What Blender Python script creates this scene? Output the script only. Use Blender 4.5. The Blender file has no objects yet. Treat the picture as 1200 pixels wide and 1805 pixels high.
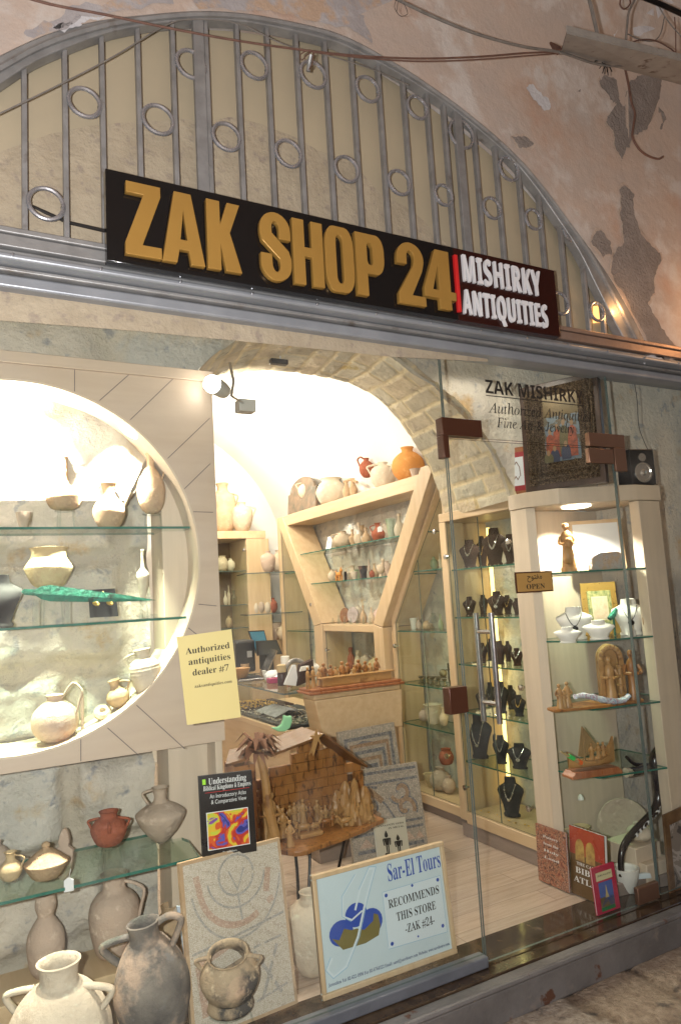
import bpy, bmesh, math, random
from mathutils import Vector, Matrix, noise
random.seed(7)
V = Vector
R = math.radians
sc = bpy.context.scene
col = sc.collection
# ---------------------------------------------------------------- camera
YAW, PITCH, ROLL, F0 = 0.5004876, 0.1189052, -0.05777, 1252.55
CW, CH = 1200.0, 1805.0
EYE = V((0.0, -2.4, 1.47))
fwd = V((math.sin(YAW)*math.cos(PITCH), math.cos(YAW)*math.cos(PITCH), math.sin(PITCH)))
_r = fwd.cross(V((0, 0, 1))).normalized(); _u = _r.cross(fwd)
CR = math.cos(ROLL)*_r + math.sin(ROLL)*_u
CU = -math.sin(ROLL)*_r + math.cos(ROLL)*_u
cam = bpy.data.cameras.new('camera'); camo = bpy.data.objects.new('camera', cam); col.objects.link(camo)
M = Matrix(((CR.x, CU.x, -fwd.x), (CR.y, CU.y, -fwd.y), (CR.z, CU.z, -fwd.z)))
camo.matrix_world = Matrix.Translation(EYE) @ M.to_4x4()
cam.sensor_fit = 'VERTICAL'; cam.sensor_height = 36.0; cam.lens = F0/CH*36.0
cam.clip_start = 0.05; cam.clip_end = 400
sc.camera = camo
# ---------------------------------------------------------------- sky, flash, exposure
w = bpy.data.worlds.new('World'); sc.world = w; w.use_nodes = True
nt = w.node_tree; bg = nt.nodes['Background']
sky = nt.nodes.new('ShaderNodeTexSky'); sky.sky_type = 'NISHITA'; sky.sun_disc = False
sky.sun_elevation = R(25); sky.sun_rotation = R(150)
nt.links.new(sky.outputs[0], bg.inputs[0]); bg.inputs[1].default_value = 0.11
sc.view_settings.view_transform = 'Standard'; sc.view_settings.look = 'None'
sc.view_settings.exposure = 0.15; sc.view_settings.gamma = 1.0
sc.cycles.max_bounces = 8; sc.cycles.transparent_max_bounces = 24; sc.cycles.sample_clamp_indirect = 4
sc.cycles.caustics_reflective = False; sc.cycles.caustics_refractive = False
def lamp(kind, name, loc, power, color, size=0.05, aim=None, spot=None, blend=0.4):
    l = bpy.data.lights.new(name, kind); l.energy = power; l.color = color
    if kind == 'AREA': l.size = size
    else: l.shadow_soft_size = size
    if spot: l.spot_size = R(spot); l.spot_blend = blend
    o = bpy.data.objects.new(name, l); col.objects.link(o); o.location = loc
    if aim is not None: o.rotation_euler = (V(aim) - V(loc)).to_track_quat('-Z', 'Y').to_euler()
    return o
WARM = (1.0, 0.905, 0.775)
# the photographer's flash: portrait grip, so it sits just left of the lens
lamp('POINT', 'camera_flash', EYE - CR*0.16 + CU*0.02, 275, (0.97, 0.97, 0.98), 0.02)
# the shop's own lamps, and added fill lights
lamp('SPOT', 'ceiling_spot', (1.12, 0.86, 2.42), 80, WARM, 0.04, aim=(2.6, 4.3, 2.5), spot=95)
lamp('POINT', 'vault_lamp_front', (1.5, 2.3, 2.75), 78, WARM, 0.08)
lamp('POINT', 'vault_lamp_rear', (2.2, 3.6, 2.75), 60, WARM, 0.08)
lamp('SPOT', 'doorway_downlight', (1.75, 0.95, 2.6), 60, WARM, 0.06, aim=(1.8, 1.1, 0), spot=120)
for nm_, x_, z_, p_ in (('ring_downlight_near', 0.26, 2.27, 420), ('ring_downlight_far', 0.58, 2.14, 330), ('ring_downlight_left', -0.08, 2.25, 380)):
    lamp('SPOT', nm_, (x_, 0.395, z_), p_, WARM, 0.03, aim=(x_-0.02, 0.395+0.47, z_-1.0), spot=78, blend=0.6)
lamp('POINT', 'ring_fill_light', (0.22, 0.47, 2.12), 24, WARM, 0.05)  # added fill light for the niche, not one of its lamps
lamp('SPOT', 'corner_case_downlight', (2.86, 0.28, 1.86), 110, WARM, 0.04, aim=(2.88, 0.28, 0), spot=125)
lamp('SPOT', 'tall_case_downlight', (2.9, 0.92, 1.90), 14, WARM, 0.03, aim=(2.9, 0.92, 0), spot=130)
lamp('SPOT', 'wall_unit_downlight_a', (2.98, 2.1, 2.18), 8, WARM, 0.03, aim=(2.95, 2.1, 0), spot=140)
lamp('SPOT', 'wall_unit_downlight_b', (2.98, 3.1, 2.18), 8, WARM, 0.03, aim=(2.95, 3.1, 0), spot=140)
lamp('SPOT', 'added_window_light', (2.35, 0.16, 2.66), 9, WARM, 0.05, aim=(2.45, 0.45, 0.6), spot=150)  # added light, unseen behind the beam, to brighten the arch wall and icon
lamp('POINT', 'street_lamp_glow', (3.62, -0.42, 2.80), 5, (1.0, 0.50, 0.20), 0.05)
# ---------------------------------------------------------------- pixel -> point on a real plane
def ray(u, v): return (CR*((u-CW/2)/F0) - CU*((v-CH/2)/F0) + fwd)
def onp(u, v, ax, val):
    d = ray(u, v); t = (val-EYE[ax])/d[ax]; return EYE + d*t
def PX(u, v, x): return onp(u, v, 0, x)
def PY(u, v, y): return onp(u, v, 1, y)
def PZ(u, v, z): return onp(u, v, 2, z)
def PN(u, v, p, n):
    d = ray(u, v); t = (V(p)-EYE).dot(n)/d.dot(n); return EYE + d*t
def pl(u, v, plane): return onp(u, v, 'XYZ'.index(plane[0]), plane[1])
def px_size(p): return (V(p)-EYE).dot(fwd)/F0
IR = V((CR.x, CR.y, 0)).normalized(); IF = V((fwd.x, fwd.y, 0)).normalized(); UP = V((0, 0, 1))
# ---------------------------------------------------------------- tags
def tag(o, label=None, cat=None, group=None, kind=None):
    if label: o['label'] = label
    if cat: o['category'] = cat
    if group: o['group'] = group
    if kind: o['kind'] = kind
    return o
def thing(name, loc, label, cat, group=None):
    o = bpy.data.objects.new(name, None); col.objects.link(o); o.location = loc
    o.empty_display_size = 0.05
    return tag(o, label, cat, group)
# ---------------------------------------------------------------- mesh builder (world coordinates)
class MB:
    def __init__(s): s.v = []; s.f = []; s.m = []; s.cur = 0; s.fq = 1.3; s.fz = 9.0
    def add(s, vs, fs):
        b = len(s.v); s.v += [V(p) for p in vs]
        for f in fs: s.f.append([b+i for i in f]); s.m.append(s.cur)
        return s
    def mat(s, i): s.cur = i; return s
    def obox(s, c, ux, uy, uz):
        c, ux, uy, uz = V(c), V(ux), V(uy), V(uz)
        vs = [c + ux*a + uy*b + uz*d for a in (-1, 1) for b in (-1, 1) for d in (-1, 1)]
        return s.add(vs, [(0,1,3,2),(4,6,7,5),(0,4,5,1),(2,3,7,6),(0,2,6,4),(1,5,7,3)])
    def box(s, lo, hi):
        lo, hi = V(lo), V(hi); c = (lo+hi)/2; h = (hi-lo)/2
        return s.obox(c, (h.x,0,0), (0,h.y,0), (0,0,h.z))
    def prism(s, poly, vec):
        n = len(poly); vec = V(vec); a = [V(p) for p in poly]
        vs = a + [p+vec for p in a]
        fs = [list(range(n)), list(range(2*n-1, n-1, -1))] + [(i, (i+1) % n, n+(i+1) % n, n+i) for i in range(n)]
        return s.add(vs, fs)
    def strip(s, a, b, vec):
        """closed band between two polylines a and b, thickened by vec"""
        n = len(a); vec = V(vec)
        vs = [V(p) for p in a] + [V(p) for p in b] + [V(p)+vec for p in a] + [V(p)+vec for p in b]
        fs = []
        for i in range(n-1):
            fs += [(i, i+1, n+i+1, n+i), (2*n+i, 3*n+i, 3*n+i+1, 2*n+i+1), (i, 2*n+i, 2*n+i+1, i+1), (n+i, n+i+1, 3*n+i+1, 3*n+i)]
        fs += [(0, n, 3*n, 2*n), (n-1, 3*n-1, 4*n-1, 2*n-1)]
        return s.add(vs, fs)
    def tube(s, pts, r, n=8, closed=False, flat=1.0):
        pts = [V(p) for p in pts]; k = len(pts)
        rs = r if isinstance(r, (list, tuple)) else [r]*k
        vs = []; prev = None
        for i in range(k):
            if closed: t = pts[(i+1) % k]-pts[i-1]
            else: t = pts[min(i+1, k-1)]-pts[max(i-1, 0)]
            if t.length < 1e-9: t = V((0, 0, 1))
            t.normalize()
            if prev is None:
                ref = V((0, 0, 1)) if abs(t.z) < 0.9 else V((1, 0, 0))
                a = t.cross(ref).normalized()
            else:
                a = prev - t*prev.dot(t)
                a = a.normalized() if a.length > 1e-6 else t.orthogonal().normalized()
            prev = a; b = t.cross(a)
            for j in range(n):
                q = 2*math.pi*j/n
                vs.append(pts[i] + (a*math.cos(q) + b*math.sin(q)*flat)*rs[i])
        fs = []
        for i in range(k if closed else k-1):
            i2 = (i+1) % k
            for j in range(n):
                j2 = (j+1) % n
                fs.append((i*n+j, i*n+j2, i2*n+j2, i2*n+j))
        if not closed:
            fs.append(list(range(n-1, -1, -1))); fs.append(list(range((k-1)*n, k*n)))
        return s.add(vs, fs)
    def lathe(s, base, prof, n=28, wob=0.0, seed=0.0, axis=None):
        base = V(base); az = (axis or UP).normalized()
        ax = az.orthogonal().normalized() if axis is not None else V((1, 0, 0)); ay = az.cross(ax)
        vs = []
        for r, z in prof:
            for j in range(n):
                q = 2*math.pi*j/n
                k = 1 + wob*noise.noise(V((math.cos(q)*s.fq, math.sin(q)*s.fq, z*s.fz+seed)))
                vs.append(base + (ax*math.cos(q) + ay*math.sin(q))*(r*k) + az*z)
        m = len(prof); fs = []
        for i in range(m-1):
            for j in range(n):
                j2 = (j+1) % n
                fs.append((i*n+j, i*n+j2, (i+1)*n+j2, (i+1)*n+j))
        fs.append(list(range(n-1, -1, -1))); fs.append(list(range((m-1)*n, m*n)))
        return s.add(vs, fs)
    def ell(s, c, ax, ay, az, nu=12, nv=7, jit=0.0):
        c, ax, ay, az = V(c), V(ax), V(ay), V(az); vs = []
        for i in range(1, nv):
            t = math.pi*i/nv
            for j in range(nu):
                q = 2*math.pi*j/nu
                k = 1 + (random.uniform(-jit, jit) if jit else 0)
                vs.append(c + (ax*math.cos(q)*math.sin(t) + ay*math.sin(q)*math.sin(t) - az*math.cos(t))*k)
        b = len(vs); vs += [c-az, c+az]; fs = []
        for i in range(nv-2):
            for j in range(nu):
                j2 = (j+1) % nu
                fs.append((i*nu+j, i*nu+j2, (i+1)*nu+j2, (i+1)*nu+j))
        for j in range(nu):
            j2 = (j+1) % nu
            fs.append((b, j2, j)); fs.append((b+1, (nv-2)*nu+j, (nv-2)*nu+j2))
        return s.add(vs, fs)
    def ball(s, c, r, nu=10, nv=6, jit=0.0): return s.ell(c, (r,0,0), (0,r,0), (0,0,r), nu, nv, jit)
    def grid(s, fn, nu, nv):
        vs = [fn(i/nu, j/nv) for i in range(nu+1) for j in range(nv+1)]
        return s.add(vs, [(i*(nv+1)+j, (i+1)*(nv+1)+j, (i+1)*(nv+1)+j+1, i*(nv+1)+j+1) for i in range(nu) for j in range(nv)])
    def build(s, name, mats, parent=None, smooth=30, bevel=0.0, normals=True):
        off = parent_world(parent)
        me = bpy.data.meshes.new(name)
        me.from_pydata([p-off for p in s.v], [], s.f)
        for m in (mats if isinstance(mats, (list, tuple)) else [mats]): me.materials.append(m)
        me.polygons.foreach_set('material_index', s.m)
        if normals:
            bm = bmesh.new(); bm.from_mesh(me); bmesh.ops.recalc_face_normals(bm, faces=bm.faces); bm.to_mesh(me); bm.free()
        if smooth:
            me.shade_smooth(); me.set_sharp_from_angle(angle=R(smooth))
        me.update()
        o = bpy.data.objects.new(name, me); col.objects.link(o)
        if parent: o.parent = parent
        if bevel:
            md = o.modifiers.new('edge', 'BEVEL'); md.width = bevel; md.segments = 2; md.limit_method = 'ANGLE'
        return o
def parent_world(p):
    t = V((0, 0, 0))
    while p is not None: t += p.location; p = p.parent
    return t
def solo(mb, name, mats, label, cat, group=None, smooth=30, bevel=0.0):
    o = mb.build(name, mats, None, smooth, bevel)
    # put the origin at the base of the mesh
    me = o.data; n = len(me.vertices)
    c = V((sum(v.co.x for v in me.vertices)/n, sum(v.co.y for v in me.vertices)/n, min(v.co.z for v in me.vertices)))
    me.transform(Matrix.Translation(-c)); o.location = c
    return tag(o, label, cat, group)
def smoothline(pts, n=6):
    """Catmull-Rom through points"""
    P = [V(p) for p in pts]; out = []
    for i in range(len(P)-1):
        a = P[max(i-1, 0)]; b = P[i]; c = P[i+1]; d = P[min(i+2, len(P)-1)]
        for k in range(n):
            t = k/n
            out.append(0.5*((2*b) + (c-a)*t + (2*a-5*b+4*c-d)*t*t + (3*b-a-3*c+d)*t**3))
    out.append(P[-1]); return out
# ---------------------------------------------------------------- procedural materials
def pm(name, c1, c2=None, scale=8.0, rough=0.6, metal=0.0, bump=0.0, bscale=None, stretch=(1,1,1), detail=5.0,
       spots=None, spot2=None, spec=0.5, lo=0.35, hi=0.65, emit=None, attr=None, trans=0.0, alpha=None, coord='Object', rvar=0.1):
    m = bpy.data.materials.new(name); m.use_nodes = True
    N, L = m.node_tree.nodes, m.node_tree.links
    b = N['Principled BSDF']
    b.inputs['Roughness'].default_value = rough; b.inputs['Metallic'].default_value = metal
    b.inputs['Specular IOR Level'].default_value = spec
    tc = N.new('ShaderNodeTexCoord'); mp = N.new('ShaderNodeMapping'); mp.inputs['Scale'].default_value = stretch
    L.new(tc.outputs[coord], mp.inputs[0])
    def nz(sc_, det=detail, r=0.55):
        n = N.new('ShaderNodeTexNoise'); n.inputs['Scale'].default_value = sc_; n.inputs['Detail'].default_value = det
        n.inputs['Roughness'].default_value = r; L.new(mp.outputs[0], n.inputs['Vector']); return n
    def ramp(src, a, c, ca, cb):
        r = N.new('ShaderNodeValToRGB'); r.color_ramp.elements[0].position = a; r.color_ramp.elements[1].position = c
        r.color_ramp.elements[0].color = ca; r.color_ramp.elements[1].color = cb; L.new(src, r.inputs[0]); return r
    def mix(fac, a, bb, mode='MIX'):
        x = N.new('ShaderNodeMix'); x.data_type = 'RGBA'; x.blend_type = mode
        if isinstance(fac, float): x.inputs[0].default_value = fac
        else: L.new(fac, x.inputs[0])
        for s_, i in ((a, 6), (bb, 7)):
            if isinstance(s_, tuple): x.inputs[i].default_value = s_
            else: L.new(s_, x.inputs[i])
        return x.outputs[2]
    q = lambda c: (c[0], c[1], c[2], 1)
    n1 = nz(scale)
    cur = ramp(n1.outputs['Fac'], lo, hi, q(c1), q(c2 or c1)).outputs[0]
    for sp in (spots, spot2):
        if sp:
            c, s_, a, d = sp
            n2 = nz(s_, 6.0, 0.6)
            cur = mix(ramp(n2.outputs['Fac'], a, d, (0,0,0,1), (1,1,1,1)).outputs[0], cur, q(c))
    if attr:
        at = N.new('ShaderNodeAttribute'); at.attribute_name = attr
        cur = mix(1.0, cur, at.outputs['Color'], 'MULTIPLY')
    L.new(cur, b.inputs['Base Color'])
    if rvar:
        n3 = nz(scale*1.7)
        mr = N.new('ShaderNodeMapRange'); mr.inputs['To Min'].default_value = max(0.02, rough-rvar); mr.inputs['To Max'].default_value = min(1, rough+rvar)
        L.new(n3.outputs['Fac'], mr.inputs[0]); L.new(mr.outputs[0], b.inputs['Roughness'])
    if bump:
        n4 = nz(bscale or scale*3, 8.0, 0.65)
        bp = N.new('ShaderNodeBump'); bp.inputs['Strength'].default_value = bump; bp.inputs['Distance'].default_value = 0.02
        L.new(n4.outputs['Fac'], bp.inputs['Height']); L.new(bp.outputs[0], b.inputs['Normal'])
    if emit:
        b.inputs['Emission Color'].default_value = q(emit[0]); b.inputs['Emission Strength'].default_value = emit[1]
    return m
def glass(name, tint=(0.95, 0.98, 0.96), refl=1.0, rough=0.0, dust=0.0):
    m = bpy.data.materials.new(name); m.use_nodes = True
    N, L = m.node_tree.nodes, m.node_tree.links
    N.remove(N['Principled BSDF'])
    tr = N.new('ShaderNodeBsdfTransparent'); tr.inputs[0].default_value = (*tint, 1)
    gl = N.new('ShaderNodeBsdfGlossy'); gl.inputs['Roughness'].default_value = rough
    fr = N.new('ShaderNodeFresnel'); fr.inputs[0].default_value = 1.5
    mu = N.new('ShaderNodeMath'); mu.operation = 'MULTIPLY'; mu.inputs[1].default_value = refl
    mx = N.new('ShaderNodeMixShader')
    ge = N.new('ShaderNodeNewGeometry'); inv = N.new('ShaderNodeMath'); inv.operation = 'SUBTRACT'; inv.inputs[0].default_value = 1.0
    m2 = N.new('ShaderNodeMath'); m2.operation = 'MULTIPLY'
    L.new(ge.outputs['Backfacing'], inv.inputs[1]); L.new(fr.outputs[0], mu.inputs[0])
    L.new(mu.outputs[0], m2.inputs[0]); L.new(inv.outputs[0], m2.inputs[1]); L.new(m2.outputs[0], mx.inputs[0])
    L.new(tr.outputs[0], mx.inputs[1]); L.new(gl.outputs[0], mx.inputs[2])
    last = mx.outputs[0]
    if dust:
        df = N.new('ShaderNodeBsdfDiffuse'); df.inputs[0].default_value = (0.8, 0.8, 0.78, 1)
        tc = N.new('ShaderNodeTexCoord'); nz = N.new('ShaderNodeTexNoise'); nz.inputs['Scale'].default_value = 2.2; nz.inputs['Detail'].default_value = 6; nz.inputs['Distortion'].default_value = 1.5
        mr = N.new('ShaderNodeMapRange'); mr.inputs['From Min'].default_value = 0.42; mr.inputs['From Max'].default_value = 0.75; mr.inputs['To Max'].default_value = dust
        m3 = N.new('ShaderNodeMixShader'); L.new(tc.outputs['Object'], nz.inputs['Vector']); L.new(nz.outputs['Fac'], mr.inputs[0]); L.new(mr.outputs[0], m3.inputs[0])
        L.new(last, m3.inputs[1]); L.new(df.outputs[0], m3.inputs[2]); last = m3.outputs[0]
    L.new(last, N['Material Output'].inputs[0]); return m
# ---------------------------------------------------------------- lettering
def mathfont(s, kind):
    o = ''
    for c in s:
        A = {'bold': (0x1D400, 0x1D41A, 0x1D7CE), 'ital': (0x1D434, 0x1D44E, None), 'sansb': (0x1D5D4, 0x1D5EE, 0x1D7EC), 'bital': (0x1D468, 0x1D482, None)}[kind]
        if kind == 'ital' and c == 'h': o += '\u210e'
        elif 'A' <= c <= 'Z': o += chr(A[0]+ord(c)-65)
        elif 'a' <= c <= 'z': o += chr(A[1]+ord(c)-97)
        elif '0' <= c <= '9' and A[2]: o += chr(A[2]+ord(c)-48)
        else: o += c
    return o
def flat_mesh(cu, name):
    t = bpy.data.objects.new(name, cu); col.objects.link(t)
    bpy.context.view_layer.update()
    me = bpy.data.meshes.new_from_object(t.evaluated_get(bpy.context.evaluated_depsgraph_get()))
    bpy.data.objects.remove(t); bpy.data.curves.remove(cu); me.name = name; return me
def text(s, p0, p1, h, upv, mat, parent, font='bold', deep=0.0, proud=None, name='lettering', bold=0.0, fit=True, track=1.0):
    """one line of writing from p0 to p1 (baseline ends), cap height h, upv = up direction on the sheet"""
    p0, p1 = V(p0), V(p1); ux = (p1-p0).normalized(); uz0 = V(upv).normalized()
    nrm = ux.cross(uz0).normalized(); uz = nrm.cross(ux).normalized() if fit else uz0
    if nrm.dot(EYE-p0) < 0: nrm = -nrm
    cu = bpy.data.curves.new(name, 'FONT'); cu.body = mathfont(s, font) if font else s
    cu.extrude = 0.0; cu.offset = bold; cu.space_character = track
    cu.resolution_u = 4
    me = flat_mesh(cu, name)
    xs = [v.co.x for v in me.vertices]; x0, x1 = min(xs), max(xs)
    W = (p1-p0).length; off = parent_world(parent); pr = proud if proud is not None else 0.0008
    vs = []; k = W/(x1-x0); kz = h/0.69
    base = p0 + nrm*pr - off
    for v in me.vertices: vs.append(base + ux*((v.co.x-x0)*k) + uz*(v.co.y*kz))
    fs = [list(p.vertices) for p in me.polygons]
    bpy.data.meshes.remove(me)
    mb = MB(); mb.add(vs, fs)
    if deep:
        n = len(vs); ed = {}
        for f in fs:
            for a, b in zip(f, f[1:]+f[:1]): ed[(a, b)] = 1
        mb.add([v + nrm*deep for v in vs], fs)
        mb.f += [[a, b, n+b, n+a] for (a, b) in ed if (b, a) not in ed]; mb.m += [0]*(len(mb.f)-len(mb.m))
        mb.f = mb.f[len(fs):]; mb.m = mb.m[len(fs):]
    me2 = bpy.data.meshes.new(name); me2.from_pydata(mb.v, [], mb.f); me2.materials.append(mat)
    bm = bmesh.new(); bm.from_mesh(me2)
    bmesh.ops.remove_doubles(bm, verts=bm.verts, dist=1e-6); bmesh.ops.recalc_face_normals(bm, faces=bm.faces); bm.to_mesh(me2); bm.free()
    o = bpy.data.objects.new(name, me2); col.objects.link(o); o.parent = parent
    return o
def glyph(outlines, org, ux, uz, deep_vec, mat, parent, name='letter', bevel=0.0):
    """a solid letter from closed 2-D outlines (holes allowed); org + ux*x + uz*z"""
    cu = bpy.data.curves.new(name, 'CURVE'); cu.dimensions = '2D'; cu.fill_mode = 'BOTH'; cu.extrude = 0.5
    for o_ in outlines:
        sp = cu.splines.new('POLY'); sp.points.add(len(o_)-1); sp.use_cyclic_u = True
        for q, (x, z) in zip(sp.points, o_): q.co = (x, z, 0, 1)
    me = flat_mesh(cu, name); off = parent_world(parent); org = V(org)-off
    ux, uz, dv = V(ux), V(uz), V(deep_vec)
    for v in me.vertices: v.co = org + ux*v.co.x + uz*v.co.y + dv*(v.co.z+0.5)
    bm = bmesh.new(); bm.from_mesh(me); bmesh.ops.remove_doubles(bm, verts=bm.verts, dist=1e-6); bmesh.ops.recalc_face_normals(bm, faces=bm.faces); bm.to_mesh(me); bm.free()
    me.materials.clear(); me.materials.append(mat)
    o = bpy.data.objects.new(name, me); col.objects.link(o); o.parent = parent
    if bevel:
        md = o.modifiers.new('edge', 'BEVEL'); md.width = bevel; md.segments = 2; md.limit_method = 'ANGLE'; md.angle_limit = R(50)
    return o
# ================================================================ materials
m_metal = pm('grey_painted_metal', (0.25,0.245,0.24), (0.335,0.33,0.325), 14, 0.42, 0.35, 0.12, 60, spots=((0.16,0.13,0.11), 9, 0.60, 0.72))
m_metal_lt = pm('pale_grey_metal', (0.27,0.285,0.31), (0.34,0.355,0.38), 6, 0.4, 0.3, 0.05, 60)
m_ring = pm('bright_ring_metal', (0.45,0.46,0.49), (0.55,0.56,0.6), 20, 0.28, 0.8, 0.05)
m_rust = pm('weathered_sill_metal', (0.12,0.112,0.108), (0.175,0.165,0.16), 6, 0.55, 0.3, 0.3, 40, spots=((0.11,0.05,0.03), 7, 0.63, 0.66), spot2=((0.24,0.20,0.17), 10, 0.60, 0.75))
m_plaster = pm('peach_plaster', (0.55,0.43,0.35), (0.48,0.405,0.355), 3.0, 0.85, 0, 0.35, 22, spots=((0.60,0.545,0.50), 4.5, 0.50, 0.62), spot2=((0.50,0.335,0.25), 2.3, 0.55, 0.70), detail=7)
m_cement = pm('bare_cement', (0.25,0.215,0.195), (0.31,0.27,0.245), 14, 0.95, 0, 0.8, 50)
m_lime = pm('white_lime', (0.55,0.54,0.56), (0.66,0.65,0.66), 10, 0.85, 0, 0.4, 40)
m_bluish = pm('worn_bluish_plaster', (0.34,0.31,0.31), (0.46,0.43,0.43), 4, 0.85, 0, 0.4, 30, spots=((0.50,0.36,0.26), 5, 0.55, 0.62))
m_fan = pm('cream_backing', (0.47,0.395,0.27), (0.41,0.345,0.24), 1.6, 0.55, 0, 0.05, 20)
m_fanstone = pm('old_stone_backing', (0.39,0.32,0.225), (0.46,0.385,0.275), 9, 0.8, 0, 0.5, 40, spots=((0.33,0.27,0.21), 22, 0.54, 0.66))
m_panel = pm('pale_laminate', (0.49,0.375,0.285), (0.53,0.41,0.315), 2.5, 0.45, 0, 0.02, 40, stretch=(1,1,8))
m_groove = pm('groove_shadow_gap', (0.16,0.13,0.12), None, 5, 0.8)
m_beech = pm('beech_wood', (0.53,0.37,0.215), (0.60,0.435,0.265), 3, 0.42, 0, 0.03, 30, stretch=(9,9,0.8))
m_beech_h = pm('beech_wood_lengthwise', (0.53,0.37,0.215), (0.60,0.435,0.265), 3, 0.42, 0, 0.03, 30, stretch=(9,0.8,9))
m_beech_pale = pm('pale_beech', (0.56,0.45,0.34), (0.62,0.50,0.38), 3, 0.45, 0, 0.03, 30, stretch=(9,9,0.6))
m_taupe = pm('taupe_plinth', (0.22,0.17,0.14), (0.26,0.20,0.17), 4, 0.5, 0, 0.03, stretch=(1,1,8))
m_stone = pm('rough_limestone', (0.50,0.46,0.40), (0.63,0.57,0.49), 7, 0.92, 0, 0.9, 38, spots=((0.50,0.34,0.17), 4.5, 0.60, 0.72), spot2=((0.33,0.33,0.34), 17, 0.58, 0.70), attr='tint', detail=8)
m_voussoir = pm('yellowed_arch_stone', (0.52,0.45,0.34), (0.66,0.58,0.43), 8, 0.9, 0, 0.7, 40, spots=((0.30,0.26,0.20), 9, 0.57, 0.70), spot2=((0.50,0.38,0.16), 5, 0.62, 0.72), attr='tint', detail=8)
m_white = pm('white_plaster', (0.74,0.70,0.65), (0.78,0.75,0.70), 1.5, 0.9, 0, 0.12, 9)
m_floor = None
m_granite = pm('dark_granite', (0.035,0.022,0.015), (0.075,0.05,0.03), 16, 0.10, 0, 0, spots=((0.13,0.085,0.045), 5, 0.60, 0.75), rvar=0.03)
m_street = pm('street_stone', (0.28,0.205,0.145), (0.46,0.37,0.28), 34, 0.5, 0, 1.0, 60, spots=((0.075,0.06,0.055), 11, 0.57, 0.68), attr='tint')
m_black = pm('glossy_black_sign', (0.008,0.007,0.007), None, 3, 0.09, spec=0.35, rvar=0.0)
m_maroon = pm('dark_maroon_sign', (0.030,0.007,0.005), None, 3, 0.12, spec=0.35, rvar=0.0)
m_gold = pm('gold_letter', (0.42,0.235,0.055), (0.46,0.26,0.062), 5, 0.35, 0.35, 0.02, 90)
m_wlet = pm('white_letter', (0.75,0.75,0.77), None, 5, 0.5)
m_red = pm('red_paint', (0.62,0.02,0.02), None, 5, 0.4)
m_glass = glass('window_glass', (0.96,0.98,0.965), 1.0, 0.0, 0.035)
m_case = glass('case_glass', (0.95,0.975,0.95), 0.8)
m_shelf = glass('shelf_glass', (0.86,0.93,0.89), 1.0)
m_acryl = glass('clear_acrylic', (0.93,0.96,0.96), 2.2, 0.03)
m_gedge = pm('green_glass_edge', (0.012,0.10,0.075), (0.03,0.16,0.12), 12, 0.15, rvar=0.03)
m_dedge = pm('dark_glass_edge', (0.10,0.13,0.12), None, 12, 0.15, rvar=0.03)
m_bronze = pm('brown_metal_fitting', (0.085,0.032,0.018), (0.10,0.04,0.022), 4, 0.3, 0.4)
m_copper = pm('copper_fitting', (0.26,0.15,0.10), None, 4, 0.32, 0.7)
m_chrome = pm('brushed_steel', (0.62,0.62,0.63), None, 30, 0.22, 1.0)
m_dark = pm('black_plastic', (0.012,0.012,0.013), (0.02,0.02,0.022), 8, 0.35)
m_screen = pm('laptop_screen', (0.03,0.10,0.15), (0.06,0.20,0.26), 2, 0.2, emit=((0.02,0.16,0.24), 0.35))
m_bulb = pm('lit_bulb', (1,1,1), None, 3, 0.5, emit=((1.0,0.93,0.82), 25.0))
m_disc = pm('lit_downlight', (1,1,1), None, 3, 0.5, emit=((1.0,0.88,0.68), 5.0))
m_led = pm('yellow_led_strip', (1,0.8,0.3), None, 3, 0.5, emit=((1.0,0.70,0.24), 3.5))
m_wire = pm('dark_wire', (0.02,0.017,0.016), None, 8, 0.5)
m_cable = pm('rusty_brown_cable', (0.12,0.06,0.045), (0.17,0.09,0.065), 25, 0.6)
m_greyc = pm('grey_cable', (0.15,0.135,0.12), (0.21,0.19,0.17), 25, 0.6)
m_blackm = pm('black_iron', (0.012,0.011,0.011), None, 8, 0.4, 0.5)
m_paper_y = pm('yellow_paper', (0.58,0.49,0.20), (0.60,0.52,0.23), 2, 0.8)
m_paper_w = pm('white_paper', (0.72,0.72,0.72), None, 3, 0.7)
m_ink = pm('black_ink', (0.012,0.011,0.01), None, 3, 0.6)
m_silver = pm('silver', (0.72,0.70,0.67), None, 40, 0.22, 0.9)
m_goldj = pm('gold_metal', (0.85,0.55,0.15), None, 40, 0.3, 0.9)
def clay(name, a, b, dark=None, sc_=9, bump=0.25, lo=0.55, hi=0.72):
    return pm(name, a, b, sc_, 0.88, 0, bump*2, 38, spots=(dark, 7, lo-.04, hi-.02) if dark else None, spot2=(tuple(min(.7, x*1.3+.05) for x in a), 23, .58, .70), spec=0.2, detail=9)
c_cream = clay('cream_clay', (0.56,0.47,0.36), (0.64,0.55,0.43), (0.47,0.37,0.27), lo=0.6, hi=0.75)
c_pale = clay('pale_clay', (0.52,0.41,0.29), (0.58,0.47,0.35), (0.40,0.29,0.20))
c_tan = clay('tan_clay', (0.43,0.29,0.17), (0.50,0.36,0.23), (0.30,0.20,0.13))
c_pink = clay('pinkish_clay', (0.52,0.385,0.30), (0.46,0.355,0.28), (0.44,0.22,0.13), lo=0.6)
c_red = clay('red_burnished_clay', (0.27,0.075,0.04), (0.36,0.12,0.07), (0.20,0.06,0.035))
c_orange = clay('orange_clay', (0.56,0.23,0.055), (0.60,0.27,0.075), (0.46,0.19,0.06))
c_grey = clay('grey_stained_clay', (0.11,0.10,0.095), (0.24,0.21,0.18), (0.40,0.30,0.23), 8, lo=0.53, hi=0.62)
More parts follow.
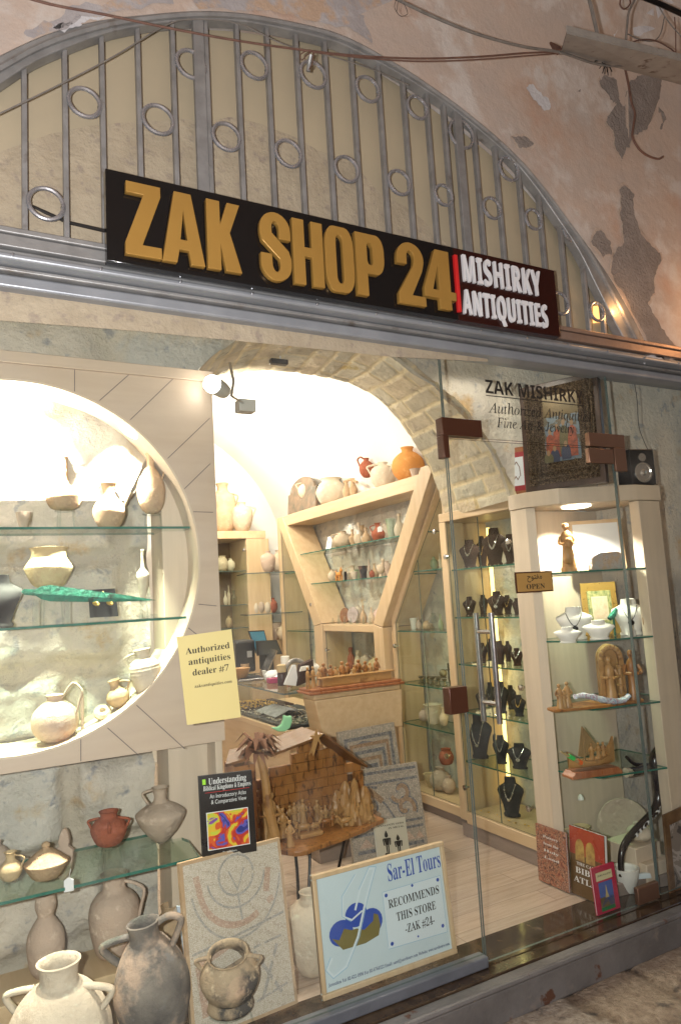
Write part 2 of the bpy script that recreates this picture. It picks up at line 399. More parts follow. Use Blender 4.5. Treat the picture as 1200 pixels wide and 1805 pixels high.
c_mott = clay('soot_mottled_clay', (0.46,0.35,0.23), (0.34,0.25,0.17), (0.075,0.07,0.066), 9, lo=0.51, hi=0.60)
c_greytan = clay('grey_tan_clay', (0.43,0.335,0.255), (0.47,0.375,0.29), (0.24,0.19,0.16))
c_yellow = clay('yellowish_clay', (0.50,0.37,0.20), (0.55,0.42,0.25), (0.40,0.28,0.15))
c_greeng = pm('weathered_green_glass', (0.18,0.24,0.14), (0.30,0.33,0.20), 9, 0.3, 0, 0.1)
o_wood = pm('olive_wood', (0.27,0.105,0.024), (0.38,0.17,0.048), 7, 0.36, 0, 0.1, 30, stretch=(3,3,1), spots=((0.095,0.038,0.012), 16, 0.55, 0.66), spec=0.4)
o_roof = pm('dark_glossy_olive_wood', (0.13,0.055,0.018), (0.20,0.09,0.03), 6, 0.4, 0, 0.1, 30, stretch=(2,8,2), spots=((0.07,0.03,0.012), 14, 0.55, 0.66))
o_pale = pm('pale_olive_wood', (0.36,0.19,0.065), (0.45,0.26,0.10), 9, 0.38, 0, 0.1, 40, spots=((0.20,0.09,0.03), 15, 0.57, 0.68), spec=0.4)
o_red = pm('reddish_wood', (0.27,0.09,0.035), (0.36,0.14,0.06), 6, 0.3, 0, 0.05, stretch=(8,1,1))
b_brown = pm('brown_velvet', (0.045,0.026,0.02), (0.06,0.036,0.028), 20, 0.9, spec=0.15)
b_grey = pm('charcoal_velvet', (0.03,0.028,0.028), (0.045,0.042,0.042), 20, 0.9, spec=0.15)
b_white = pm('white_leatherette', (0.74,0.71,0.65), None, 20, 0.5)
# ================================================================ helpers for masonry
def field(seed, course=0.24, blk=0.42, joint=0.012, wander=0.02):
    rnd = random.Random(seed); rows = []; z = -2.0
    while z < 8:
        h = course*rnd.uniform(0.75, 1.25); xs = []; x = -8.0 + rnd.uniform(0, blk)
        while x < 12:
            xs.append(x); x += blk*rnd.uniform(0.6, 1.45)
        rows.append((z, z+h, xs, [rnd.uniform(0.80, 1.12) for _ in xs], [rnd.uniform(-0.05, 0.06) for _ in xs])); z += h
    def fn(x, z):
        p = V((x*3, z*3, seed)); x += wander*noise.noise(p); z += wander*noise.noise(p+V((9, 4, 1)))
        for a, b, xs, tn, hue in rows:
            if a <= z < b:
                i = 0
                while i+1 < len(xs) and xs[i+1] <= x: i += 1
                d = min(z-a, b-z, x-xs[i], (xs[i+1]-x) if i+1 < len(xs) else 1)
                k = min(1, max(0, (d-joint*0.4)/(joint*2.2))); k = k*k*(3-2*k)
                return k, tn[i], hue[i]
        return 1, 1, 0
    return fn
def masonry(name, P, ext_n, nu, nv, fld, uvf, mat, label, cat, relief=0.03, rough=0.018, mortar=(1.05,1.02,0.98)):
    """a rough wall: P(a,b) gives the flat point, ext_n(a,b) its outward normal, uvf(a,b) the masonry coordinates in metres"""
    vs = []; cols = []
    for i in range(nu+1):
        for j in range(nv+1):
            a, b = i/nu, j/nv; u, v = uvf(a, b); k, t, h = fld(u, v)
            r = noise.fractal(V((u*5, v*5, 3.1)), 1.0, 2.0, 4)
            vs.append(P(a, b) + ext_n(a, b)*(relief*k + rough*r*(0.35+0.65*k)))
            c = (t+h, t, t-h) if k > 0.5 else mortar
            cols.append((*c, 1))
    mb = MB(); mb.add(vs, [(i*(nv+1)+j, (i+1)*(nv+1)+j, (i+1)*(nv+1)+j+1, i*(nv+1)+j+1) for i in range(nu) for j in range(nv)])
    o = mb.build(name, mat, None, smooth=60)
    at = o.data.color_attributes.new('tint', 'FLOAT_COLOR', 'POINT')
    for i, c in enumerate(cols): at.data[i].color = c
    if label: tag(o, label, cat)
    return o
# ================================================================ ground and street
def street_fn():
    fld = field(5, 0.42, 0.55, 0.015, 0.02); nu, nv = 90, 70; vs = []; cols = []
    for i in range(nu+1):
        for j in range(nv+1):
            x = 0.9 + 2.9*i/nu; y = -1.9 + 1.74*j/nv
            k, t, h = fld(y, x); r = noise.fractal(V((x*7, y*7, 1)), 1, 2, 4)
            vs.append(V((x, y, -0.128 + 0.012*k + 0.006*r))); cols.append((t*0.9+h, t*0.9, t*0.9-h, 1) if k > .5 else (0.55,0.5,0.45,1))
    mb = MB(); mb.add(vs, [(i*(nv+1)+j, (i+1)*(nv+1)+j, (i+1)*(nv+1)+j+1, i*(nv+1)+j+1) for i in range(nu) for j in range(nv)])
    o = mb.build('street', m_street, None, 60); tag(o, kind='structure')
    at = o.data.color_attributes.new('tint', 'FLOAT_COLOR', 'POINT')
    for i, c in enumerate(cols): at.data[i].color = c
street_fn()
g = MB(); g.add([(-60,-60,-0.16), (60,-60,-0.16), (60,60,-0.16), (-60,60,-0.16)], [(0,1,2,3)])
o = g.build('ground', pm('ground_stone', (0.25,0.19,0.15), (0.33,0.27,0.21), 3, 0.8)); tag(o, kind='structure')
def floor_mat():
    m = pm('plank_floor', (0.42,0.32,0.25), (0.53,0.425,0.345), 5, 0.30, 0, 0.03, 40, stretch=(0.8,10,1), rvar=0.06)
    N, L = m.node_tree.nodes, m.node_tree.links; b = N['Principled BSDF']
    src = b.inputs['Base Color'].links[0].from_socket
    br = N.new('ShaderNodeTexBrick'); br.inputs['Scale'].default_value = 1.0; br.inputs['Brick Width'].default_value = 0.95; br.inputs['Row Height'].default_value = 0.135
    br.inputs['Mortar Size'].default_value = 0.0016; br.offset = 0.37
    br.inputs['Color1'].default_value = (0.86,0.86,0.86,1); br.inputs['Color2'].default_value = (1.08,1.06,1.04,1); br.inputs['Mortar'].default_value = (0.45,0.42,0.4,1)
    tc = N.new('ShaderNodeTexCoord'); L.new(tc.outputs['Object'], br.inputs[0])
    x = N.new('ShaderNodeMix'); x.data_type = 'RGBA'; x.blend_type = 'MULTIPLY'; x.inputs[0].default_value = 1
    L.new(src, x.inputs[6]); L.new(br.outputs[0], x.inputs[7]); L.new(x.outputs[2], b.inputs['Base Color']); return m
f = MB(); f.box((-1.2, 0.19, -0.12), (3.2, 4.7, 0.0)); o = f.build('shop_floor', floor_mat()); tag(o, kind='structure')
f = MB(); f.box((-0.8, -0.078, -0.12), (3.55, 0.188, 0.003)); o = f.build('threshold', m_granite, bevel=0.003); tag(o, kind='structure')
# ================================================================ facade wall and street vault
YW = -0.10
fo = [(-170,210),(-90,150),(0,98),(100,54),(200,32),(300,23),(370,21),(450,28),(550,46),(600,60),(660,90),(740,140),(830,208),(900,268),(960,335),(1020,412),(1070,482),(1110,550),(1152,632)]
fi = [(-170,262),(-90,200),(0,147),(48,115),(100,90),(182,59),(250,44),(305,37),(360,33),(430,37),(500,50),(567,66),(610,80),(700,127),(745,155),(800,192),(895,272),(945,330),(980,380),(1020,440),(1050,500),(1080,560),(1108,612)]
AO = smoothline([PY(u, v, YW) for u, v in fo], 5)
AI = smoothline([PY(u, v, YW) for u, v in fi], 5)
ZS, VR = 3.85, 2.2
def wall_point(u, v):
    p = PY(u, v, YW)
    if p.z <= ZS: return p, V((0, -1, 0))
    d = ray(u, v).normalized(); t = 1.0
    while t < 9:
        q = EYE + d*t
        if q.z > ZS and math.hypot(q.y-(YW-VR), q.z-ZS) > VR: break
        t += 0.01
    return q, V((0, YW-VR-q.y, ZS-q.z)).normalized()
mb = MB()
arch = [p for p in AO]
for a, b in zip(arch, arch[1:]):
    mb.add([a, b, V((b.x, YW, ZS)), V((a.x, YW, ZS))], [(0,1,2,3)])
    mb.add([a, b, V((b.x, 0.14, b.z)), V((a.x, 0.14, a.z))], [(0,1,2,3)])     # the reveal
xl, xr, zr = arch[0].x, arch[-1].x, 2.66
mb.add([V((-12,YW,-0.16)), V((-1.3,YW,-0.16)), V((-1.3,YW,ZS)), V((-12,YW,ZS))], [(0,1,2,3)])
mb.add([V((-1.3,YW,arch[0].z)), arch[0], V((xl,YW,ZS)), V((-1.3,YW,ZS))], [(0,1,2,3)])
mb.add([arch[-1], V((3.75,YW,zr)), V((3.75,YW,ZS)), V((xr,YW,ZS))], [(0,1,2,3)])
mb.add([V((3.75,YW,-0.16)), V((12,YW,-0.16)), V((12,YW,ZS)), V((3.75,YW,ZS))], [(0,1,2,3)])
def patch(mi, px, seed, grow=0.0):
    if mi == 1 and not grow: patch(4, px, seed+.3, 0.014)
    mb.cur = mi; pts = [wall_point(u, v) for u, v in px]; out = []; cen = sum((p for p, _ in pts), V((0,0,0)))/len(pts)
    n = len(pts)
    for i in range(n):
        (a, na), (b, nb) = pts[i], pts[(i+1) % n]
        for k in range(9):
            t = k/9; p = a.lerp(b, t); q = noise.noise_vector(V((p.x*14, p.z*14, seed)))*0.018 + noise.noise_vector(V((p.x*45, p.z*45, seed+5)))*0.010 + noise.noise_vector(V((p.x*130, p.z*130, seed+8)))*0.005
            if grow: q = q*1.3 + (p-cen).normalized()*grow
            nn = na.lerp(nb, t).normalized()
            out.append(p + V((q.x, 0, q.z)) + nn*(0.004 if not grow else 0.0025))
    mb.add(out, [list(range(len(out)))])
patch(1, [(1055,142),(1072,135),(1085,140),(1090,175),(1100,180),(1107,150),(1125,130),(1162,136),(1161,160),(1157,185),(1165,197),(1172,210),(1162,226),(1155,220),(1135,227),(1120,237),(1112,252),(1100,265),(1094,277),(1085,260),(1080,232),(1065,217),(1072,200),(1070,175)], 1)
patch(1, [(1092,335),(1102,326),(1114,340),(1117,380),(1130,415),(1162,450),(1161,465),(1152,490),(1150,512),(1140,537),(1165,580),(1193,615),(1175,636),(1156,632),(1126,574),(1096,520),(1074,478),(1085,440),(1098,425),(1091,380)], 2)
patch(1, [(998,158),(1008,149),(1022,156),(1023,166),(1010,167)], 3)
patch(1, [(900,238),(925,243),(940,254),(930,262),(912,256)], 4)
patch(1, [(1040,425),(1060,405),(1075,425),(1078,450),(1060,452)], 5)
patch(2, [(929,157),(937,152),(950,162),(965,174),(967,190),(958,197),(947,186),(932,170)], 6)
patch(2, [(1078,66),(1086,52),(1100,52),(1120,42),(1150,14),(1172,-8),(1205,-8),(1170,30),(1150,52),(1110,68),(1085,72)], 7)
patch(2, [(90,52),(130,35),(175,28),(190,33),(150,42),(110,58)], 8)
patch(3, [(350,15),(330,-10),(640,-10),(720,-5),(718,15),(700,45),(675,40),(640,20),(655,75),(600,48),(520,30),(440,18)], 9)
patch(3, [(40,62),(120,20),(220,-5),(300,-8),(305,8),(200,22),(120,44),(60,68)], 10)
patch(2, [(1130,640),(1150,612),(1165,622),(1172,640)], 11)
o = mb.build('plaster_wall', [m_plaster, m_cement, m_lime, m_bluish, pm('plaster_edge_layer', (0.55,0.45,0.37), (0.47,0.36,0.29), 20, 0.9, 0, 0.4)], None, smooth=0)
tag(o, 'peeling peach plaster wall around the arched shop front with bare grey patches', 'wall')
vb = MB()
vb.grid(lambda a, b: V((-12+24*a, YW-VR+VR*math.cos(math.pi*b), ZS+VR*math.sin(math.pi*b))), 6, 36)
o = vb.build('street_vault', m_plaster, None, 60); tag(o, kind='structure')
vb = MB(); vb.add([(-12,YW-2*VR,-0.16), (12,YW-2*VR,-0.16), (12,YW-2*VR,ZS), (-12,YW-2*VR,ZS)], [(0,1,2,3)])
o = vb.build('street_wall', m_plaster); tag(o, kind='structure')
# ================================================================ fanlight: backing, grille
fb = MB()
top = [p for p in AO if p.z > 2.6]
zb = 2.60
fb.add([V((p.x, -0.02, p.z-0.01)) for p in top] + [V((top[-1].x, -0.02, zb)), V((top[0].x, -0.02, zb))], [list(range(len(top)+2))])
fb.mat(1)
st = [(-60,300),(0,272),(60,248),(120,232),(190,218),(260,210),(330,212),(420,208),(500,230),(560,262),(620,290),(680,345),(740,385),(780,425),(830,480),(860,640),(-60,560)]
sp = []
for i in range(len(st)):
    a = PY(*st[i], -0.023); b = PY(*st[(i+1) % len(st)], -0.023)
    for k in range(4):
        p = a.lerp(b, k/4); q = noise.noise_vector(V((p.x*9, p.z*9, 2)))*0.02; sp.append(V((p.x+q.x, -0.023, p.z+q.z)))
fb.add(sp, [list(range(len(sp)))])
solo(fb, 'fanlight_backing', [m_fan, m_fanstone], 'cream panel with old stone showing low down, behind the arched grille', 'panel', smooth=0)
gr = thing('fanlight_grille', (1.0, YW, 2.66), 'arched grey metal grille of upright bars and rings above the shop sign', 'grille')
mb = MB(); k = 70
def resample(P, k):
    L = [0]
    for a, b in zip(P, P[1:]): L.append(L[-1]+(b-a).length)
    out = []; j = 0
    for i in range(k+1):
        t = L[-1]*i/k
        while j < len(L)-2 and L[j+1] < t: j += 1
        s = (t-L[j])/max(1e-9, L[j+1]-L[j]); out.append(P[j].lerp(P[j+1], min(1, max(0, s))))
    return out
ao, ai = resample(AO, k), resample(AI, k)
mb.strip(ao, ai, (0, 0.05, 0)); mb.build('arch_frame', m_metal, gr, bevel=0.004)
mb = MB(); mid = [a.lerp(b, 0.5)+V((0,-0.006,0)) for a, b in zip(ao, ai)]
mb.tube(mid, 0.011, 6); mb.build('arch_bead', m_metal, gr)
def arch_z(x):
    for a, b in zip(AI, AI[1:]):
        if a.x <= x <= b.x: return a.z + (b.z-a.z)*(x-a.x)/max(1e-9, b.x-a.x)
    return 2.7
bars = [(-36,350,0),(44,350,0),(117,350,0),(183,300,0),(248,300,0),(311,300,0),(371,300,0),(427,300,0),(481,300,0),(533,300,0),(584,300,0),(631,300,0),(677,300,0),(720,300,0),(760,300,0),(789,300,0),(852,445,0),(887,445,0),(925,445,0),(957,445,0),(990,445,0),(1025,460,0),(1053,480,0),(1083,500,0),(1104,570,0),(356,300,1),(812,330,1)]
bx = []
for u, v, wd in bars:
    p = PY(u, v, YW+0.025); zt = arch_z(p.x)+0.01
    mb = MB()
    if wd: mb.box((p.x-0.021, YW+0.004, 2.655), (p.x+0.021, YW+0.024, zt))
    else: mb.box((p.x-0.0085, YW+0.013, 2.655), (p.x+0.0085, YW+0.037, zt)); bx.append(p.x)
    mb.build('bar' if not wd else 'flat_bar', m_metal, gr, bevel=0.002)
bx.sort()
for u, v in [(150,181),(283,212),(336,113),(80,359),(398,241),(446,115),(506,270),(547,130),(609,298),(641,155),(700,321),(730,188),(785,345),(815,237),(863,366),(891,296),(937,386),(1003,405),(992,536),(1055,550),(1114,562)]:
    p = PY(u, v, YW+0.012); r = 0.058 if u < 800 else 0.054
    i = min(range(len(bx)-1), key=lambda i: abs((bx[i]+bx[i+1])/2-p.x))
    if abs((bx[i]+bx[i+1])/2-p.x) < 0.05: p.x = (bx[i]+bx[i+1])/2; r = (bx[i+1]-bx[i])/2-0.010
    r = min(max(r, 0.046), 0.066)
    mb = MB(); mb.tube([p + V((math.cos(q*math.pi/14)*r, 0, math.sin(q*math.pi/14)*r)) for q in range(28)], 0.0075, 8, closed=True)
    for s in (-1, 1): mb.ball(p+V((s*r, 0.006, 0)), 0.009, 8, 5)
    mb.build('ring', m_ring, gr)
# ================================================================ beam over the shop window
bt = thing('shopfront_beam', (1.2, -0.05, 2.50), 'long grey metal beam running across the front above the glass', 'beam')
def bar(name, y0, y1, z0, z1, mt, bev=0.004):
    q = MB(); q.box((-1.3, y0, z0), (3.72, y1, z1)); return q.build(name, mt, bt, bevel=bev)
m_beam = pm('rusty_lamplit_grey_metal', (0.25,0.245,0.24), (0.335,0.33,0.325), 14, 0.42, 0.35, 0.12, 60)
def rust_and_lamplight_to_right(m):  # orange-brown growing to the right: rust plus lamp light put into the colour
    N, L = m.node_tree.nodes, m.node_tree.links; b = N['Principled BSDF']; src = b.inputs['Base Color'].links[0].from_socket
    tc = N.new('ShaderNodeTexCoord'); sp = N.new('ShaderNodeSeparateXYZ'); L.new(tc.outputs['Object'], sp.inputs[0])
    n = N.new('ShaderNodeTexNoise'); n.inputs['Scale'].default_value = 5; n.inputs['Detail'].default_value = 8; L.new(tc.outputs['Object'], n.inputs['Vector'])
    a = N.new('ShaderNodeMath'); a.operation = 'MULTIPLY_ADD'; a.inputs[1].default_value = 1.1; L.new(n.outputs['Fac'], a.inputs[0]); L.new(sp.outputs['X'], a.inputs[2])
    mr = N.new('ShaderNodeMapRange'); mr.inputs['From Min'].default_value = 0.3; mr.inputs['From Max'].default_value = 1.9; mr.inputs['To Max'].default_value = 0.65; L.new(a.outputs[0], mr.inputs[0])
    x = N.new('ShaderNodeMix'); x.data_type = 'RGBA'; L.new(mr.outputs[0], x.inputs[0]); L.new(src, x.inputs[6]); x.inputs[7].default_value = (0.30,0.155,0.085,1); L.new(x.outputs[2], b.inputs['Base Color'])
rust_and_lamplight_to_right(m_beam)
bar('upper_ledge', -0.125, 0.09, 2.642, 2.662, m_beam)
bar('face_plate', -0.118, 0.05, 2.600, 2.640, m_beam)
bar('lip', -0.100, 0.05, 2.576, 2.598, m_metal)
bar('rail', -0.135, 0.05, 2.552, 2.574, m_metal_lt, 0.008)
bar('shutter_slot', -0.085, 0.05, 2.536, 2.550, m_metal)
bar('lower_band', -0.065, 0.05, 2.492, 2.534, m_metal_lt, 0.008)
for i in range(14):
    mb = MB(); mb.ball((0.15+i*0.26, -0.136, 2.566), 0.006, 8, 5); mb.build('rivet', m_ring, bt)
# ================================================================ sill
sl = thing('window_sill_rail', (1.8, -0.12, -0.125), 'weathered grey metal rail with rust spots along the foot of the shop front', 'rail')
mb = MB(); mb.box((-1.3, -0.165, -0.125), (3.72, -0.082, 0.002)); mb.build('rail_body', m_rust, sl, bevel=0.012)
mb = MB(); mb.tube([(-1.3, -0.155, 0.002), (3.72, -0.155, 0.002)], 0.012, 8); mb.build('rounded_lip', m_rust, sl)
# ================================================================ glazing
def pane(name, x0, x1, z0, z1, label, cat='window pane', y=0.0):
    q = MB(); q.box((x0, y-0.005, z0), (x1, y+0.005, z1))
    q.m = [1 if abs(sum((q.v[i]-q.v[f[0]]).y for i in f)) > 1e-4 else 0 for f in q.f]
    return solo(q, name, [m_glass, m_dedge], label, cat, smooth=0)
pane('fixed_window', -1.25, 1.838, 0.045, 2.50, 'large fixed glass pane on the left in front of the pottery display')
pane('fixed_window', 2.872, 3.72, 0.02, 2.50, 'narrow fixed glass pane at the right end beside the door')
pane('transom_window', 1.846, 2.866, 2.128, 2.50, 'fixed glass panel above the glass door carrying dark lettering')
ch = MB(); ch.box((-1.25, -0.028, 0.004), (1.84, 0.028, 0.045)); solo(ch, 'glazing_channel', pm('blue_grey_channel', (0.13,0.14,0.16), (0.18,0.19,0.215), 8, 0.4, 0.3), 'grey metal channel holding the bottom of the fixed left pane', 'channel', bevel=0.005)
dr = thing('glass_door', (2.35, 0, 0.012), 'frameless glass door with brown corner fittings and twin steel bar handle', 'door')
q = MB(); q.box((1.848, -0.005, 0.012), (2.862, 0.005, 2.118)); q.m = [1 if abs(sum((q.v[i]-q.v[f[0]]).y for i in f)) > 1e-4 else 0 for f in q.f]
q.build('door_pane', [m_glass, m_dedge], dr, 0)
q = MB(); q.box((2.72, -0.012, 0.012), (2.862, 0.012, 0.085)); q.build('bottom_fitting', m_copper, dr, bevel=0.003)
q = MB(); q.box((2.69, -0.012, 2.045), (2.862, 0.012, 2.118)); q.build('top_fitting', m_copper, dr, bevel=0.003)
q = MB(); a = PY(788, 1213, -0.012); b = PY(823, 1255, -0.012); q.box((a.x, -0.024, b.z), (b.x, 0.024, a.z)); q.build('lock_plate', m_bronze, dr, bevel=0.003)
ht = PY(864, 1080, -0.05); hb = PY(881, 1276, -0.05); hx = (ht.x+hb.x)/2
hd = MB()
for y in (-0.05, 0.05): hd.tube([(hx, y, hb.z), (hx, y, ht.z)], 0.0125, 12)
for z in (hb.z+0.08, ht.z-0.08): hd.tube([(hx, -0.05, z), (hx, 0.05, z)], 0.009, 10)
hd.build('handle', m_chrome, dr)
fx = thing('patch_fitting', (1.86, 0, 2.05), 'brown L-shaped patch fitting at the upper left corner of the door', 'fitting')
a = PY(770, 752, -0.02)
q = MB(); q.box((1.815, -0.024, 2.128), (2.03, 0.024, 2.205)); q.box((1.815, -0.024, 2.03), (1.844, 0.024, 2.1275)); q.build('bracket', m_bronze, fx, bevel=0.002)
fx = thing('patch_fitting', (2.9, 0, 2.05), 'copper coloured L-shaped patch fitting at the upper right corner of the door', 'fitting')
q = MB(); q.box((2.70, -0.013, 2.128), (2.95, 0.013, 2.195)); q.box((2.868, -0.013, 2.01), (2.95, 0.013, 2.1275)); q.build('bracket', m_copper, fx, bevel=0.002)
# ================================================================ shop walls behind the glass
fl = field(11, 0.36, 0.60, 0.03, 0.06)
masonry('stone_wall', lambda a, b: V((-1.25+1.97*a, 0.66, 0.0+2.42*b)), lambda a, b: V((0,-1,0)), 130, 160, fl, lambda a, b: (1.97*a, 2.42*b), m_stone,
        'rough pale limestone block wall behind the round niche and the lower pottery shelf', 'stone wall', 0.045, 0.04, (0.88,0.84,0.78))
fl2 = field(23, 0.30, 0.5, 0.03, 0.08)
# arch: front wall with opening, soffit of stone blocks
FC = smoothline([V((0.60,0.5,1.9)), V((0.80,0.5,2.30)), V((0.96,0.5,2.52)), V((1.23,0.5,2.70)), V((1.52,0.5,2.76)), V((1.86,0.5,2.69)), V((2.05,0.5,2.58)), V((2.22,0.5,2.48)), V((2.42,0.5,2.30)), V((2.55,0.5,2.10)), V((2.63,0.5,1.93))], 6)
BC = smoothline([V((0.70,1.2,1.9)), V((0.92,1.2,2.36)), V((1.14,1.2,2.62)), V((1.41,1.2,2.745)), V((1.67,1.2,2.775)), V((1.87,1.2,2.77)), V((2.14,1.2,2.73)), V((2.37,1.2,2.59)), V((2.57,1.2,2.34)), V((2.67,1.2,2.14)), V((2.73,1.2,1.93))], 6)
FC, BC = resample(FC, 90), resample(BC, 90); FW = FC; FC = [p + V((0.012, -0.05, 0.012)) for p in FC]
LS = sum((a-b).length for a, b in zip(FC, FC[1:]))
def soff(a, b):
    i = min(int(a*90), 89); t = a*90-i
    return FC[i].lerp(FC[i+1], t).lerp(BC[i].lerp(BC[i+1], t), b)
masonry('stone_arch', soff, lambda a, b: (V((1.55,0.85,1.7))-soff(a, b)).normalized(), 300, 90, field(31, 0.125, 0.30, 0.008, 0.014), lambda a, b: (0.8*b, LS*a), m_voussoir,
        'rough yellowish stone arch crossing the shop behind the door glass', 'arch', 0.006, 0.008, (1.2,1.15,1.0))
vs = []; nx = 180; nz = 40; cols = []
def fz(x):
    for a, b in zip(FW, FW[1:]):
        if a.x <= x <= b.x: return a.z + (b.z-a.z)*(x-a.x)/max(1e-9, b.x-a.x)
    return None
for i in range(nx+1):
    x = -1.25 + 5.75*i/nx; z0 = fz(x)
    if z0 is None: z0 = 1.9 if x < 1 else (-0.12 if x > 3.2 else 1.93)
    for j in range(nz+1):
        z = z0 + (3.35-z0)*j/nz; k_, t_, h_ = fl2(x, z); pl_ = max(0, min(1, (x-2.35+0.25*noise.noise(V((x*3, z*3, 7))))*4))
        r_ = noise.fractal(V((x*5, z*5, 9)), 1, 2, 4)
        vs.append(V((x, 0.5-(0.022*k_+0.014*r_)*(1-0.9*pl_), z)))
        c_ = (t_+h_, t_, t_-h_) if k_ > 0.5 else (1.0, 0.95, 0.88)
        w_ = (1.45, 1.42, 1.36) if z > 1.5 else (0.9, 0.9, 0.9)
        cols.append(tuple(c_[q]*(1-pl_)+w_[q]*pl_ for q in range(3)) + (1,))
mb = MB(); mb.add(vs, [(i*(nz+1)+j, (i+1)*(nz+1)+j, (i+1)*(nz+1)+j+1, i*(nz+1)+j+1) for i in range(nx) for j in range(nz)])
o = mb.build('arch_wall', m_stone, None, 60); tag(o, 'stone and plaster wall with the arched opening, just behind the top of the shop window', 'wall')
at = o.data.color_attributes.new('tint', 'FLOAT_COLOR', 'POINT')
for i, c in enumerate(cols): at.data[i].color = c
q = MB(); q.add([(-1.25,0.06,2.70), (3.75,0.06,2.70), (3.75,0.49,2.70), (-1.25,0.49,2.70)], [(0,1,2,3)]); solo(q, 'window_ceiling', m_white, 'white ceiling strip of the display window hidden behind the beam', 'ceiling', smooth=0)
# white room
q = MB()
def vault(a, b):
    t = math.pi*(1-a); return V((1.0+2.12*math.cos(t), 1.2+3.5*b, 2.0+1.55*math.sin(t)))
q.grid(vault, 40, 4)
q.add([V((-1.12,1.2,0)), V((-1.12,4.7,0)), V((-1.12,4.7,2.0)), V((-1.12,1.2,2.0))], [(0,1,2,3)])
q.add([V((3.12,0.5,0)), V((3.12,4.7,0)), V((3.12,4.7,2.0)), V((3.12,0.5,2.0))], [(0,1,2,3)])
q.add([V((-1.2,4.69,0)), V((3.2,4.69,0)), V((3.2,4.69,3.7)), V((-1.2,4.69,3.7))], [(0,1,2,3)])
q.add([V((-1.2,1.19,0)), V((0.62,1.19,0)), V((0.62,1.19,2.1)), V((-1.2,1.19,2.1))], [(0,1,2,3)])
q.add([V(c) for c in ((-1.2,1.21,2.78), (3.2,1.21,2.78), (3.2,1.21,3.7), (-1.2,1.21,3.7))], [(0,1,2,3)])
tag(q.build('room_wall', m_white, None, 40), 'bright white plastered vault and walls of the back room', 'wall')
masonry('stone_wall', lambda a, b: V((3.10, 0.62+3.6*a, 0.02+2.2*b)), lambda a, b: V((-1,0,0)), 150, 90, field(41, 0.26, 0.4, 0.015, 0.03), lambda a, b: (3.6*a, 2.2*b), m_stone,
        'beige stone wall showing through the back of the glass display shelves', 'stone wall', 0.012, 0.012)
# ================================================================ shop sign
YS = -0.185
sg = thing('shop_sign', (1.5, YS+0.02, 2.66), 'long black shop sign with gold letters ZAK SHOP 24 and white words on maroon', 'sign')
tl, tr_, br_, bl = PY(190,297,YS), PY(980,478,YS), PY(983,592,YS), PY(185,460,YS)
zt, zb = (tl.z+tr_.z)/2, (bl.z+br_.z)/2; x0, x1 = (tl.x+bl.x)/2, (tr_.x+br_.x)/2
xs = PY(803, 500, YS).x
mb = MB(); mb.box((x0, YS, zb), (xs, YS+0.035, zt)); mb.build('black_board', m_black, sg, bevel=0.002)
mb = MB(); mb.box((xs+0.0005, YS, zb), (x1, YS+0.035, zt)); mb.build('maroon_board', m_maroon, sg, bevel=0.002)
def rrect(x0, z0, x1, z1, r, n=5):
    out = []
    for cx, cz, a0 in ((x1-r, z1-r, 0), (x0+r, z1-r, 90), (x0+r, z0+r, 180), (x1-r, z0+r, 270)):
        for i in range(n+1):
            a = R(a0+90*i/n); out.append((cx+r*math.cos(a), cz+r*math.sin(a)))
    return out
def ribbon(pts, wd):
    pts = [V((p[0], p[1])) for p in pts]; L = []; Rr = []
    for i, p in enumerate(pts):
        a = (pts[i]-pts[i-1]).normalized() if i else (pts[1]-pts[0]).normalized()
        b = (pts[i+1]-pts[i]).normalized() if i+1 < len(pts) else a
        n1 = V((-a.y, a.x)); n2 = V((-b.y, b.x)); m_ = (n1+n2).normalized(); k = (wd/2)/max(0.45, m_.dot(n1))
        L.append(tuple(p+m_*k)); Rr.append(tuple(p-m_*k))
    return L + Rr[::-1]
def arc(cx, cz, rx, rz, a0, a1, n=8): return [(cx+rx*math.cos(R(a0+(a1-a0)*i/n)), cz+rz*math.sin(R(a0+(a1-a0)*i/n))) for i in range(n+1)]
GL = {
 'Z': [[(0,0),(1,0),(1,.15),(.47,.15),(1,.86),(1,1),(.04,1),(.04,.85),(.52,.85),(0,.16)]],
 'A': [[(0,0),(.34,0),(.40,.19),(.62,.19),(.67,0),(1,0),(.70,1),(.30,1)], [(.43,.33),(.59,.33),(.51,.74)]],
 'K': [[(0,0),(.38,0),(.38,.36),(.52,0),(.98,0),(.66,.56),(.97,1),(.60,1),(.38,.66),(.38,1),(0,1)]],
 'H': [[(0,0),(.38,0),(.38,.44),(.62,.44),(.62,0),(1,0),(1,1),(.62,1),(.62,.58),(.38,.58),(.38,1),(0,1)]],
 'O': [rrect(0,0,1,1,.30), rrect(.38,.13,.62,.87,.11)],
 'P': [[(0,0),(.38,0),(.38,.36)] + arc(.72,.62,.28,.26,-90,0) + arc(.72,.76,.28,.24,0,90) + [(0,1)], rrect(.39,.50,.60,.86,.09)],
 'S': [ribbon(arc(.5,.72,.31,.19,-18,180,12)[0:] and ([(.81,.64)] + arc(.5,.74,.31,.185,0,190,12) + [(.24,.64),(.5,.50),(.78,.36)] + arc(.5,.26,.31,.185,10,-180,12) + [(.19,.36)]), .36)],
 '2': [ribbon([(.19,.66)] + arc(.5,.76,.31,.165,180,0,12) + [(.79,.66),(.60,.42),(.24,.20)], .36) , [(0,0),(1,0),(1,.145),(.42,.145),(.30,.16),(.04,.16)]],
 '4': [[(.46,0),(.84,0),(.84,.17),(1,.17),(1,.31),(.84,.31),(.84,1),(.40,1),(0,.32),(0,.17),(.46,.17)], [(.27,.31),(.47,.31),(.47,.74)]],
}
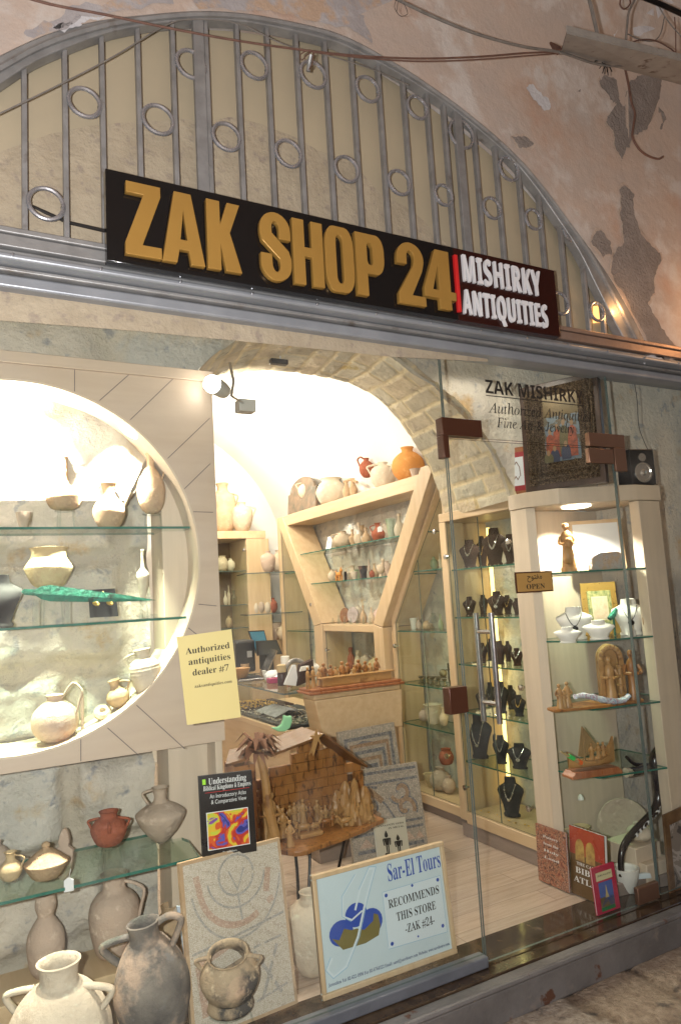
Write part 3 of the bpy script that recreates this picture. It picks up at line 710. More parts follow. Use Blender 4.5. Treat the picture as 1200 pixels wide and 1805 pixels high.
GL['2'] = [[(0,0),(1,0),(1,.15),(.50,.15),(.92,.56)] + arc(.5,.74,.5,.26,-20,180,14) + [(0,.64),(.36,.64)] + arc(.5,.76,.14,.11,180,-8,8) + [(.60,.64),(0,.16)]]
GL['S'] = [arc(.5,.75,.5,.25,0,180,12) + [(0,.68),(.06,.56),(.60,.33)] + arc(.5,.25,.13,.12,0,-180,8) + [(.37,.38),(0,.38)] + arc(.5,.25,.5,.25,180,360,12) + [(1,.34),(.92,.46),(.39,.69)] + arc(.5,.76,.12,.11,180,0,8) + [(.62,.62),(1,.62)]]
YL = YS-0.012
za = PY(224,449,YL).z; zz = PY(228,322,YL).z
for ch_, ua, va, ub, vb_ in [('Z',221,452,285,460),('A',286,461,361,472),('K',366,474,427,483),('S',460,490,514,495),('H',518,500,571,508),('O',575,512,625,514),('P',629,515,677,500),('2',702,530,749,536),('4',748,536,803,545)]:
    xa, xb = PY(ua, va, YL).x, PY(ub, vb_, YL).x
    dz = 0.004 if ch_ in 'SO2' else 0
    glyph(GL[ch_], (xa, YS-0.0225, za-dz), (xb-xa, 0, 0), (0, 0, zz-za+2*dz), (0, 0.022, 0), m_gold, sg, 'gold_letter', 0.0015)
mb = MB(); a = PY(801,449,YL); b = PY(806,549,YL); mb.box((xs-0.009, YS-0.016, b.z), (xs+0.008, YS-0.0005, a.z)); mb.build('red_bar', m_red, sg, bevel=0.002)
for s, pa, pb, pt in (('MISHIRKY', (818,494), (955,523), (818,450)), ('ANTIQUITIES', (818,552), (967,578), (820,511))):
    p0, p1, p2 = PY(*pa, YL), PY(*pb, YL), PY(*pt, YL); z = (p0.z+p1.z)/2; p0.z = p1.z = z; p0.y = p1.y = YS
    text(s, p0, p1, p2.z-z, (0,0,1), m_wlet, sg, 'sansb', deep=0.012, name='white_lettering', bold=-0.004, track=1.12)
mb = MB(); mb.tube([PY(-20,338,0.03), PY(60,365,-0.02), PY(120,392,-0.04), PY(190,408,-0.13)], 0.006, 6)
solo(mb, 'power_cable', m_wire, 'black cable sagging behind the grille bars to the left end of the sign', 'cable')
# ================================================================ round-window display panel
YP = 0.33; CX, CZ, RAD = 0.188, 1.655, 0.664
pn = thing('niche_panel', (0.2, YP, 0.945), 'pale laminate panel with big round opening and slanted grooves on the left', 'panel')
PX0, PX1, PZ0, PZ1 = -0.62, 0.926, 0.945, 2.375
circ = [(CX+RAD*math.cos(2*math.pi*i/96), CZ+RAD*math.sin(2*math.pi*i/96)) for i in range(96)]
glyph([[(PX0,PZ0),(PX1,PZ0),(PX1,PZ1),(PX0,PZ1)], circ], (0, YP, 0), (1,0,0), (0,0,1), (0,0.03,0), m_panel, pn, 'board')
mb = MB(); mb.strip([V((CX+RAD*math.cos(2*math.pi*i/96), YP-0.004, CZ+RAD*math.sin(2*math.pi*i/96))) for i in range(97)],
                    [V((CX+(RAD-0.008)*math.cos(2*math.pi*i/96), YP-0.004, CZ+(RAD-0.008)*math.sin(2*math.pi*i/96))) for i in range(97)], (0, 0.30, 0))
mb.build('ring_liner', m_beech_pale, pn, 60)
mb = MB(); mb.box((PX0, YP-0.012, PZ1), (PX1+0.004, 0.52, PZ1+0.045)); mb.build('cap_board', m_panel, pn, bevel=0.003)
mb = MB(); mb.box((0.74, 0.47, 0.02), (PX1-0.002, 0.655, PZ1-0.002)); mb.build('side_post', m_beech_pale, pn, bevel=0.003)
mb = MB(); mb.box((PX1-0.03, YP+0.031, 0.02), (PX1-0.001, 0.468, PZ1-0.002)); mb.build('return_board', m_beech_pale, pn, bevel=0.003)
for a, b in [((132,648),(132,690)),((228,660),(176,706)),((305,668),(230,740)),((370,737),(296,808)),((371,817),(325,862)),((376,903),(341,902)),
             ((143,1303),(143,1342)),((190,1283),(243,1330)),((241,1243),(326,1320)),((330,1105),(362,1130)),((350,1065),(382,1068))]:
    p, q_ = PY(*a, YP-0.0006), PY(*b, YP-0.0006); d = (q_-p).normalized(); n_ = V((-d.z, 0, d.x))*0.0016
    mb = MB(); mb.add([p+n_, q_+n_, q_-n_, p-n_], [(0,1,2,3)]); mb.build('groove', m_groove, pn, 0)
for x, z in ((0.26, CZ+0.625), (0.58, CZ+0.49)):
    a_ = math.atan2(z-CZ, x-CX); c = V((CX+(RAD-0.010)*math.cos(a_), 0.385, CZ+(RAD-0.010)*math.sin(a_))); ax = V((-math.cos(a_), 0, -math.sin(a_)))
    mb = MB(); mb.lathe(c, [(0.044, 0), (0.044, 0.004), (0.04, 0.005)], 20, axis=ax); mb.build('downlight', m_disc, pn)
def slab(name, poly, z, th, label, group=None, edge=None, mat=None):
    mb = MB(); mb.prism([V((x, y, z-th)) for x, y in poly], (0, 0, th)); n = len(poly)
    mb.m = [0, 0] + [1]*n
    return solo(mb, name, [mat or m_shelf, edge or m_gedge], label, 'shelf', group, smooth=0)
z1_ = 1.785; z2_ = 1.430
def chord(z): return math.sqrt(max(0, (RAD-0.012)**2-(z-CZ)**2))
slab('glass_shelf', [(CX-chord(z1_), 0.37), (CX+chord(z1_), 0.37), (CX+chord(z1_), 0.60), (CX-chord(z1_), 0.60)], z1_, 0.009, 'upper glass shelf in the round niche holding three tan jugs')
slab('glass_shelf', [(CX-chord(z2_), 0.37), (CX+chord(z2_), 0.37), (CX+chord(z2_), 0.60), (CX-chord(z2_), 0.60)], z2_, 0.009, 'lower glass shelf in the round niche holding the green bronze blade')
ZL = 0.575
a = PY(0,1588,0.22); b = PY(352,1512,0.22); ZL = (a.z+b.z)/2
slab('glass_shelf', [(-0.9,0.22), (b.x,0.22), (b.x+0.02,0.42), (b.x-0.03,0.60), (-0.9,0.60)], ZL, 0.010, 'wide glass shelf under the round niche with small pots on it')
# display floor and step
mb = MB(); mb.box((-1.25, 0.035, 0.004), (0.93, 0.62, 0.03)); solo(mb, 'display_plinth', m_granite, 'dark base board under the pottery display on the left', 'base', bevel=0.003)
mb = MB(); mb.box((-1.0, 0.36, 0.031), (0.62, 0.60, 0.205)); solo(mb, 'display_step', m_beech_h, 'low wooden step at the back of the pottery display under three jars', 'step', bevel=0.004)
# ================================================================ right wall unit with the big V frame
XU = 2.79
wu = thing('wall_unit', (2.95, 2.6, 0), 'tall beech wall unit with a V shaped frame and glass shelves along the right wall', 'wall unit')
def xpoly(name, yz, x0, x1, mt=m_beech, bev=0.004):
    q = MB(); q.prism([V((x0, y, z)) for y, z in yz], (x1-x0, 0, 0)); return q.build(name, mt, wu, 30, bevel=bev)
T = 2.275
xpoly('top_board', [(1.46,T-0.10),(3.83,T-0.10),(3.83,T),(1.46,T)], XU, 3.06, m_beech_h)
# sloping arms (near and far) and the legs under them
xpoly('arm', [(1.30,T+0.025),(1.455,T+0.025),(2.20,1.26),(2.07,1.235)], XU-0.055, 3.06)
xpoly('arm', [(3.84,T-0.005),(3.98,T-0.005),(3.27,1.23),(3.12,1.255)], XU-0.02, 3.06)
xpoly('leg', [(2.07,0.06),(2.20,0.06),(2.20,1.255),(2.07,1.23)], XU-0.055, 3.06)
xpoly('leg', [(3.12,0.06),(3.27,0.06),(3.27,1.225),(3.12,1.25)], XU-0.02, 3.06)
xpoly('middle_board', [(2.21,1.19),(3.11,1.19),(3.11,1.245),(2.21,1.245)], XU-0.01, 3.06, m_beech_h)
xpoly('lower_board', [(2.21,0.81),(3.11,0.81),(3.11,0.865),(2.21,0.865)], XU-0.01, 3.06, m_beech_h)
# near wing: frame, doors
xpoly('wing_frame', [(1.255,0.06),(1.30,0.06),(1.30,T-0.10),(1.255,T-0.02)], XU-0.02, 3.06)
xpoly('wing_arm', [(1.31,T-0.02),(1.36,T-0.11),(2.035,1.21),(2.035,1.30)], XU+0.005, XU+0.045)
xpoly('wing_arm', [(2.0,0.10),(2.045,0.10),(2.045,1.20),(2.0,1.26)], XU+0.005, XU+0.045)
xpoly('wing_floor', [(1.31,0.06),(2.06,0.06),(2.06,0.12),(1.31,0.12)], XU, 3.06, m_beech_h)
xpoly('wing_frame', [(3.97,0.06),(4.03,0.06),(4.03,T),(3.97,T-0.01)], XU+0.005, 3.06)
xpoly('wing_floor', [(3.28,0.06),(3.96,0.06),(3.96,0.12),(3.28,0.12)], XU, 3.06, m_beech_h)
q = MB(); q.box((XU+0.03, 1.26, 0.0), (3.06, 4.0, 0.058)); q.build('plinth', m_taupe, wu)
def xpane(yz, x=XU+0.012, name='glass_front'):
    q = MB(); q.prism([V((x, y, z)) for y, z in yz], (0.005, 0, 0)); q.m = [0, 0]+[1]*len(yz); return q.build(name, [m_case, m_dedge], wu, 0)
xpane([(1.32,0.125),(1.66,0.125),(1.66,1.70),(1.32,2.12)]); xpane([(1.664,0.125),(1.99,0.125),(1.99,1.26),(1.664,1.695)])
xpane([(3.29,0.125),(3.95,0.125),(3.95,2.15),(3.29,1.22)])
xpane([(2.23,0.87),(3.09,0.87),(3.09,1.185),(2.23,1.185)], XU+0.0)
def knob(parent, x, y, z, ax=(-1,0,0)):
    q = MB(); q.lathe((x, y, z), [(0.006,0),(0.006,0.018),(0.016,0.022),(0.016,0.036),(0.004,0.04)], 12, axis=V(ax)); q.build('door_knob', m_chrome, parent)
for y, z in ((1.45,0.42),(2.25,1.03),(3.06,1.03),(3.31,1.42),(1.40,1.86),(1.98,1.10)): knob(wu, XU+0.012, y, z)
for nm, y0, y1, z in (('top',1.60,3.70,1.885),('mid',1.80,3.50,1.605)):
    q = MB(); q.box((XU+0.02, y0, z-0.008), (3.06, y1, z)); q.m = [0,0,0,0,0,0]; q.m = [1 if abs((q.v[f[0]]+q.v[f[2]]).z/2-(z-0.004)) < 0.001 else 0 for f in q.f]
    q.build('glass_shelf', [m_shelf, m_gedge], wu, 0)
for y0, y1, zs in ((1.31,2.03,(1.62,1.205,0.835,0.56)),(3.29,3.96,(1.73,1.18,0.62))):
    for z in zs:
        q = MB(); a_, b_ = y0, y1
        if z > 1.25: a_, b_ = (y0, min(y1, 1.33+(2.24-z)*0.68)) if y0 < 2 else (max(y0, 3.24+(z-1.22)*0.66), y1)
        q.box((XU+0.03, a_, z-0.008), (3.06, b_, z)); q.m = [1 if abs((q.v[f[0]]+q.v[f[2]]).z/2-(z-0.004)) < 0.001 else 0 for f in q.f]
        q.build('glass_shelf', [m_shelf, m_gedge], wu, 0)
q = MB(); q.box((3.02, 1.312, 0.13), (3.032, 1.335, 1.9)); q.build('led_strip', m_led, wu)
lamp('AREA', 'led_light_wing', (3.0, 1.36, 0.9), 1.0, (1,0.80,0.45), 0.5, aim=(3.1,1.8,0.9))
# ================================================================ tall jewellery case
jc = thing('jewellery_case', (2.87, 0.9, 0), 'tall beech case with glass doors and six shelves of brown necklace busts', 'display case')
XC = 2.70
def jb(name, lo, hi, mt=m_beech, bev=0.004):
    q = MB(); q.box(lo, hi); return q.build(name, mt, jc, bevel=bev)
jb('top_board', (XC, 0.56, 1.90), (3.06, 1.25, 1.955), m_beech_h)
jb('post', (XC, 1.19, 0.10), (XC+0.03, 1.25, 1.898)); jb('post', (XC, 0.50, 0.10), (XC+0.10, 0.57, 1.94), m_beech_pale)
jb('side_board', (XC+0.032, 1.225, 0.10), (3.06, 1.25, 1.898)); jb('floor_board', (XC, 0.572, 0.085), (3.06, 1.188, 0.15), m_beech_h)
jb('plinth', (XC+0.01, 0.50, 0.0), (3.05, 1.25, 0.083), m_taupe)
q = MB()
for a_, b_ in ((0.575,0.885),(0.889,1.188)):
    for c_ in (0,): q.prism([V((XC+0.012, y, z)) for y, z in ((a_,0.155),(b_,0.155),(b_,1.895),(a_,1.895))], (0.005,0,0))
q.m = ([0,0]+[1]*4)*2; q.build('glass_door', [m_case, m_dedge], jc, 0)
for z in (1.60,1.305,1.02,0.735,0.44):
    q = MB(); q.box((XC+0.035, 0.58, z-0.008), (3.05, 1.215, z)); q.m = [1 if abs((q.v[f[0]]+q.v[f[2]]).z/2-(z-0.004)) < 0.001 else 0 for f in q.f]
    q.build('glass_shelf', [m_shelf, m_gedge], jc, 0)
for y, z in ((1.16,0.30),(0.62,0.30),(1.18,1.68),(0.60,0.93),(0.60,1.72)): knob(jc, XC+0.012, y, z)
q = MB(); q.box((3.03, 1.17, 0.16), (3.045, 1.19, 1.86)); q.build('led_strip', m_led, jc)
lamp('AREA', 'led_light_case', (3.02, 1.16, 0.95), 1.1, (1,0.80,0.45), 0.5, aim=(3.1,0.7,0.95))
# ================================================================ corner case beside the door
cc = thing('corner_case', (2.9, 0.25, 0), 'pale beech corner display case beside the door with angled glass shelves and bright top light', 'display case')
def cb(name, poly, z0, z1, mt=m_beech_pale, bev=0.003):
    q = MB(); q.prism([V((x, y, z0)) for x, y in poly], (0, 0, z1-z0)); return q.build(name, mt, cc, bevel=bev)
TOPP = [(2.60,0.50),(2.59,0.36),(2.70,0.22),(3.06,0.045),(3.24,0.045),(3.24,0.47),(2.72,0.47)]
ztop = 1.955
cb('top_board', [(2.605,0.49),(2.605,0.36),(2.69,0.21),(3.05,0.035),(3.24,0.035),(3.24,0.47),(2.79,0.47)], 1.875, ztop)
cb('side_post', [(2.61,0.487),(2.61,0.37),(2.64,0.33),(2.695,0.487)], 0.0, 1.873)
cb('side_post', [(3.07,0.10),(3.07,0.04),(3.23,0.04),(3.23,0.10)], 0.0, 1.873)
cb('side_board', [(2.70,0.486),(2.70,0.46),(3.23,0.46),(3.23,0.486)], 0.0, 1.873)
cb('plinth', [(2.70,0.45),(2.64,0.33),(2.74,0.12),(3.06,0.06),(3.06,0.45)], 0.004, 0.06, m_taupe)
SH = [(2.635,0.345),(2.685,0.115),(3.065,0.035),(3.068,0.10),(3.22,0.105),(3.22,0.455),(2.70,0.455)]
for z, nm in ((1.53,'a'),(1.19,'b'),(0.87,'c'),(0.555,'d')):
    q = MB(); q.prism([V((x, y, z-0.008)) for x, y in SH], (0,0,0.008)); q.m = [0,0]+[1]*len(SH); q.build('glass_shelf', [m_shelf, m_gedge], cc, 0)
masonry('stone_wall', lambda a, b: V((3.225, 0.11+0.34*a, 0.02+1.85*b)), lambda a, b: V((-1,0,0)), 20, 80, field(55, 0.3, 0.4), lambda a, b: (0.34*a, 1.85*b), m_stone, None, None, 0.006, 0.008).parent = cc
q = MB(); q.lathe((2.86, 0.26, 1.862), [(0.06,0),(0.075,0.004),(0.075,0.012),(0.01,0.012)], 24); q.build('downlight', m_disc, cc)
# ================================================================ counter
ct = thing('glass_counter', (1.95, 1.9, 0), 'glass topped jewellery counter with beech end running back into the shop', 'counter')
q = MB(); q.box((1.74, 1.62, 0.905), (2.40, 2.95, 0.915)); q.m = [1 if abs((q.v[f[0]]+q.v[f[2]]).z/2-0.91) < 0.001 else 0 for f in q.f]; q.build('glass_top', [m_case, m_dedge], ct, 0)
q = MB(); q.box((1.745, 1.62, 0.70), (1.751, 2.95, 0.903)); q.build('glass_side', [m_case], ct, 0)
q = MB(); q.box((1.74, 1.62, 0.66), (2.40, 2.95, 0.695)); q.build('case_floor', m_beech_h, ct, bevel=0.003)
q = MB(); q.box((1.76, 1.62, 0.10), (2.38, 2.95, 0.658)); q.build('front_panel', m_beech_h, ct, bevel=0.003)
q = MB(); q.box((1.80, 1.36, 0.0), (2.30, 2.9, 0.098)); q.build('plinth', m_taupe, ct)
q = MB(); q.prism([V((1.905,1.45,0.65)), V((2.46,1.45,0.65)), V((2.47,1.45,0.875)), V((1.86,1.45,0.875))], (0,0.165,0)); q.box((1.86,1.452,0.876),(2.46,1.61,0.905)); q.build('end_panel', m_beech_h, ct, bevel=0.006)
q = MB(); q.prism([V((1.93,1.50,0.0)), V((2.40,1.50,0.0)), V((2.43,1.50,0.648)), V((1.93,1.50,0.648))], (0,0.10,0)); q.build('end_leg', m_beech, ct, bevel=0.004)
# ================================================================ back cabinet and corner shelves
bc = thing('back_cabinet', (2.2, 4.35, 0), 'beech cabinet with dark glass doors in the far left corner, two jars on top', 'cabinet')
YB = 4.15
a = PY(378,938,YB); b = PY(433,933,YB); c = PY(474,960,YB)
zc = a.z+0.01
q = MB(); q.box((a.x-0.4, YB, zc-0.075), (c.x-0.03, 4.66, zc)); q.build('top_board', m_beech_h, bc, bevel=0.004)
q = MB(); q.box((b.x, YB, 0), (c.x, YB+0.03, zc-0.077)); q.build('front_board', m_beech, bc, bevel=0.004)
q = MB(); q.box((b.x, YB+0.031, 0), (b.x+0.03, 4.66, zc-0.077)); q.build('side_board', m_beech, bc, bevel=0.004)
q = MB(); q.box((a.x-0.4, 4.62, 0), (b.x-0.002, 4.65, zc-0.077)); q.build('back_board', pm('dark_brown_board', (0.20,0.12,0.06), (0.26,0.16,0.09), 5, 0.6), bc)
q = MB(); q.box((a.x-0.4, YB+0.004, 0.3), (b.x-0.004, YB+0.01, zc-0.08)); q.build('glass_door', [m_case], bc, 0)
bz = [PY(395,v,YB+0.05).z for v in (1007, 1067, 1108)]
for z in bz:
    q = MB(); q.box((a.x-0.4, YB+0.02, z-0.008), (b.x-0.005, 4.6, z)); q.m = [1 if abs((q.v[f[0]]+q.v[f[2]]).z/2-(z-0.004)) < 0.001 else 0 for f in q.f]; q.build('glass_shelf', [m_shelf, m_dedge], bc, 0)
q = MB(); q.lathe((b.x-0.03, YB+0.004, PY(430,970,YB).z), [(0.006,0),(0.006,0.018),(0.018,0.022),(0.018,0.036),(0.004,0.04)], 12, axis=V((0,-1,0))); q.build('door_knob', m_chrome, bc)
cz = []
for u, v, nm in ((440,1010,'upper'),(445,1083,'lower')):
    p = PY(u, v, YB-0.12); z = p.z; cz.append(z)
    slab('corner_shelf', [(p.x-0.05, YB-0.12), (2.98, YB-0.22), (3.05, 4.6), (p.x+0.05, 4.6)], z, 0.009, nm+' glass corner shelf between the far cabinet and the V frame', edge=m_dedge)
# ================================================================ pottery
PR = dict(
 round=[(.30,0),(.6,.06),(.92,.25),(1,.45),(.9,.65),(.6,.8),(.36,.87),(.34,.93),(.42,1)],
 amph=[(.42,0),(.55,.04),(.8,.2),(.97,.45),(1,.62),(.9,.76),(.6,.86),(.38,.9),(.36,.95),(.42,1)],
 wide=[(.4,0),(.7,.1),(1,.45),(.97,.55),(.75,.75),(.72,.9),(.82,1)],
 flask=[(.35,0),(.75,.04),(1,.2),(.95,.28),(.55,.4),(.30,.5),(.25,.7),(.25,.95),(.31,1)],
 jug=[(.4,0),(.7,.08),(.98,.3),(1,.42),(.85,.55),(.5,.68),(.38,.78),(.4,.92),(.55,1)],
 carin=[(.08,0),(.3,.07),(.72,.27),(1,.5),(.93,.58),(.6,.68),(.3,.75),(.25,.85),(.26,.95),(.36,1)],
 pot2=[(.3,0),(.7,.1),(1,.42),(.97,.58),(.75,.75),(.5,.82),(.46,.9),(.56,1)],
 gourd=[(.6,0),(.85,.1),(1,.35),(.92,.52),(.6,.66),(.42,.73),(.54,.82),(.56,.9),(.47,1)],
 bottle=[(.5,0),(.8,.08),(1,.3),(.8,.5),(.4,.65),(.25,.75),(.22,.92),(.34,1)],
 bowl=[(.4,0),(.5,.1),(.85,.6),(1,1)],
 cup=[(.55,0),(.62,.1),(.85,.8),(1,1)],
 store=[(.45,0),(.66,.06),(.9,.3),(1,.5),(.98,.64),(.86,.76),(.56,.83),(.42,.855),(.38,.90),(.385,.96),(.42,1)],
 shoulder=[(.5,0),(.75,.06),(.95,.3),(1,.5),(.93,.64),(.72,.74),(.47,.80),(.45,.92),(.55,1)],
 cook=[(.3,0),(.75,.08),(1,.4),(.95,.6),(.78,.78),(.62,.86),(.60,.93),(.70,1)],
 slim=[(.35,0),(.5,.05),(.75,.25),(1,.5),(.8,.6),(.35,.7),(.28,.95),(.4,1)],
 alab=[(.15,0),(.6,.2),(1,.52),(.9,.6),(.4,.68),(.35,.95),(.5,1)],
)
def rad_at(prof, t):
    for (r0, t0), (r1, t1) in zip(prof, prof[1:]):
        if t0 <= t <= t1: return r0+(r1-r0)*(t-t0)/max(1e-6, t1-t0)
    return prof[-1][0]
def sprof(prof, n=3):
    P_ = smoothline([V((r, t, 0)) for r, t in prof], n); return [(max(0.005, p.x), p.y) for p in P_]
def pot_mesh(base, h, r, prof, mat, handles=(), name='jar', label='', cat='jar', group=None, tilt=None, wob=0.02, mouth=0.82, hmat=None, ribs=0):
    base = V(base); pf = sprof(PR[prof] if isinstance(prof, str) else prof)
    if ribs: pf2 = smoothline([V((a, b, 0)) for a, b in pf], 3); pf = [(p.x*(1+0.012*math.sin(p.y*ribs*6.283)), p.y) for p in pf2]
    full = [(a*r, b*h) for a, b in pf]; rl = full[-1][0]
    full += [(rl*(mouth+0.09), h*1.006), (rl*mouth, h*0.99), (rl*mouth*0.92, h*0.90)] + [(max(.004, min(rad_at(pf, t)*r*.86, rl*mouth*(.92+(.9-t)*2.2))), h*t) for t in (.8,.7,.58,.45)] + [(0.002, h*0.40)]
    Mx = None
    if tilt: Mx = Matrix.Translation(base) @ Matrix.Rotation(R(tilt[1]), 4, tilt[0]) @ Matrix.Translation(-base)
    q = MB(); q.lathe(base, full, 30 if r > 0.03 else 16, wob, random.uniform(0, 50))
    if Mx: q.v = [Mx @ p for p in q.v]
    if not handles: return solo(q, name, mat, label, cat, group, 50)
    t = thing(name, base, label, cat, group); q.build('body', mat, t, 50)
    for hd_ in handles:
        ang, t0, t1, out, th = hd_[:5]; lift = hd_[5] if len(hd_) > 5 else 0.0
        d = IR*math.cos(R(ang)) + IF*math.sin(R(ang))
        pa = base + d*(rad_at(pf, t1)*r*0.93) + UP*(t1*h); pb = base + d*(rad_at(pf, t0)*r*0.95) + UP*(t0*h)
        ro = max(rad_at(pf, t0), rad_at(pf, t1))*r; m1 = base + d*(ro+out*r) + UP*((t1*0.75+t0*0.25)*h+lift*h); m0 = pa.lerp(m1, 0.55) + UP*(0.06*(t1-t0)*h+lift*h*0.9); m2 = pb.lerp(m1, 0.6) - UP*(0.02*h)
        q = MB(); q.tube(smoothline([pa, m0, m1, m2, pb], 5), th*r, 8, flat=0.75)
        if Mx: q.v = [Mx @ p for p in q.v]
        q.build('handle', hmat or mat, t, 60)
    return t
def pot(name, label, u, vt, vb, wpx, plane, prof, mat, handles=(), cat=None, group=None, zb=None, **kw):
    a, b = pl(u, vt, plane), pl(u, vb, plane); h = a.z-b.z; base = V(b)
    if zb is not None: base.z = zb
    return pot_mesh(base, h, wpx/2*px_size(b), prof, mat, handles, name, label, cat or name, group, **kw)
def stand(label, u, vt, vb, wpx, plane, zb=None):
    a, b = pl(u, vt, plane), pl(u, vb, plane); r = wpx/2*px_size(b)
    if zb is not None: b.z = zb
    q = MB()
    for k in range(3):
        d = IR*math.cos(R(30+120*k)) + IF*math.sin(R(30+120*k)); q.tube([b+d*r*1.05, V((b.x, b.y, a.z))+d*r*0.85], 0.0035, 8)
    q.tube([V((b.x, b.y, a.z-0.004))+(IR*math.cos(R(18*k))+IF*math.sin(R(18*k)))*r*0.85 for k in range(20)], 0.003, 6, closed=True)
    return solo(q, 'acrylic_stand', m_acryl, label, 'stand')
S = ('Y', 0.48)
pot('flask', 'tan long-necked flask on the upper niche shelf', 113, 805, 899, 60, S, 'flask', c_tan)
stand('clear stand under the long-necked flask on the upper niche shelf', 113, 899, 921, 34, S, z1_+0.0)
pot('jug', 'squat tan jug with one handle in the middle of the upper niche shelf', 193, 840, 921, 55, S, 'jug', c_tan, [(0,.45,.88,.32,.10)], zb=z1_+.001)
pot('jug', 'tall pale jug on a clear stand by the right rim of the round niche', 268, 800, 905, 48, ('Y', .44), [(.4,0),(.8,.1),(1,.33),(.9,.52),(.5,.70),(.27,.78),(.28,.92),(.38,1)], c_tan, [(0,.55,.95,.30,.09)])
stand('clear stand under the tall pale jug at the right rim of the round niche', 268, 905, 922, 34, ('Y', .44), z1_+0.0)
pot('oil_lamp', 'tiny dark oil lamp at the left of the upper niche shelf', 42, 890, 921, 26, S, 'bowl', c_greytan, cat='lamp', zb=z1_+.001)
pot('jar', 'wide pale carinated jar raised behind the green blade on the lower niche shelf', 87, 966, 1036, 80, ('Y', .53), 'wide', c_yellow)
stand('clear stand under the wide carinated jar in the round niche', 87, 1036, 1094, 44, ('Y', .53), z2_+0.0)
pot('bottle', 'slim pale spindle bottle standing at the right of the lower niche shelf', 253, 970, 1058, 22, ('Y', .47), [(.12,0),(.5,.1),(.9,.38),(1,.5),(.75,.58),(.3,.66),(.22,.95),(.35,1)], c_cream)
stand('clear stand under the slim spindle bottle', 253, 1058, 1088, 14, ('Y', .47), z2_+0.0)
# green bronze blade on posts
NICHE_BUST = True
a = PY(38,1043,.42); b = PY(276,1058,.42)
q = MB(); ux = (b-a).normalized(); L_ = (b-a).length; up = UP
outl = [(0,.0),(.02,.09),(.10,.10),(.14,.22),(.20,.27),(.45,.20),(.75,.11),(1,0),(.75,-.11),(.45,-.20),(.20,-.25),(.14,-.20),(.10,-.10),(.02,-.09)]
q.prism([a+ux*(x*L_)+up*(z*0.115)+V((0,-0.002,0)) for x, z in outl], (0,0.004,0))
q.prism([a+ux*(x*L_)+up*z+V((0,-0.006,0)) for x, z in ((.02,.004),(.9,.002),(.9,-.002),(.02,-.004))], (0,0.012,0))
m_verd = pm('green_patina_bronze', (0.015,0.13,0.085), (0.03,0.24,0.16), 30, 0.6, 0.3, 0.5, 60, spots=((0.012,0.05,0.035), 22, 0.55, 0.65))
solo(q, 'spear_blade', m_verd, 'long green patinated bronze spear blade lying on clear posts in the round niche', 'blade', smooth=20)
for i, u in enumerate((62, 118)):
    p = PY(u, 1048, .425); q = MB(); q.box((p.x-.008, .415, z2_+.001), (p.x+.008, .437, p.z-0.018)); solo(q, 'acrylic_post', m_acryl, ('left' if i == 0 else 'right')+' clear post carrying the green bronze blade', 'stand')
ea = thing('earring_card', PY(182,1086,.47), 'black card showing two gold earrings on the lower niche shelf', 'card')
p = [PY(156,1040,.48), PY(203,1037,.48), PY(209,1086,.46), PY(159,1089,.46)]
q = MB(); q.prism(p, (0,0.004,0)); q.build('card', m_dark, ea, 0)
for u, v, r_ in ((170,1064,5),(194,1063,5)):
    c = PY(u, v, .462); k_ = px_size(c); q = MB(); q.ell(c, IR*(r_*1.25*k_), V((0,0.006,0)), (UP*0.9+IR*(-.35))*(r_*0.95*k_)); q.tube([c+UP*(5*k_), PY((u+182)/2, 1050, .464), PY(182,1042,.466)], 0.0012, 5); q.build('earring', m_goldj, ea)
ps = PY(10, 1098, .46); 
for u in (250, 272):
    p = PY(u, 1086, .42); q = MB(); q.box((p.x-.012, .41, z2_+.001), (p.x+.012, .43, z2_+.016)); solo(q, 'acrylic_block', m_acryl, 'small clear block on the shelf edge '+('below the spindle bottle' if u == 250 else 'nearest the right rim of the round niche'), 'block')
# bottom of the ring: everything rests on the curved liner
def ring_pt(u, y=.43):
    x = PY(u, 1290, y).x; return V((x, y, CZ-math.sqrt(max(0.01, (RAD-.0085)**2-(x-CX)**2))))
def rpot(name, label, u, hpx, wpx, prof, mat, handles=(), cat=None, y=.43, tilt=None, drop_=0.0, **kw):
    p = ring_pt(u, y); k = px_size(p); p.z -= .004+drop_; return pot_mesh(p, hpx*k, wpx/2*k, prof, mat, handles, name, label, cat or name, None, tilt=tilt, **kw)
rpot('jug', 'round pink-grey jug with a tall loop handle at the bottom of the round niche', 98, 82, 80, 'round', c_pink, [(0,.55,.93,.22,.07,.22)])
rpot('rod', 'thin upright rod beside the loop-handled jug in the round niche', 146, 66, 6, [(.9,0),(1,.5),(.9,1)], c_pink, wob=0)
p = ring_pt(184, .42); q = MB()
q.lathe(p+UP*.022+V((-.004,0,0)), [(0.016,-.018),(0.032,-.008),(0.032,0.004),(0.021,0.013),(0.012,0.011),(0.010,0.002),(0.001,0.0)], 20, axis=V((-.1,-0.75,0.65)))
solo(q, 'oil_lamp', c_pale, 'round clay oil lamp with dark filling hole at the bottom of the round niche', 'lamp')
rpot('juglet', 'small tan juglet leaning in the bottom right of the round niche', 214, 48, 40, 'jug', c_tan, [(10,.5,.9,.3,.12)], cat='jug', tilt=('Y', -14))
rpot('jug', 'ribbed pale jug with left handle at the lower right of the round niche', 264, 74, 54, 'shoulder', c_cream, [(180,.55,.93,.25,.08)], tilt=('Y', -8), ribs=12, drop_=.03, y=.39)
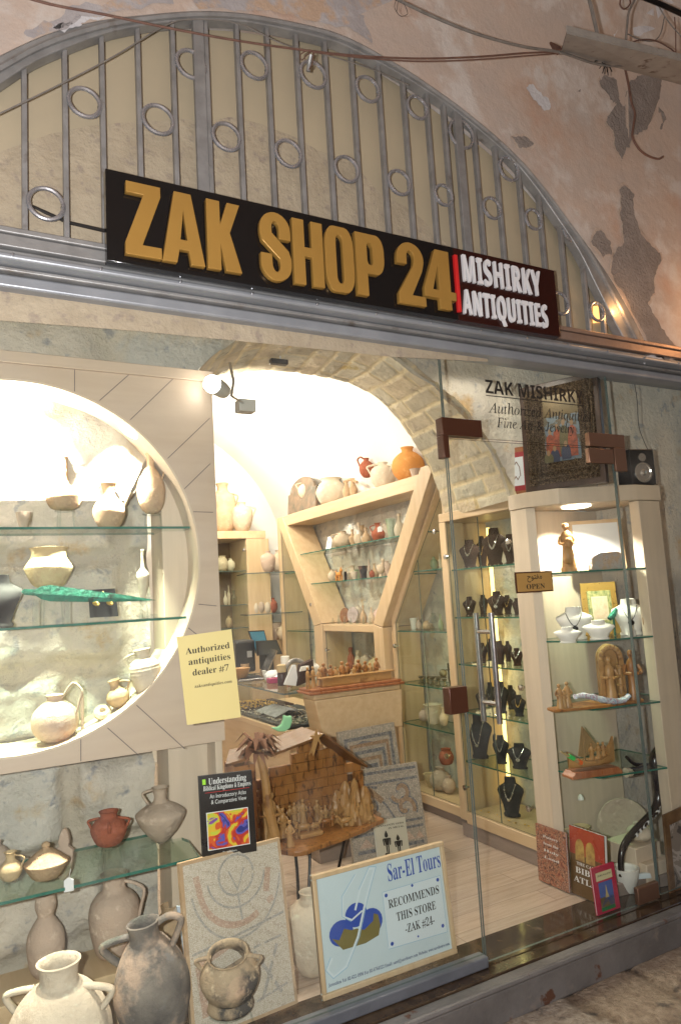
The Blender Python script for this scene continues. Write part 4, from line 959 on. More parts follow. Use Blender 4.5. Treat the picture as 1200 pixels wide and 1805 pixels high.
# shelf under the niche
S = ('Y', 0.40)
pot('pot', 'dark rounded pot cut by the left edge on the wide pottery shelf', -6, 1462, 1520, 46, ('Y', .5), 'round', c_greytan, zb=ZL+.001)
pot('juglet', 'small yellowish juglet on a clear stand at the left of the wide shelf', 19, 1501, 1552, 40, ('Y', .33), 'jug', c_yellow, [(0,.45,.88,.25,.09)], cat='jug')
stand('clear stand under the small yellowish juglet', 19, 1552, 1580, 28, ('Y', .33), ZL)
q = MB(); c = PY(82, 1560, .34); k_ = px_size(c)
q.lathe(V((c.x, c.y, ZL+.001)), [(a_*38*k_, b_*63*k_) for a_, b_ in sprof([(.35,0),(.62,.08),(.92,.36),(1.0,.45),(.9,.5),(.55,.68),(.24,.80),(.15,.84),(.20,.9),(.14,.97),(.02,1)])], 28, .02, 4)
solo(q, 'lidded_pot', c_tan, 'lidded tan clay pot with knob on the wide shelf beside a white tag', 'pot')
q = MB(); c = PY(112, 1548, .47); k_ = px_size(c); pts = []
for i in range(40):
    t = 2*math.pi*i/40; z = math.cos(t); rr = 17 if z < 0.25 else 11
    x = math.sin(t)*rr*(1 if z < .2 or z > .42 else .75); pts.append(c + IR*(x*k_) + UP*((z*42+40)*k_) + IF*(0.01*z))
q.prism(pts, IF*0.018); solo(q, 'clay_figure', c_pink, 'flat pinkish eight-shaped clay figure leaning behind the lidded pot', 'figure', smooth=0, bevel=0.005)
pot('pot', 'small red burnished pot with two handles raised on a clear stand', 193, 1429, 1491, 62, S, 'pot2', c_red, [(0,.5,.80,.16,.10),(180,.5,.80,.16,.10),(-70,.5,.74,.14,.10)])
stand('clear stand under the small red burnished pot', 193, 1491, 1535, 40, S, ZL)
pot('jug', 'grey and tan carinated jug with left handle on a clear stand', 285, 1387, 1487, 86, ('Y', .42), 'carin', c_greytan, [(180,.70,.96,.22,.08)])
stand('clear stand under the grey and tan carinated jug', 285, 1478, 1518, 40, ('Y', .42), ZL)
def price_tag(label, u, v, plane, w_=12, h_=17):
    p = pl(u, v, plane); k_ = px_size(p); q = MB(); q.prism([p+IR*(x*w_*k_/2)+UP*(z*h_*k_/2)-IF*0.001 for x, z in ((-1,-1),(1,-.8),(1,.7),(.3,1),(-.3,1),(-1,.6))], IF*0.002)
    q.tube([p+UP*(h_*k_*.45), p+UP*(h_*k_*1.1)+IR*(w_*k_*.2)], 0.0008, 5)
    return solo(q, 'price_tag', m_paper_w, label, 'price tag', smooth=0)
price_tag('white paper price tag hanging over the edge of the wide glass shelf', 122, 1560, ('Y', .215), 17, 24)
# back row and front row
S = ('Y', 0.50)
pot('jar', 'double-bulged gourd shaped jar on the wooden step', 82, 1600, 1742, 64, S, 'gourd', c_pink, zb=.206)
pot('jug', 'large pinkish jug with right handle on the wooden step', 205, 1592, 1738, 88, S, 'shoulder', c_pink, [(0,.40,.90,.22,.09)], zb=.206)
pot('jar', 'tall pale brown jar half hidden behind the pale mosaic panel', 303, 1585, 1730, 78, S, 'amph', c_tan, zb=.035)
pot('jar', 'big cream jar with two ring handles in the bottom left corner', 106, 1667, 1900, 182, ('Y', .15), [(.45,0),(.66,.06),(.92,.24),(1,.38),(.96,.52),(.82,.66),(.60,.775),(.43,.82),(.36,.85),(.365,.94),(.42,1)], c_cream, [(0,.62,.80,.17,.085),(180,.62,.80,.17,.085)], zb=.005)
pot('jar', 'dark grey stained jar with crooked handled neck standing second from the left in front', 284, 1652, 1880, 136, ('Y', .17), [(.4,0),(.62,.08),(.9,.28),(1,.42),(.97,.55),(.80,.70),(.52,.83),(.40,.87),(.37,.92),(.42,1)], c_grey, [(10,.76,.97,.28,.12,.03),(180,.70,.90,.34,.12)], zb=.031, tilt=('Y', -7), wob=.06)
pot('jar', 'small soot-mottled two-handled jar with wide mouth before the pale mosaic panel', 408, 1665, 1752, 104, ('Y', .11), 'cook', c_mott, [(0,.62,.92,.16,.08),(180,.62,.92,.16,.08)], tilt=(IR, 16), mouth=.9)
pot('ring_stand', 'clay ring base under the small soot-mottled jar', 406, 1752, 1778, 84, ('Y', .11), [(.9,0),(1,.3),(.9,.8),(.95,1)], c_mott, cat='stand')
stand('clear stand under the small soot-mottled jar', 406, 1778, 1830, 84, ('Y', .11), .031)
pot('jar', 'plain white jar standing behind the framed tour sign', 556, 1645, 1792, 92, ('Y', .34), 'amph', c_cream, zb=.004)
# ================================================================ mosaic panels, framed sign, books, papers
def quad_sheet(px, plane, th):
    P4 = [pl(u, v, plane) for u, v in px]; return P4
class Sheet:
    """a leaning flat rectangle given by its two bottom corners, height and lean; local (s,t) in 0..1"""
    def __init__(s, bl, br, h, lean, th):
        s.bl, s.br = V(bl), V(br); s.ux = (s.br-s.bl).normalized(); n = UP.cross(s.ux).normalized()      # points away from the street
        if n.y < 0: n = -n
        s.n0 = n; s.up = (UP*math.cos(lean)+n*math.sin(lean)).normalized(); s.h = h; s.w = (s.br-s.bl).length
        s.n = -(n*math.cos(lean)-UP*math.sin(lean)).normalized(); s.th = th
    def p(s, a, b, out=0.0): return s.bl + s.ux*(a*s.w) + s.up*(b*s.h) + s.n*out
    def slab(s, q, out=0.0, th=None):
        th = th or s.th; q.prism([s.p(0,0,out), s.p(1,0,out), s.p(1,1,out), s.p(0,1,out)], -s.n*th); return q
    def patch(s, q, pts, out=0.0008): q.add([s.p(a, b, out) for a, b in pts], [list(range(len(pts)))]); return q
def tessera(name, palette, scale=90):
    m = bpy.data.materials.new(name); m.use_nodes = True; N, L = m.node_tree.nodes, m.node_tree.links; b = N['Principled BSDF']; b.inputs['Roughness'].default_value = 0.8
    tc = N.new('ShaderNodeTexCoord'); v = N.new('ShaderNodeTexVoronoi'); v.inputs['Scale'].default_value = scale; v.inputs['Randomness'].default_value = 0.7; L.new(tc.outputs['Object'], v.inputs['Vector'])
    e = N.new('ShaderNodeTexVoronoi'); e.feature = 'DISTANCE_TO_EDGE'; e.inputs['Scale'].default_value = scale; e.inputs['Randomness'].default_value = 0.7; L.new(tc.outputs['Object'], e.inputs['Vector'])
    r = N.new('ShaderNodeValToRGB'); r.color_ramp.interpolation = 'CONSTANT'
    while len(r.color_ramp.elements) < len(palette): r.color_ramp.elements.new(0.5)
    for i, c in enumerate(palette): r.color_ramp.elements[i].position = i/len(palette); r.color_ramp.elements[i].color = (*c, 1)
    sx = N.new('ShaderNodeSeparateColor'); L.new(v.outputs['Color'], sx.inputs[0]); L.new(sx.outputs[0], r.inputs[0])
    g_ = N.new('ShaderNodeValToRGB'); g_.color_ramp.elements[0].position = 0.03; g_.color_ramp.elements[1].position = 0.09; g_.color_ramp.elements[0].color = (0.55,0.50,0.44,1); L.new(e.outputs['Distance'], g_.inputs[0])
    x = N.new('ShaderNodeMix'); x.data_type = 'RGBA'; x.blend_type = 'MULTIPLY'; x.inputs[0].default_value = 0.75; L.new(r.outputs[0], x.inputs[6]); L.new(g_.outputs[0], x.inputs[7]); L.new(x.outputs[2], b.inputs['Base Color'])
    bp = N.new('ShaderNodeBump'); bp.inputs['Strength'].default_value = 0.4; bp.inputs['Distance'].default_value = 0.003; L.new(g_.outputs[0], bp.inputs['Height']); L.new(bp.outputs[0], b.inputs['Normal'])
    return m
t_pale = tessera('pale_tesserae', [(.53,.47,.385),(.57,.50,.415),(.50,.44,.355),(.55,.49,.41)], 170)
t_red = tessera('red_tesserae', [(.47,.33,.25),(.52,.40,.31),(.44,.31,.24)], 170)
t_grey = tessera('grey_tesserae', [(.33,.315,.29),(.38,.36,.33),(.42,.39,.35)], 170)
t_beige = tessera('beige_tesserae', [(.36,.31,.25),(.42,.36,.29),(.32,.28,.23)], 110)
t_blue = tessera('blue_grey_tesserae', [(.13,.13,.14),(.18,.18,.19),(.23,.22,.21)], 110)
t_brown = tessera('brown_tesserae', [(.30,.20,.12),(.26,.17,.11),(.36,.24,.15)], 110)
def band(pts, wd, n=None):
    """2-D ribbon outline in sheet metres"""
    return ribbon(pts, wd)
def mosaic(name, sh, layers, label, cat='mosaic panel', base=t_pale, edge=None):
    t = thing(name, sh.p(.5,0), label, cat); q = MB(); sh.slab(q); q.build('panel', edge or base, t, 0)
    q = MB(); sh.patch(q, [(0.03,0.02),(0.97,0.02),(0.97,0.98),(0.03,0.98)], 0.0015); q.build('tile_field', base, t, 0)
    for i, (mt, shapes) in enumerate(layers):
        q = MB()
        for k_, pts in enumerate(shapes): sh.patch(q, pts, 0.0025+0.0009*i+0.00006*k_)
        q.build('tile_pattern', mt, t, 0)
    return t
def rib(pts, wd, asp):
    """ribbon in (s,t) space for a sheet of aspect h/w = asp, wd relative to width"""
    r = ribbon([(x, y*asp) for x, y in pts], wd); return [(x, y/asp) for x, y in r]
# front pale mosaic
bl_, br_2 = PY(350,1802,.10), PY(525,1762,.13); tl2 = PY(322,1538,.22)
bl_.z = br_2.z = .032
sh = Sheet(bl_+V((-.02,0,0)), br_2, 0.555, R(9), 0.022); asp = sh.h/sh.w
lay = [(t_red, [rib([(.14,.90)]+arc(.52,.83,.36,.27,185,300,14)[1:], .055, asp), rib([(.10,.40),(.38,.46)], .06, asp), rib([(.10,.40),(.13,.12)], .06, asp), rib([(.84,.84),(.80,.70)], .06, asp)]),
       (t_grey, [rib(arc(.52,.85,.44,.37,190,350,16), .018, asp), rib(arc(.52,.85,.28,.19,185,355,16), .018, asp), rib([(.05,.47),(.45,.50),(.95,.55)], .02, asp), rib(arc(.52,.85,.17,.12,0,350,18), .02, asp), rib([(.52,.74),(.54,.58)], .02, asp), rib([(.45,.88),(.52,.76),(.60,.88)], .015, asp),
                 rib([(.62,.38),(.85,.10)], .03, asp), rib([(.85,.38),(.66,.10)], .03, asp), rib([(.60,.10),(.92,.14)], .02, asp), rib([(.90,.42),(.62,.40)], .02, asp)]),
       (t_pale, [rib([(.70,.42),(.93,.14)], .03, asp), rib([(.93,.40),(.74,.12)], .03, asp)]), (t_red, [rib([(.18,.36),(.34,.30),(.22,.22)], .05, asp), rib([(.80,.64),(.86,.66)], .05, asp)])]
mosaic('mosaic_panel', sh, lay, 'pale stone mosaic panel with grape medallion leaning behind the small mottled jar', base=t_pale, edge=c_tan)
q = MB(); p = [PY(312,1598,.26), PY(326,1598,.26), PY(345,1735,.22), PY(333,1735,.22)]; q.prism(p, (0.0,0.01,0)); solo(q, 'paper_card', pm('pale_blue_card', (0.42,0.46,0.55), (0.5,0.53,0.6), 6, 0.7), 'narrow pale blue card standing left of the pale mosaic panel', 'card', smooth=0)
# the two darker mosaics in the doorway
bl_, br_2 = PZ(626,1535,.006), PZ(757,1508,.006); br_2 = bl_ + (br_2-bl_)
sh = Sheet(bl_, br_2, 0.50, R(10), 0.03); asp = sh.h/sh.w
spir = lambda cx, cz, r0, a0, a1, n=16: [(cx+(r0*(1-.75*i/n))*math.cos(R(a0+(a1-a0)*i/n)), cz+(r0*(1-.75*i/n))/asp*math.sin(R(a0+(a1-a0)*i/n))) for i in range(n+1)]
lay = [(t_blue, [rib([(.03,.95),(.97,.95)], .035, asp), rib([(.03,.84),(.97,.84)], .03, asp), rib([(.03,.40),(.97,.40)], .03, asp), rib([(.03,.33),(.97,.33)], .03, asp), rib([(.06,.16),(.30,.16)], .04, asp), rib([(.70,.16),(.95,.16)], .04, asp), rib(spir(.30,.62,.22,60,420), .025, asp), rib(spir(.72,.72,.18,200,560), .025, asp), rib(spir(.76,.54,.17,-30,330), .025, asp), rib([(.05,.72),(.28,.80),(.50,.60),(.60,.44)], .025, asp)]),
       (t_brown, [rib(spir(.72,.72,.14,200,520), .05, asp), rib(spir(.76,.54,.13,-30,290), .05, asp), rib([(.10,.68),(.40,.48)], .09, asp), rib([(.30,.78),(.46,.64)], .07, asp)]),
       (t_red, [[(.08,.20),(.18,.29),(.28,.20)], [(.66,.20),(.75,.29),(.84,.20)], [(.84,.20),(.90,.28),(.96,.20)]])]
mosaic('mosaic_panel', sh, lay, 'grey mosaic panel with spiral scrolls standing on the doorway floor', base=t_beige)
a2 = PY(604,1400,1.36); b2 = PY(706,1360,1.36)
shb = Sheet(PY(612,1420,1.30), PY(712,1396,1.30), 0.40, R(9), 0.03); asp = shb.h/shb.w
lay = [(t_blue, [rib([(.10,.10),(.10,.86),(.90,.86),(.90,.08)], .05, asp), rib([(.26,.10),(.26,.66),(.74,.66),(.74,.08)], .05, asp), rib([(.42,.10),(.42,.46),(.58,.46),(.58,.1)], .05, asp), rib([(.12,.72),(.40,.80),(.60,.76)], .04, asp)]),
       (t_brown, [rib([(.18,.10),(.18,.76),(.82,.76),(.82,.08)], .05, asp), rib([(.34,.10),(.34,.56),(.66,.56),(.66,.08)], .05, asp)])]
mosaic('mosaic_panel', shb, lay, 'grey mosaic panel with nested square bands leaning on the counter end behind the spiral one', base=t_beige)
# tour sign
bl_, br_2 = PY(570,1806,.07), PY(806,1716,.07); zmid = .045; bl_.z = br_2.z = zmid
tsh = Sheet(bl_, br_2, 0.415, R(6), 0.02); ts = thing('tour_sign', tsh.p(.5,0), 'framed pale blue sign reading Sar-El Tours recommends this store, standing at the window foot', 'sign')
q = MB(); fw = .028
for a_, b_, c_, d_ in ((0,0,1,fw/.6*1.0),(0,1-fw*1.45,1,1)): q.prism([tsh.p(a_,b_,.012), tsh.p(c_,b_,.012), tsh.p(c_,d_,.012), tsh.p(a_,d_,.012)], -tsh.n*.024)
for a_, c_ in ((0,fw),(1-fw,1)): q.prism([tsh.p(a_,fw/.6,.0118), tsh.p(c_,fw/.6,.0118), tsh.p(c_,1-fw*1.45,.0118), tsh.p(a_,1-fw*1.45,.0118)], -tsh.n*.0236)
q.build('frame', m_beech, ts, bevel=.003)
q = MB(); tsh.slab(q, 0.0, .006); q.build('sheet', pm('pale_blue_sheet', (.50,.60,.64), (.54,.64,.68), 2, .35), ts, 0)
m_blue = pm('royal_blue_ink', (.025,.07,.36), None, 4, .5); m_olive = pm('olive_ink', (.17,.14,.04), None, 4, .5); m_sky = pm('sky_blue_ink', (.26,.45,.60), None, 4, .5); m_tint = pm('pale_tint', (.60,.68,.72), None, 4, .5); m_navy = pm('navy_ink', (.02,.03,.12), None, 4, .5)
tasp = tsh.h/tsh.w
def sp_(mt, shapes, nm, out=.001):
    q = MB()
    for k_, s_ in enumerate(shapes): tsh.patch(q, s_, out+.0001*k_)
    q.build(nm, mt, ts, 0)
el = lambda cx, cz, rx, rz, a0=0, a1=360, n=20: [(cx+rx*math.cos(R(a0+(a1-a0)*i/n)), cz+rz*math.sin(R(a0+(a1-a0)*i/n))) for i in range(n)]
sp_(m_tint, [[(.49,.22),(.95,.20),(.95,.70),(.49,.70)]], 'inner_card', .0008)
sp_(m_sky, [rib([(.49,.22),(.95,.20),(.95,.70),(.49,.70),(.49,.24)], .003, tasp)], 'card_border', .0012)
sp_(m_blue, [el(.17,.47,.085,.105), el(.285,.58,.08,.10), el(.385,.49,.085,.11)], 'emblem', .0011)
sp_(m_olive, [[(.10,.45),(.15,.42),(.19,.50),(.24,.47),(.28,.47),(.33,.44),(.40,.49),(.41,.55),(.44,.53),(.45,.44),(.43,.36),(.33,.33),(.17,.335)]], 'emblem_wall', .0016)
sp_(m_tint, [rib([(.31,.91),(.20,.76),(.19,.60),(.25,.55),(.33,.60)], .010, tasp), rib([(.09,.30),(.05,.22),(.09,.15),(.18,.20),(.28,.40),(.37,.70),(.45,.92),(.41,.93),(.33,.78),(.28,.62)], .014, tasp)], 'emblem_letter', .0022)
sp_(m_sky, [rib([(.305,.915),(.195,.76),(.185,.60),(.245,.54)], .004, tasp), rib([(.08,.31),(.04,.22),(.085,.14),(.185,.19),(.292,.40),(.382,.70),(.462,.93),(.41,.945),(.32,.78)], .004, tasp)], 'emblem_outline', .0027)
sp_(m_blue, [el(.515,.665,.012,.017,0,360,10), el(.72,.685,.009,.013,0,360,10), el(.925,.67,.012,.017,0,360,10), el(.52,.255,.012,.017,0,360,10), el(.72,.245,.007,.010,0,360,8), el(.92,.265,.012,.017,0,360,10)], 'stars', .0016)
text('Sar-El Tours', tsh.p(.545,.775,0), tsh.p(.965,.775,0), .062, tsh.up, m_blue, ts, 'bold')
for s_, a_, b_, t_ in (('RECOMMENDS',.525,.925,.55),('THIS STORE',.575,.885,.425),('-ZAK #24-',.63,.86,.305)): text(s_, tsh.p(a_,t_,0), tsh.p(b_,t_,0), .030, tsh.up, m_ink, ts, 'bold', proud=.0013)
text('Jerusalem Tel: 02-622-4996 Fax 02-6764322 Email: sarel@sareltours.com Website: www.sareltours.com', tsh.p(.05,.085,0), tsh.p(.955,.085,0), .011, tsh.up, m_navy, ts, 'bold')
# yellow notice on the glass
nt_ = thing('yellow_notice', PY(375,1270,-.006), 'yellow paper notice about the authorized antiquities dealer taped to the window glass', 'notice')
P4 = [PY(330,1278,-.0075), PY(425,1264,-.0075), PY(408,1109,-.0075), PY(312,1123,-.0075)]
q = MB(); q.prism(P4, (0,.001,0)); q.build('paper', m_paper_y, nt_, 0)
def npt(a, b): return P4[0].lerp(P4[1], a).lerp(P4[3].lerp(P4[2], a), b)
for s_, a_, b_, t_, h_ in (('Authorized',.12,.93,.79,.021),('antiquities',.15,.92,.665,.021),('dealer #7',.20,.87,.54,.021),('zaksantiquities.com',.21,.90,.40,.010)): text(s_, npt(a_,t_), npt(b_,t_), h_, npt(.5,1)-npt(.5,0), m_ink, nt_, 'bold')
# dark lettering on the transom glass
gl_ = thing('window_lettering', PY(940,690,-.006), 'dark lettering on the glass above the door naming the shop owner', 'lettering')
p0, p1 = PY(856,697,-.006), PY(1012,706,-.006); p0.z = p1.z = (p0.z+p1.z)/2; hh = PY(857,670,-.006).z-p0.z
text('ZAK MISHIRKY', p0, V((p1.x+.06, p1.y, p1.z)), hh, UP, m_ink, gl_, 'sansb')
q = MB(); q.box((p0.x, -.0075, p0.z-.013), (p1.x+.06, -.0065, p0.z-.009)); q.build('underline', m_ink, gl_, 0)
p0, p1 = PY(860,727,-.006), PY(1040,742,-.006); p1.z = p0.z; text('Authorized Antiquities', p0, p1, PY(862,709,-.006).z-p0.z, UP, m_ink, gl_, 'ital')
p0, p1 = PY(875,753,-.006), PY(1012,765,-.006); p1.z = p0.z; text('Fine Art & Jewelry', p0, p1, PY(877,736,-.006).z-p0.z, UP, m_ink, gl_, 'ital')
# open sign
op = thing('open_sign', PY(940,1042,-.008), 'small gold plate reading open in Arabic and English hanging on the glass door', 'sign')
a, b = PY(906,1009,-.008), PY(974,1042,-.008)
q = MB(); q.box((a.x, -.012, b.z), (b.x, -.0065, a.z)); q.build('plate_edge', m_bronze, op)
q = MB(); q.box((a.x+.006, -.0135, b.z+.006), (b.x-.006, -.0122, a.z-.006)); q.build('gold_plate', pm('satin_gold', (.50,.30,.09), (.56,.35,.12), 6, .35, .3), op)
W_ = b.x-a.x; H_ = a.z-b.z
text('OPEN', V((a.x+W_*.26,-.0135,b.z+H_*.17)), V((a.x+W_*.76,-.0135,b.z+H_*.17)), H_*.24, UP, m_ink, op, 'bold')
text('\uFEA1\uFEEE\uFE98\uFED4\uFEE3', V((a.x+W_*.30,-.0135,b.z+H_*.64)), V((a.x+W_*.70,-.0135,b.z+H_*.64)), H_*.26, UP, m_ink, op, None, bold=.01)
# ================================================================ busts and necklaces
def bust(P, h, wd, face, mat, label, neck_label=None, kind='bead', nmat=None, group=None, drop=.42):
    """display bust: P base point, h height, wd shoulder width, face = direction the chest faces"""
    P = V(P); f_ = V((face[0], face[1], 0)).normalized(); sx = V((f_.y, -f_.x, 0))
    rows = [(0,.30,-.02,.16),(.06,.31,-.01,.15),(.10,.26,0,.10),(.30,.32,.06,.09),(.50,.42,.09,.09),(.64,.50,.06,.08),(.72,.47,.0,.08),(.79,.33,-.06,.08),(.85,.22,-.08,.09),(1.0,.20,-.07,.10),(1.005,.10,-.07,.05)]
    q = MB(); n = 16; vs = []
    for t, hw, off, th in rows:
        for j in range(n):
            a = 2*math.pi*j/n; cx = math.cos(a); bow = -0.10*(abs(cx)**2)*(1 if .2 < t < .8 else .2)
            vs.append(P + sx*(cx*hw*wd) + f_*((off+bow)*wd + math.sin(a)*th*wd) + UP*(t*h))
    m_ = len(rows); fs = [(i*n+j, i*n+(j+1) % n, (i+1)*n+(j+1) % n, (i+1)*n+j) for i in range(m_-1) for j in range(n)]
    fs += [list(range(n-1,-1,-1)), list(range((m_-1)*n, m_*n))]; q.add(vs, fs)
    b = solo(q, 'necklace_bust', mat, label, 'display bust', group, 60)
    if neck_label:
        def at(x, t):
            for (t0,h0,o0,w0),(t1,h1,o1,w1) in zip(rows, rows[1:]):
                if t0 <= t <= t1:
                    k = (t-t0)/(t1-t0); hw = h0+(h1-h0)*k; off = o0+(o1-o0)*k; th = w0+(w1-w0)*k; break
            cx = max(-1, min(1, x/hw)); return P + sx*(x*wd) + f_*((off-0.10*cx*cx*(1 if .2 < t < .8 else .2)+th*math.sqrt(max(0,1-cx*cx))+.025)*wd) + UP*(t*h)
        q = MB(); N_ = 17; pts = []
        for i in range(N_+1):
            s_ = -1+2*i/N_; pts.append(at(s_*.25*(1-.15*abs(s_)), .82-(.82-drop)*(1-abs(s_)**1.6)))
        q.tube(pts, wd*.010, 5); r_ = wd*.028
        if kind == 'bead':
            for i, p in enumerate(pts): q.ball(p, r_*(.7+.6*(i % 3 == 0)+(.8 if i in (8,9) else 0)), 8, 5)
        elif kind == 'pendant':
            p = at(0, drop-.07); q.ell(p, sx*(wd*.09), f_*(wd*.02), UP*(h*.075)); q.ball(at(0, drop-.005), r_, 8, 5)
        else:
            for i in range(5, 13): q.ell(pts[i], sx*(r_*1.3), f_*(r_*.6), UP*(r_*1.5), 8, 5)
        solo(q, 'necklace', nmat or m_silver, neck_label, 'necklace')
def pbust(u, vt, vb, wpx, plane, face, mat, label, neck=None, kind='bead', zb=None, **kw):
    a, b = pl(u, vt, plane), pl(u, vb, plane); h = a.z-b.z
    if zb is not None: b.z = zb
    bust(b, h, wpx*px_size(b)*1.02, face, mat, label, neck, kind, **kw)
CF = (-.95, -.55)
rows_ = [
 (828,945,996,38,1.60,'brown bust at the left of the case top shelf','silver link necklace on the left bust of the case top shelf','bead'),
 (872,925,993,44,1.60,'tallest brown bust in the middle of the case top shelf','silver necklace with big drops on the tallest bust of the case','drop'),
 (900,934,988,32,1.60,'brown bust at the right of the case top shelf near the post','pale stone necklace on the right bust of the case top shelf','bead'),
 (828,1050,1084,25,1.305,'small dark bust at the left of the case second shelf','oval pendant on the small left bust of the case second shelf','pendant'),
 (876,1039,1082,34,1.305,'dark bust with large oval pendant in the middle of the case second shelf','large white oval pendant on the middle bust of the case second shelf','pendant'),
 (911,1053,1084,16,1.305,'narrow dark bust at the right end of the case second shelf',None,''),
 (850,1134,1169,22,1.02,'brown bust left of the door handle on the case third shelf','silver chain on the bust left of the handle on the third shelf','bead'),
 (881,1127,1168,24,1.02,'brown bust seen between the two bars of the door handle on the third shelf',None,''),
 (911,1137,1168,24,1.02,'brown bust right of the door handle on the case third shelf','thin silver necklace on the bust right of the handle','bead'),
 (849,1221,1257,20,.735,'dark jar-shaped bust beside the lock plate on the case fourth shelf','cluster necklace on the bust beside the lock plate','drop'),
 (884,1205,1260,30,.735,'tall grey bust behind the handle foot on the case fourth shelf','beaded strand on the tall grey bust behind the handle foot','bead'),
 (915,1226,1263,26,.735,'brown bust at the right of the case fourth shelf','gold drop necklace on the right bust of the case fourth shelf','drop'),
 (846,1269,1345,50,.44,'large black bust with long silver necklace on the case fifth shelf','long silver necklace hanging low on the large black bust','bead'),
 (884,1300,1349,30,.44,'small black bust with a square-linked collar on the case fifth shelf','square-linked silver collar on the small black bust','drop'),
 (916,1314,1357,44,.44,'grey bust at the right of the case fifth shelf','fine silver chain on the grey bust of the fifth shelf','pendant'),
 (903,1385,1452,48,.155,'charcoal bust alone on the bottom of the case','beaded silver chain on the charcoal bust at the case bottom','bead')]
for u, vt, vb, wd, z, lb, nk, kd in rows_:
    pbust(u, vt, vb, wd, ('X', 2.84), CF, b_brown if z > 1 else b_grey, lb, nk, kd, z+.001, drop=.30 if wd >= 50 else .45, nmat=m_goldj if nk and 'gold' in nk else None)
def scatter(name, mat, pts, label, cat, r0=.006):
    q = MB()
    for i, p in enumerate(pts): q.ell(p+UP*r0*.6, (r0*random.uniform(.7,1.5),0,0), (0,r0*random.uniform(.7,1.5),0), (0,0,r0*.6), 7, 4)
    o = solo(q, name, mat, label, cat); o['kind'] = 'stuff'; return o
for u, vt, vb, wd, z, lb, nk in ((850,935,992,24,1.60,'slim brown bust in the back row of the case top shelf','thin gold chain on the slim back-row bust of the top shelf'),(852,1048,1083,20,1.305,'small brown bust in the back row between the two pendant busts','short silver strand on the back-row bust between the pendant busts'),(895,1050,1084,20,1.305,'small brown bust at the back right of the case second shelf','short gold strand at the back right of the case second shelf'),(866,1130,1168,18,1.02,'tiny brown bust in the back row of the case third shelf',None),(896,1132,1168,16,1.02,'tiny brown bust at the back of the third shelf near the handle',None),(866,1216,1257,20,.735,'grey bust in the back row of the case fourth shelf','fine silver strand on the back-row bust of the fourth shelf'),(902,1218,1260,20,.735,'grey bust at the back right of the case fourth shelf',None),(866,1300,1347,22,.44,'grey bust in the back row of the case fifth shelf',None),(868,1400,1450,26,.155,'small charcoal bust at the far side of the case bottom','gold beads on the small charcoal bust at the case bottom')):
    pbust(u, vt, vb, wd, ('X', 2.97), CF, b_brown if z > 1 else b_grey, lb, nk, 'bead', z+.001, nmat=m_goldj if nk and 'gold' in nk else None)
for z, nm in ((1.60,'top'),(1.305,'second'),(1.02,'third'),(.735,'fourth'),(.155,'bottom')):
    scatter('loose_jewellery', m_silver if z > .2 else m_goldj, [V((2.76+random.uniform(0,.03), .62+.5*k/9+random.uniform(-.02,.02), z+.002)) for k in range(10)], 'small rings and brooches lying along the '+nm+' shelf of the jewellery case', 'jewellery')
# ================================================================ carved wood figures
def robed(q, P, h, face=(0,-1), lean=0.0, arms=True, fat=1.0):
    P = V(P); f_ = V((face[0], face[1], 0)).normalized(); sx = V((f_.y, -f_.x, 0)); sd = random.uniform(0, 50)
    pr = sprof([(.17,0),(.165,.05),(.13,.25),(.115,.45),(.13,.62),(.125,.72),(.085,.80),(.045,.835),(.05,.86),(.075,.90),(.078,.94),(.055,.985),(.01,1)])
    n = 12; vs = []
    for r, t in pr:
        for j in range(n):
            a = 2*math.pi*j/n; k = fat*(1+.16*noise.noise(V((math.cos(a)*2.2, math.sin(a)*2.2, t*3+sd)))*(1 if t < .8 else .3))
            vs.append(P + sx*(math.cos(a)*r*h*k) + f_*(math.sin(a)*r*h*k*.8 + lean*t*h) + UP*(t*h))
    m_ = len(pr); q.add(vs, [(i*n+j, i*n+(j+1) % n, (i+1)*n+(j+1) % n, (i+1)*n+j) for i in range(m_-1) for j in range(n)] + [list(range(n-1,-1,-1)), list(range((m_-1)*n, m_*n))])
    if arms:
        for s_ in (-1, 1): q.tube(smoothline([P+sx*(s_*.125*h)+UP*(.70*h)+f_*(lean*.7*h), P+sx*(s_*.17*h)+UP*(.55*h)+f_*(.06*h+lean*.5*h), P+sx*(s_*.05*h)+UP*(.54*h)+f_*(.15*h+lean*.5*h)], 3), .036*h, 7)
    q.ball(P+f_*(.075*h+lean*.9*h)+UP*(.905*h), .014*h, 6, 4)
def sheep(q, P, L, ang):
    d = V((math.cos(ang), math.sin(ang), 0)); s_ = V((-d.y, d.x, 0)); P = V(P)
    q.ell(P+UP*L*.48, d*L*.5, s_*L*.22, UP*L*.24, 12, 7, .04)
    q.tube([P+d*L*.42+UP*L*.55, P+d*L*.62+UP*L*.82], [L*.13, L*.10], 8); q.ell(P+d*L*.70+UP*L*.84, d*L*.17, s_*L*.08, UP*L*.10, 8, 5)
    for a in (-.3, .32):
        for b in (-.12, .12): q.tube([P+d*L*a+s_*L*b+UP*L*.4, P+d*L*(a+.02)+s_*L*b+UP*L*.18, P+d*L*a+s_*L*b], [L*.08, L*.05, L*.05], 6)
    for b in (-.06, .06): q.ell(P+d*L*.62+s_*L*b*1.6+UP*L*.92, d*L*.03, s_*L*.06, UP*L*.03, 6, 4)
# ================================================================ nativity stable on an iron stool
YN = 0.82
nv = thing('nativity_stable', PY(560,1470,YN), 'olive wood nativity stable with palm, star and carved figures on a thin iron stool', 'nativity scene')
def NP(u, v, dy=0.0): return PY(u, v, YN+dy)
bz_ = PY(560,1468,YN).z
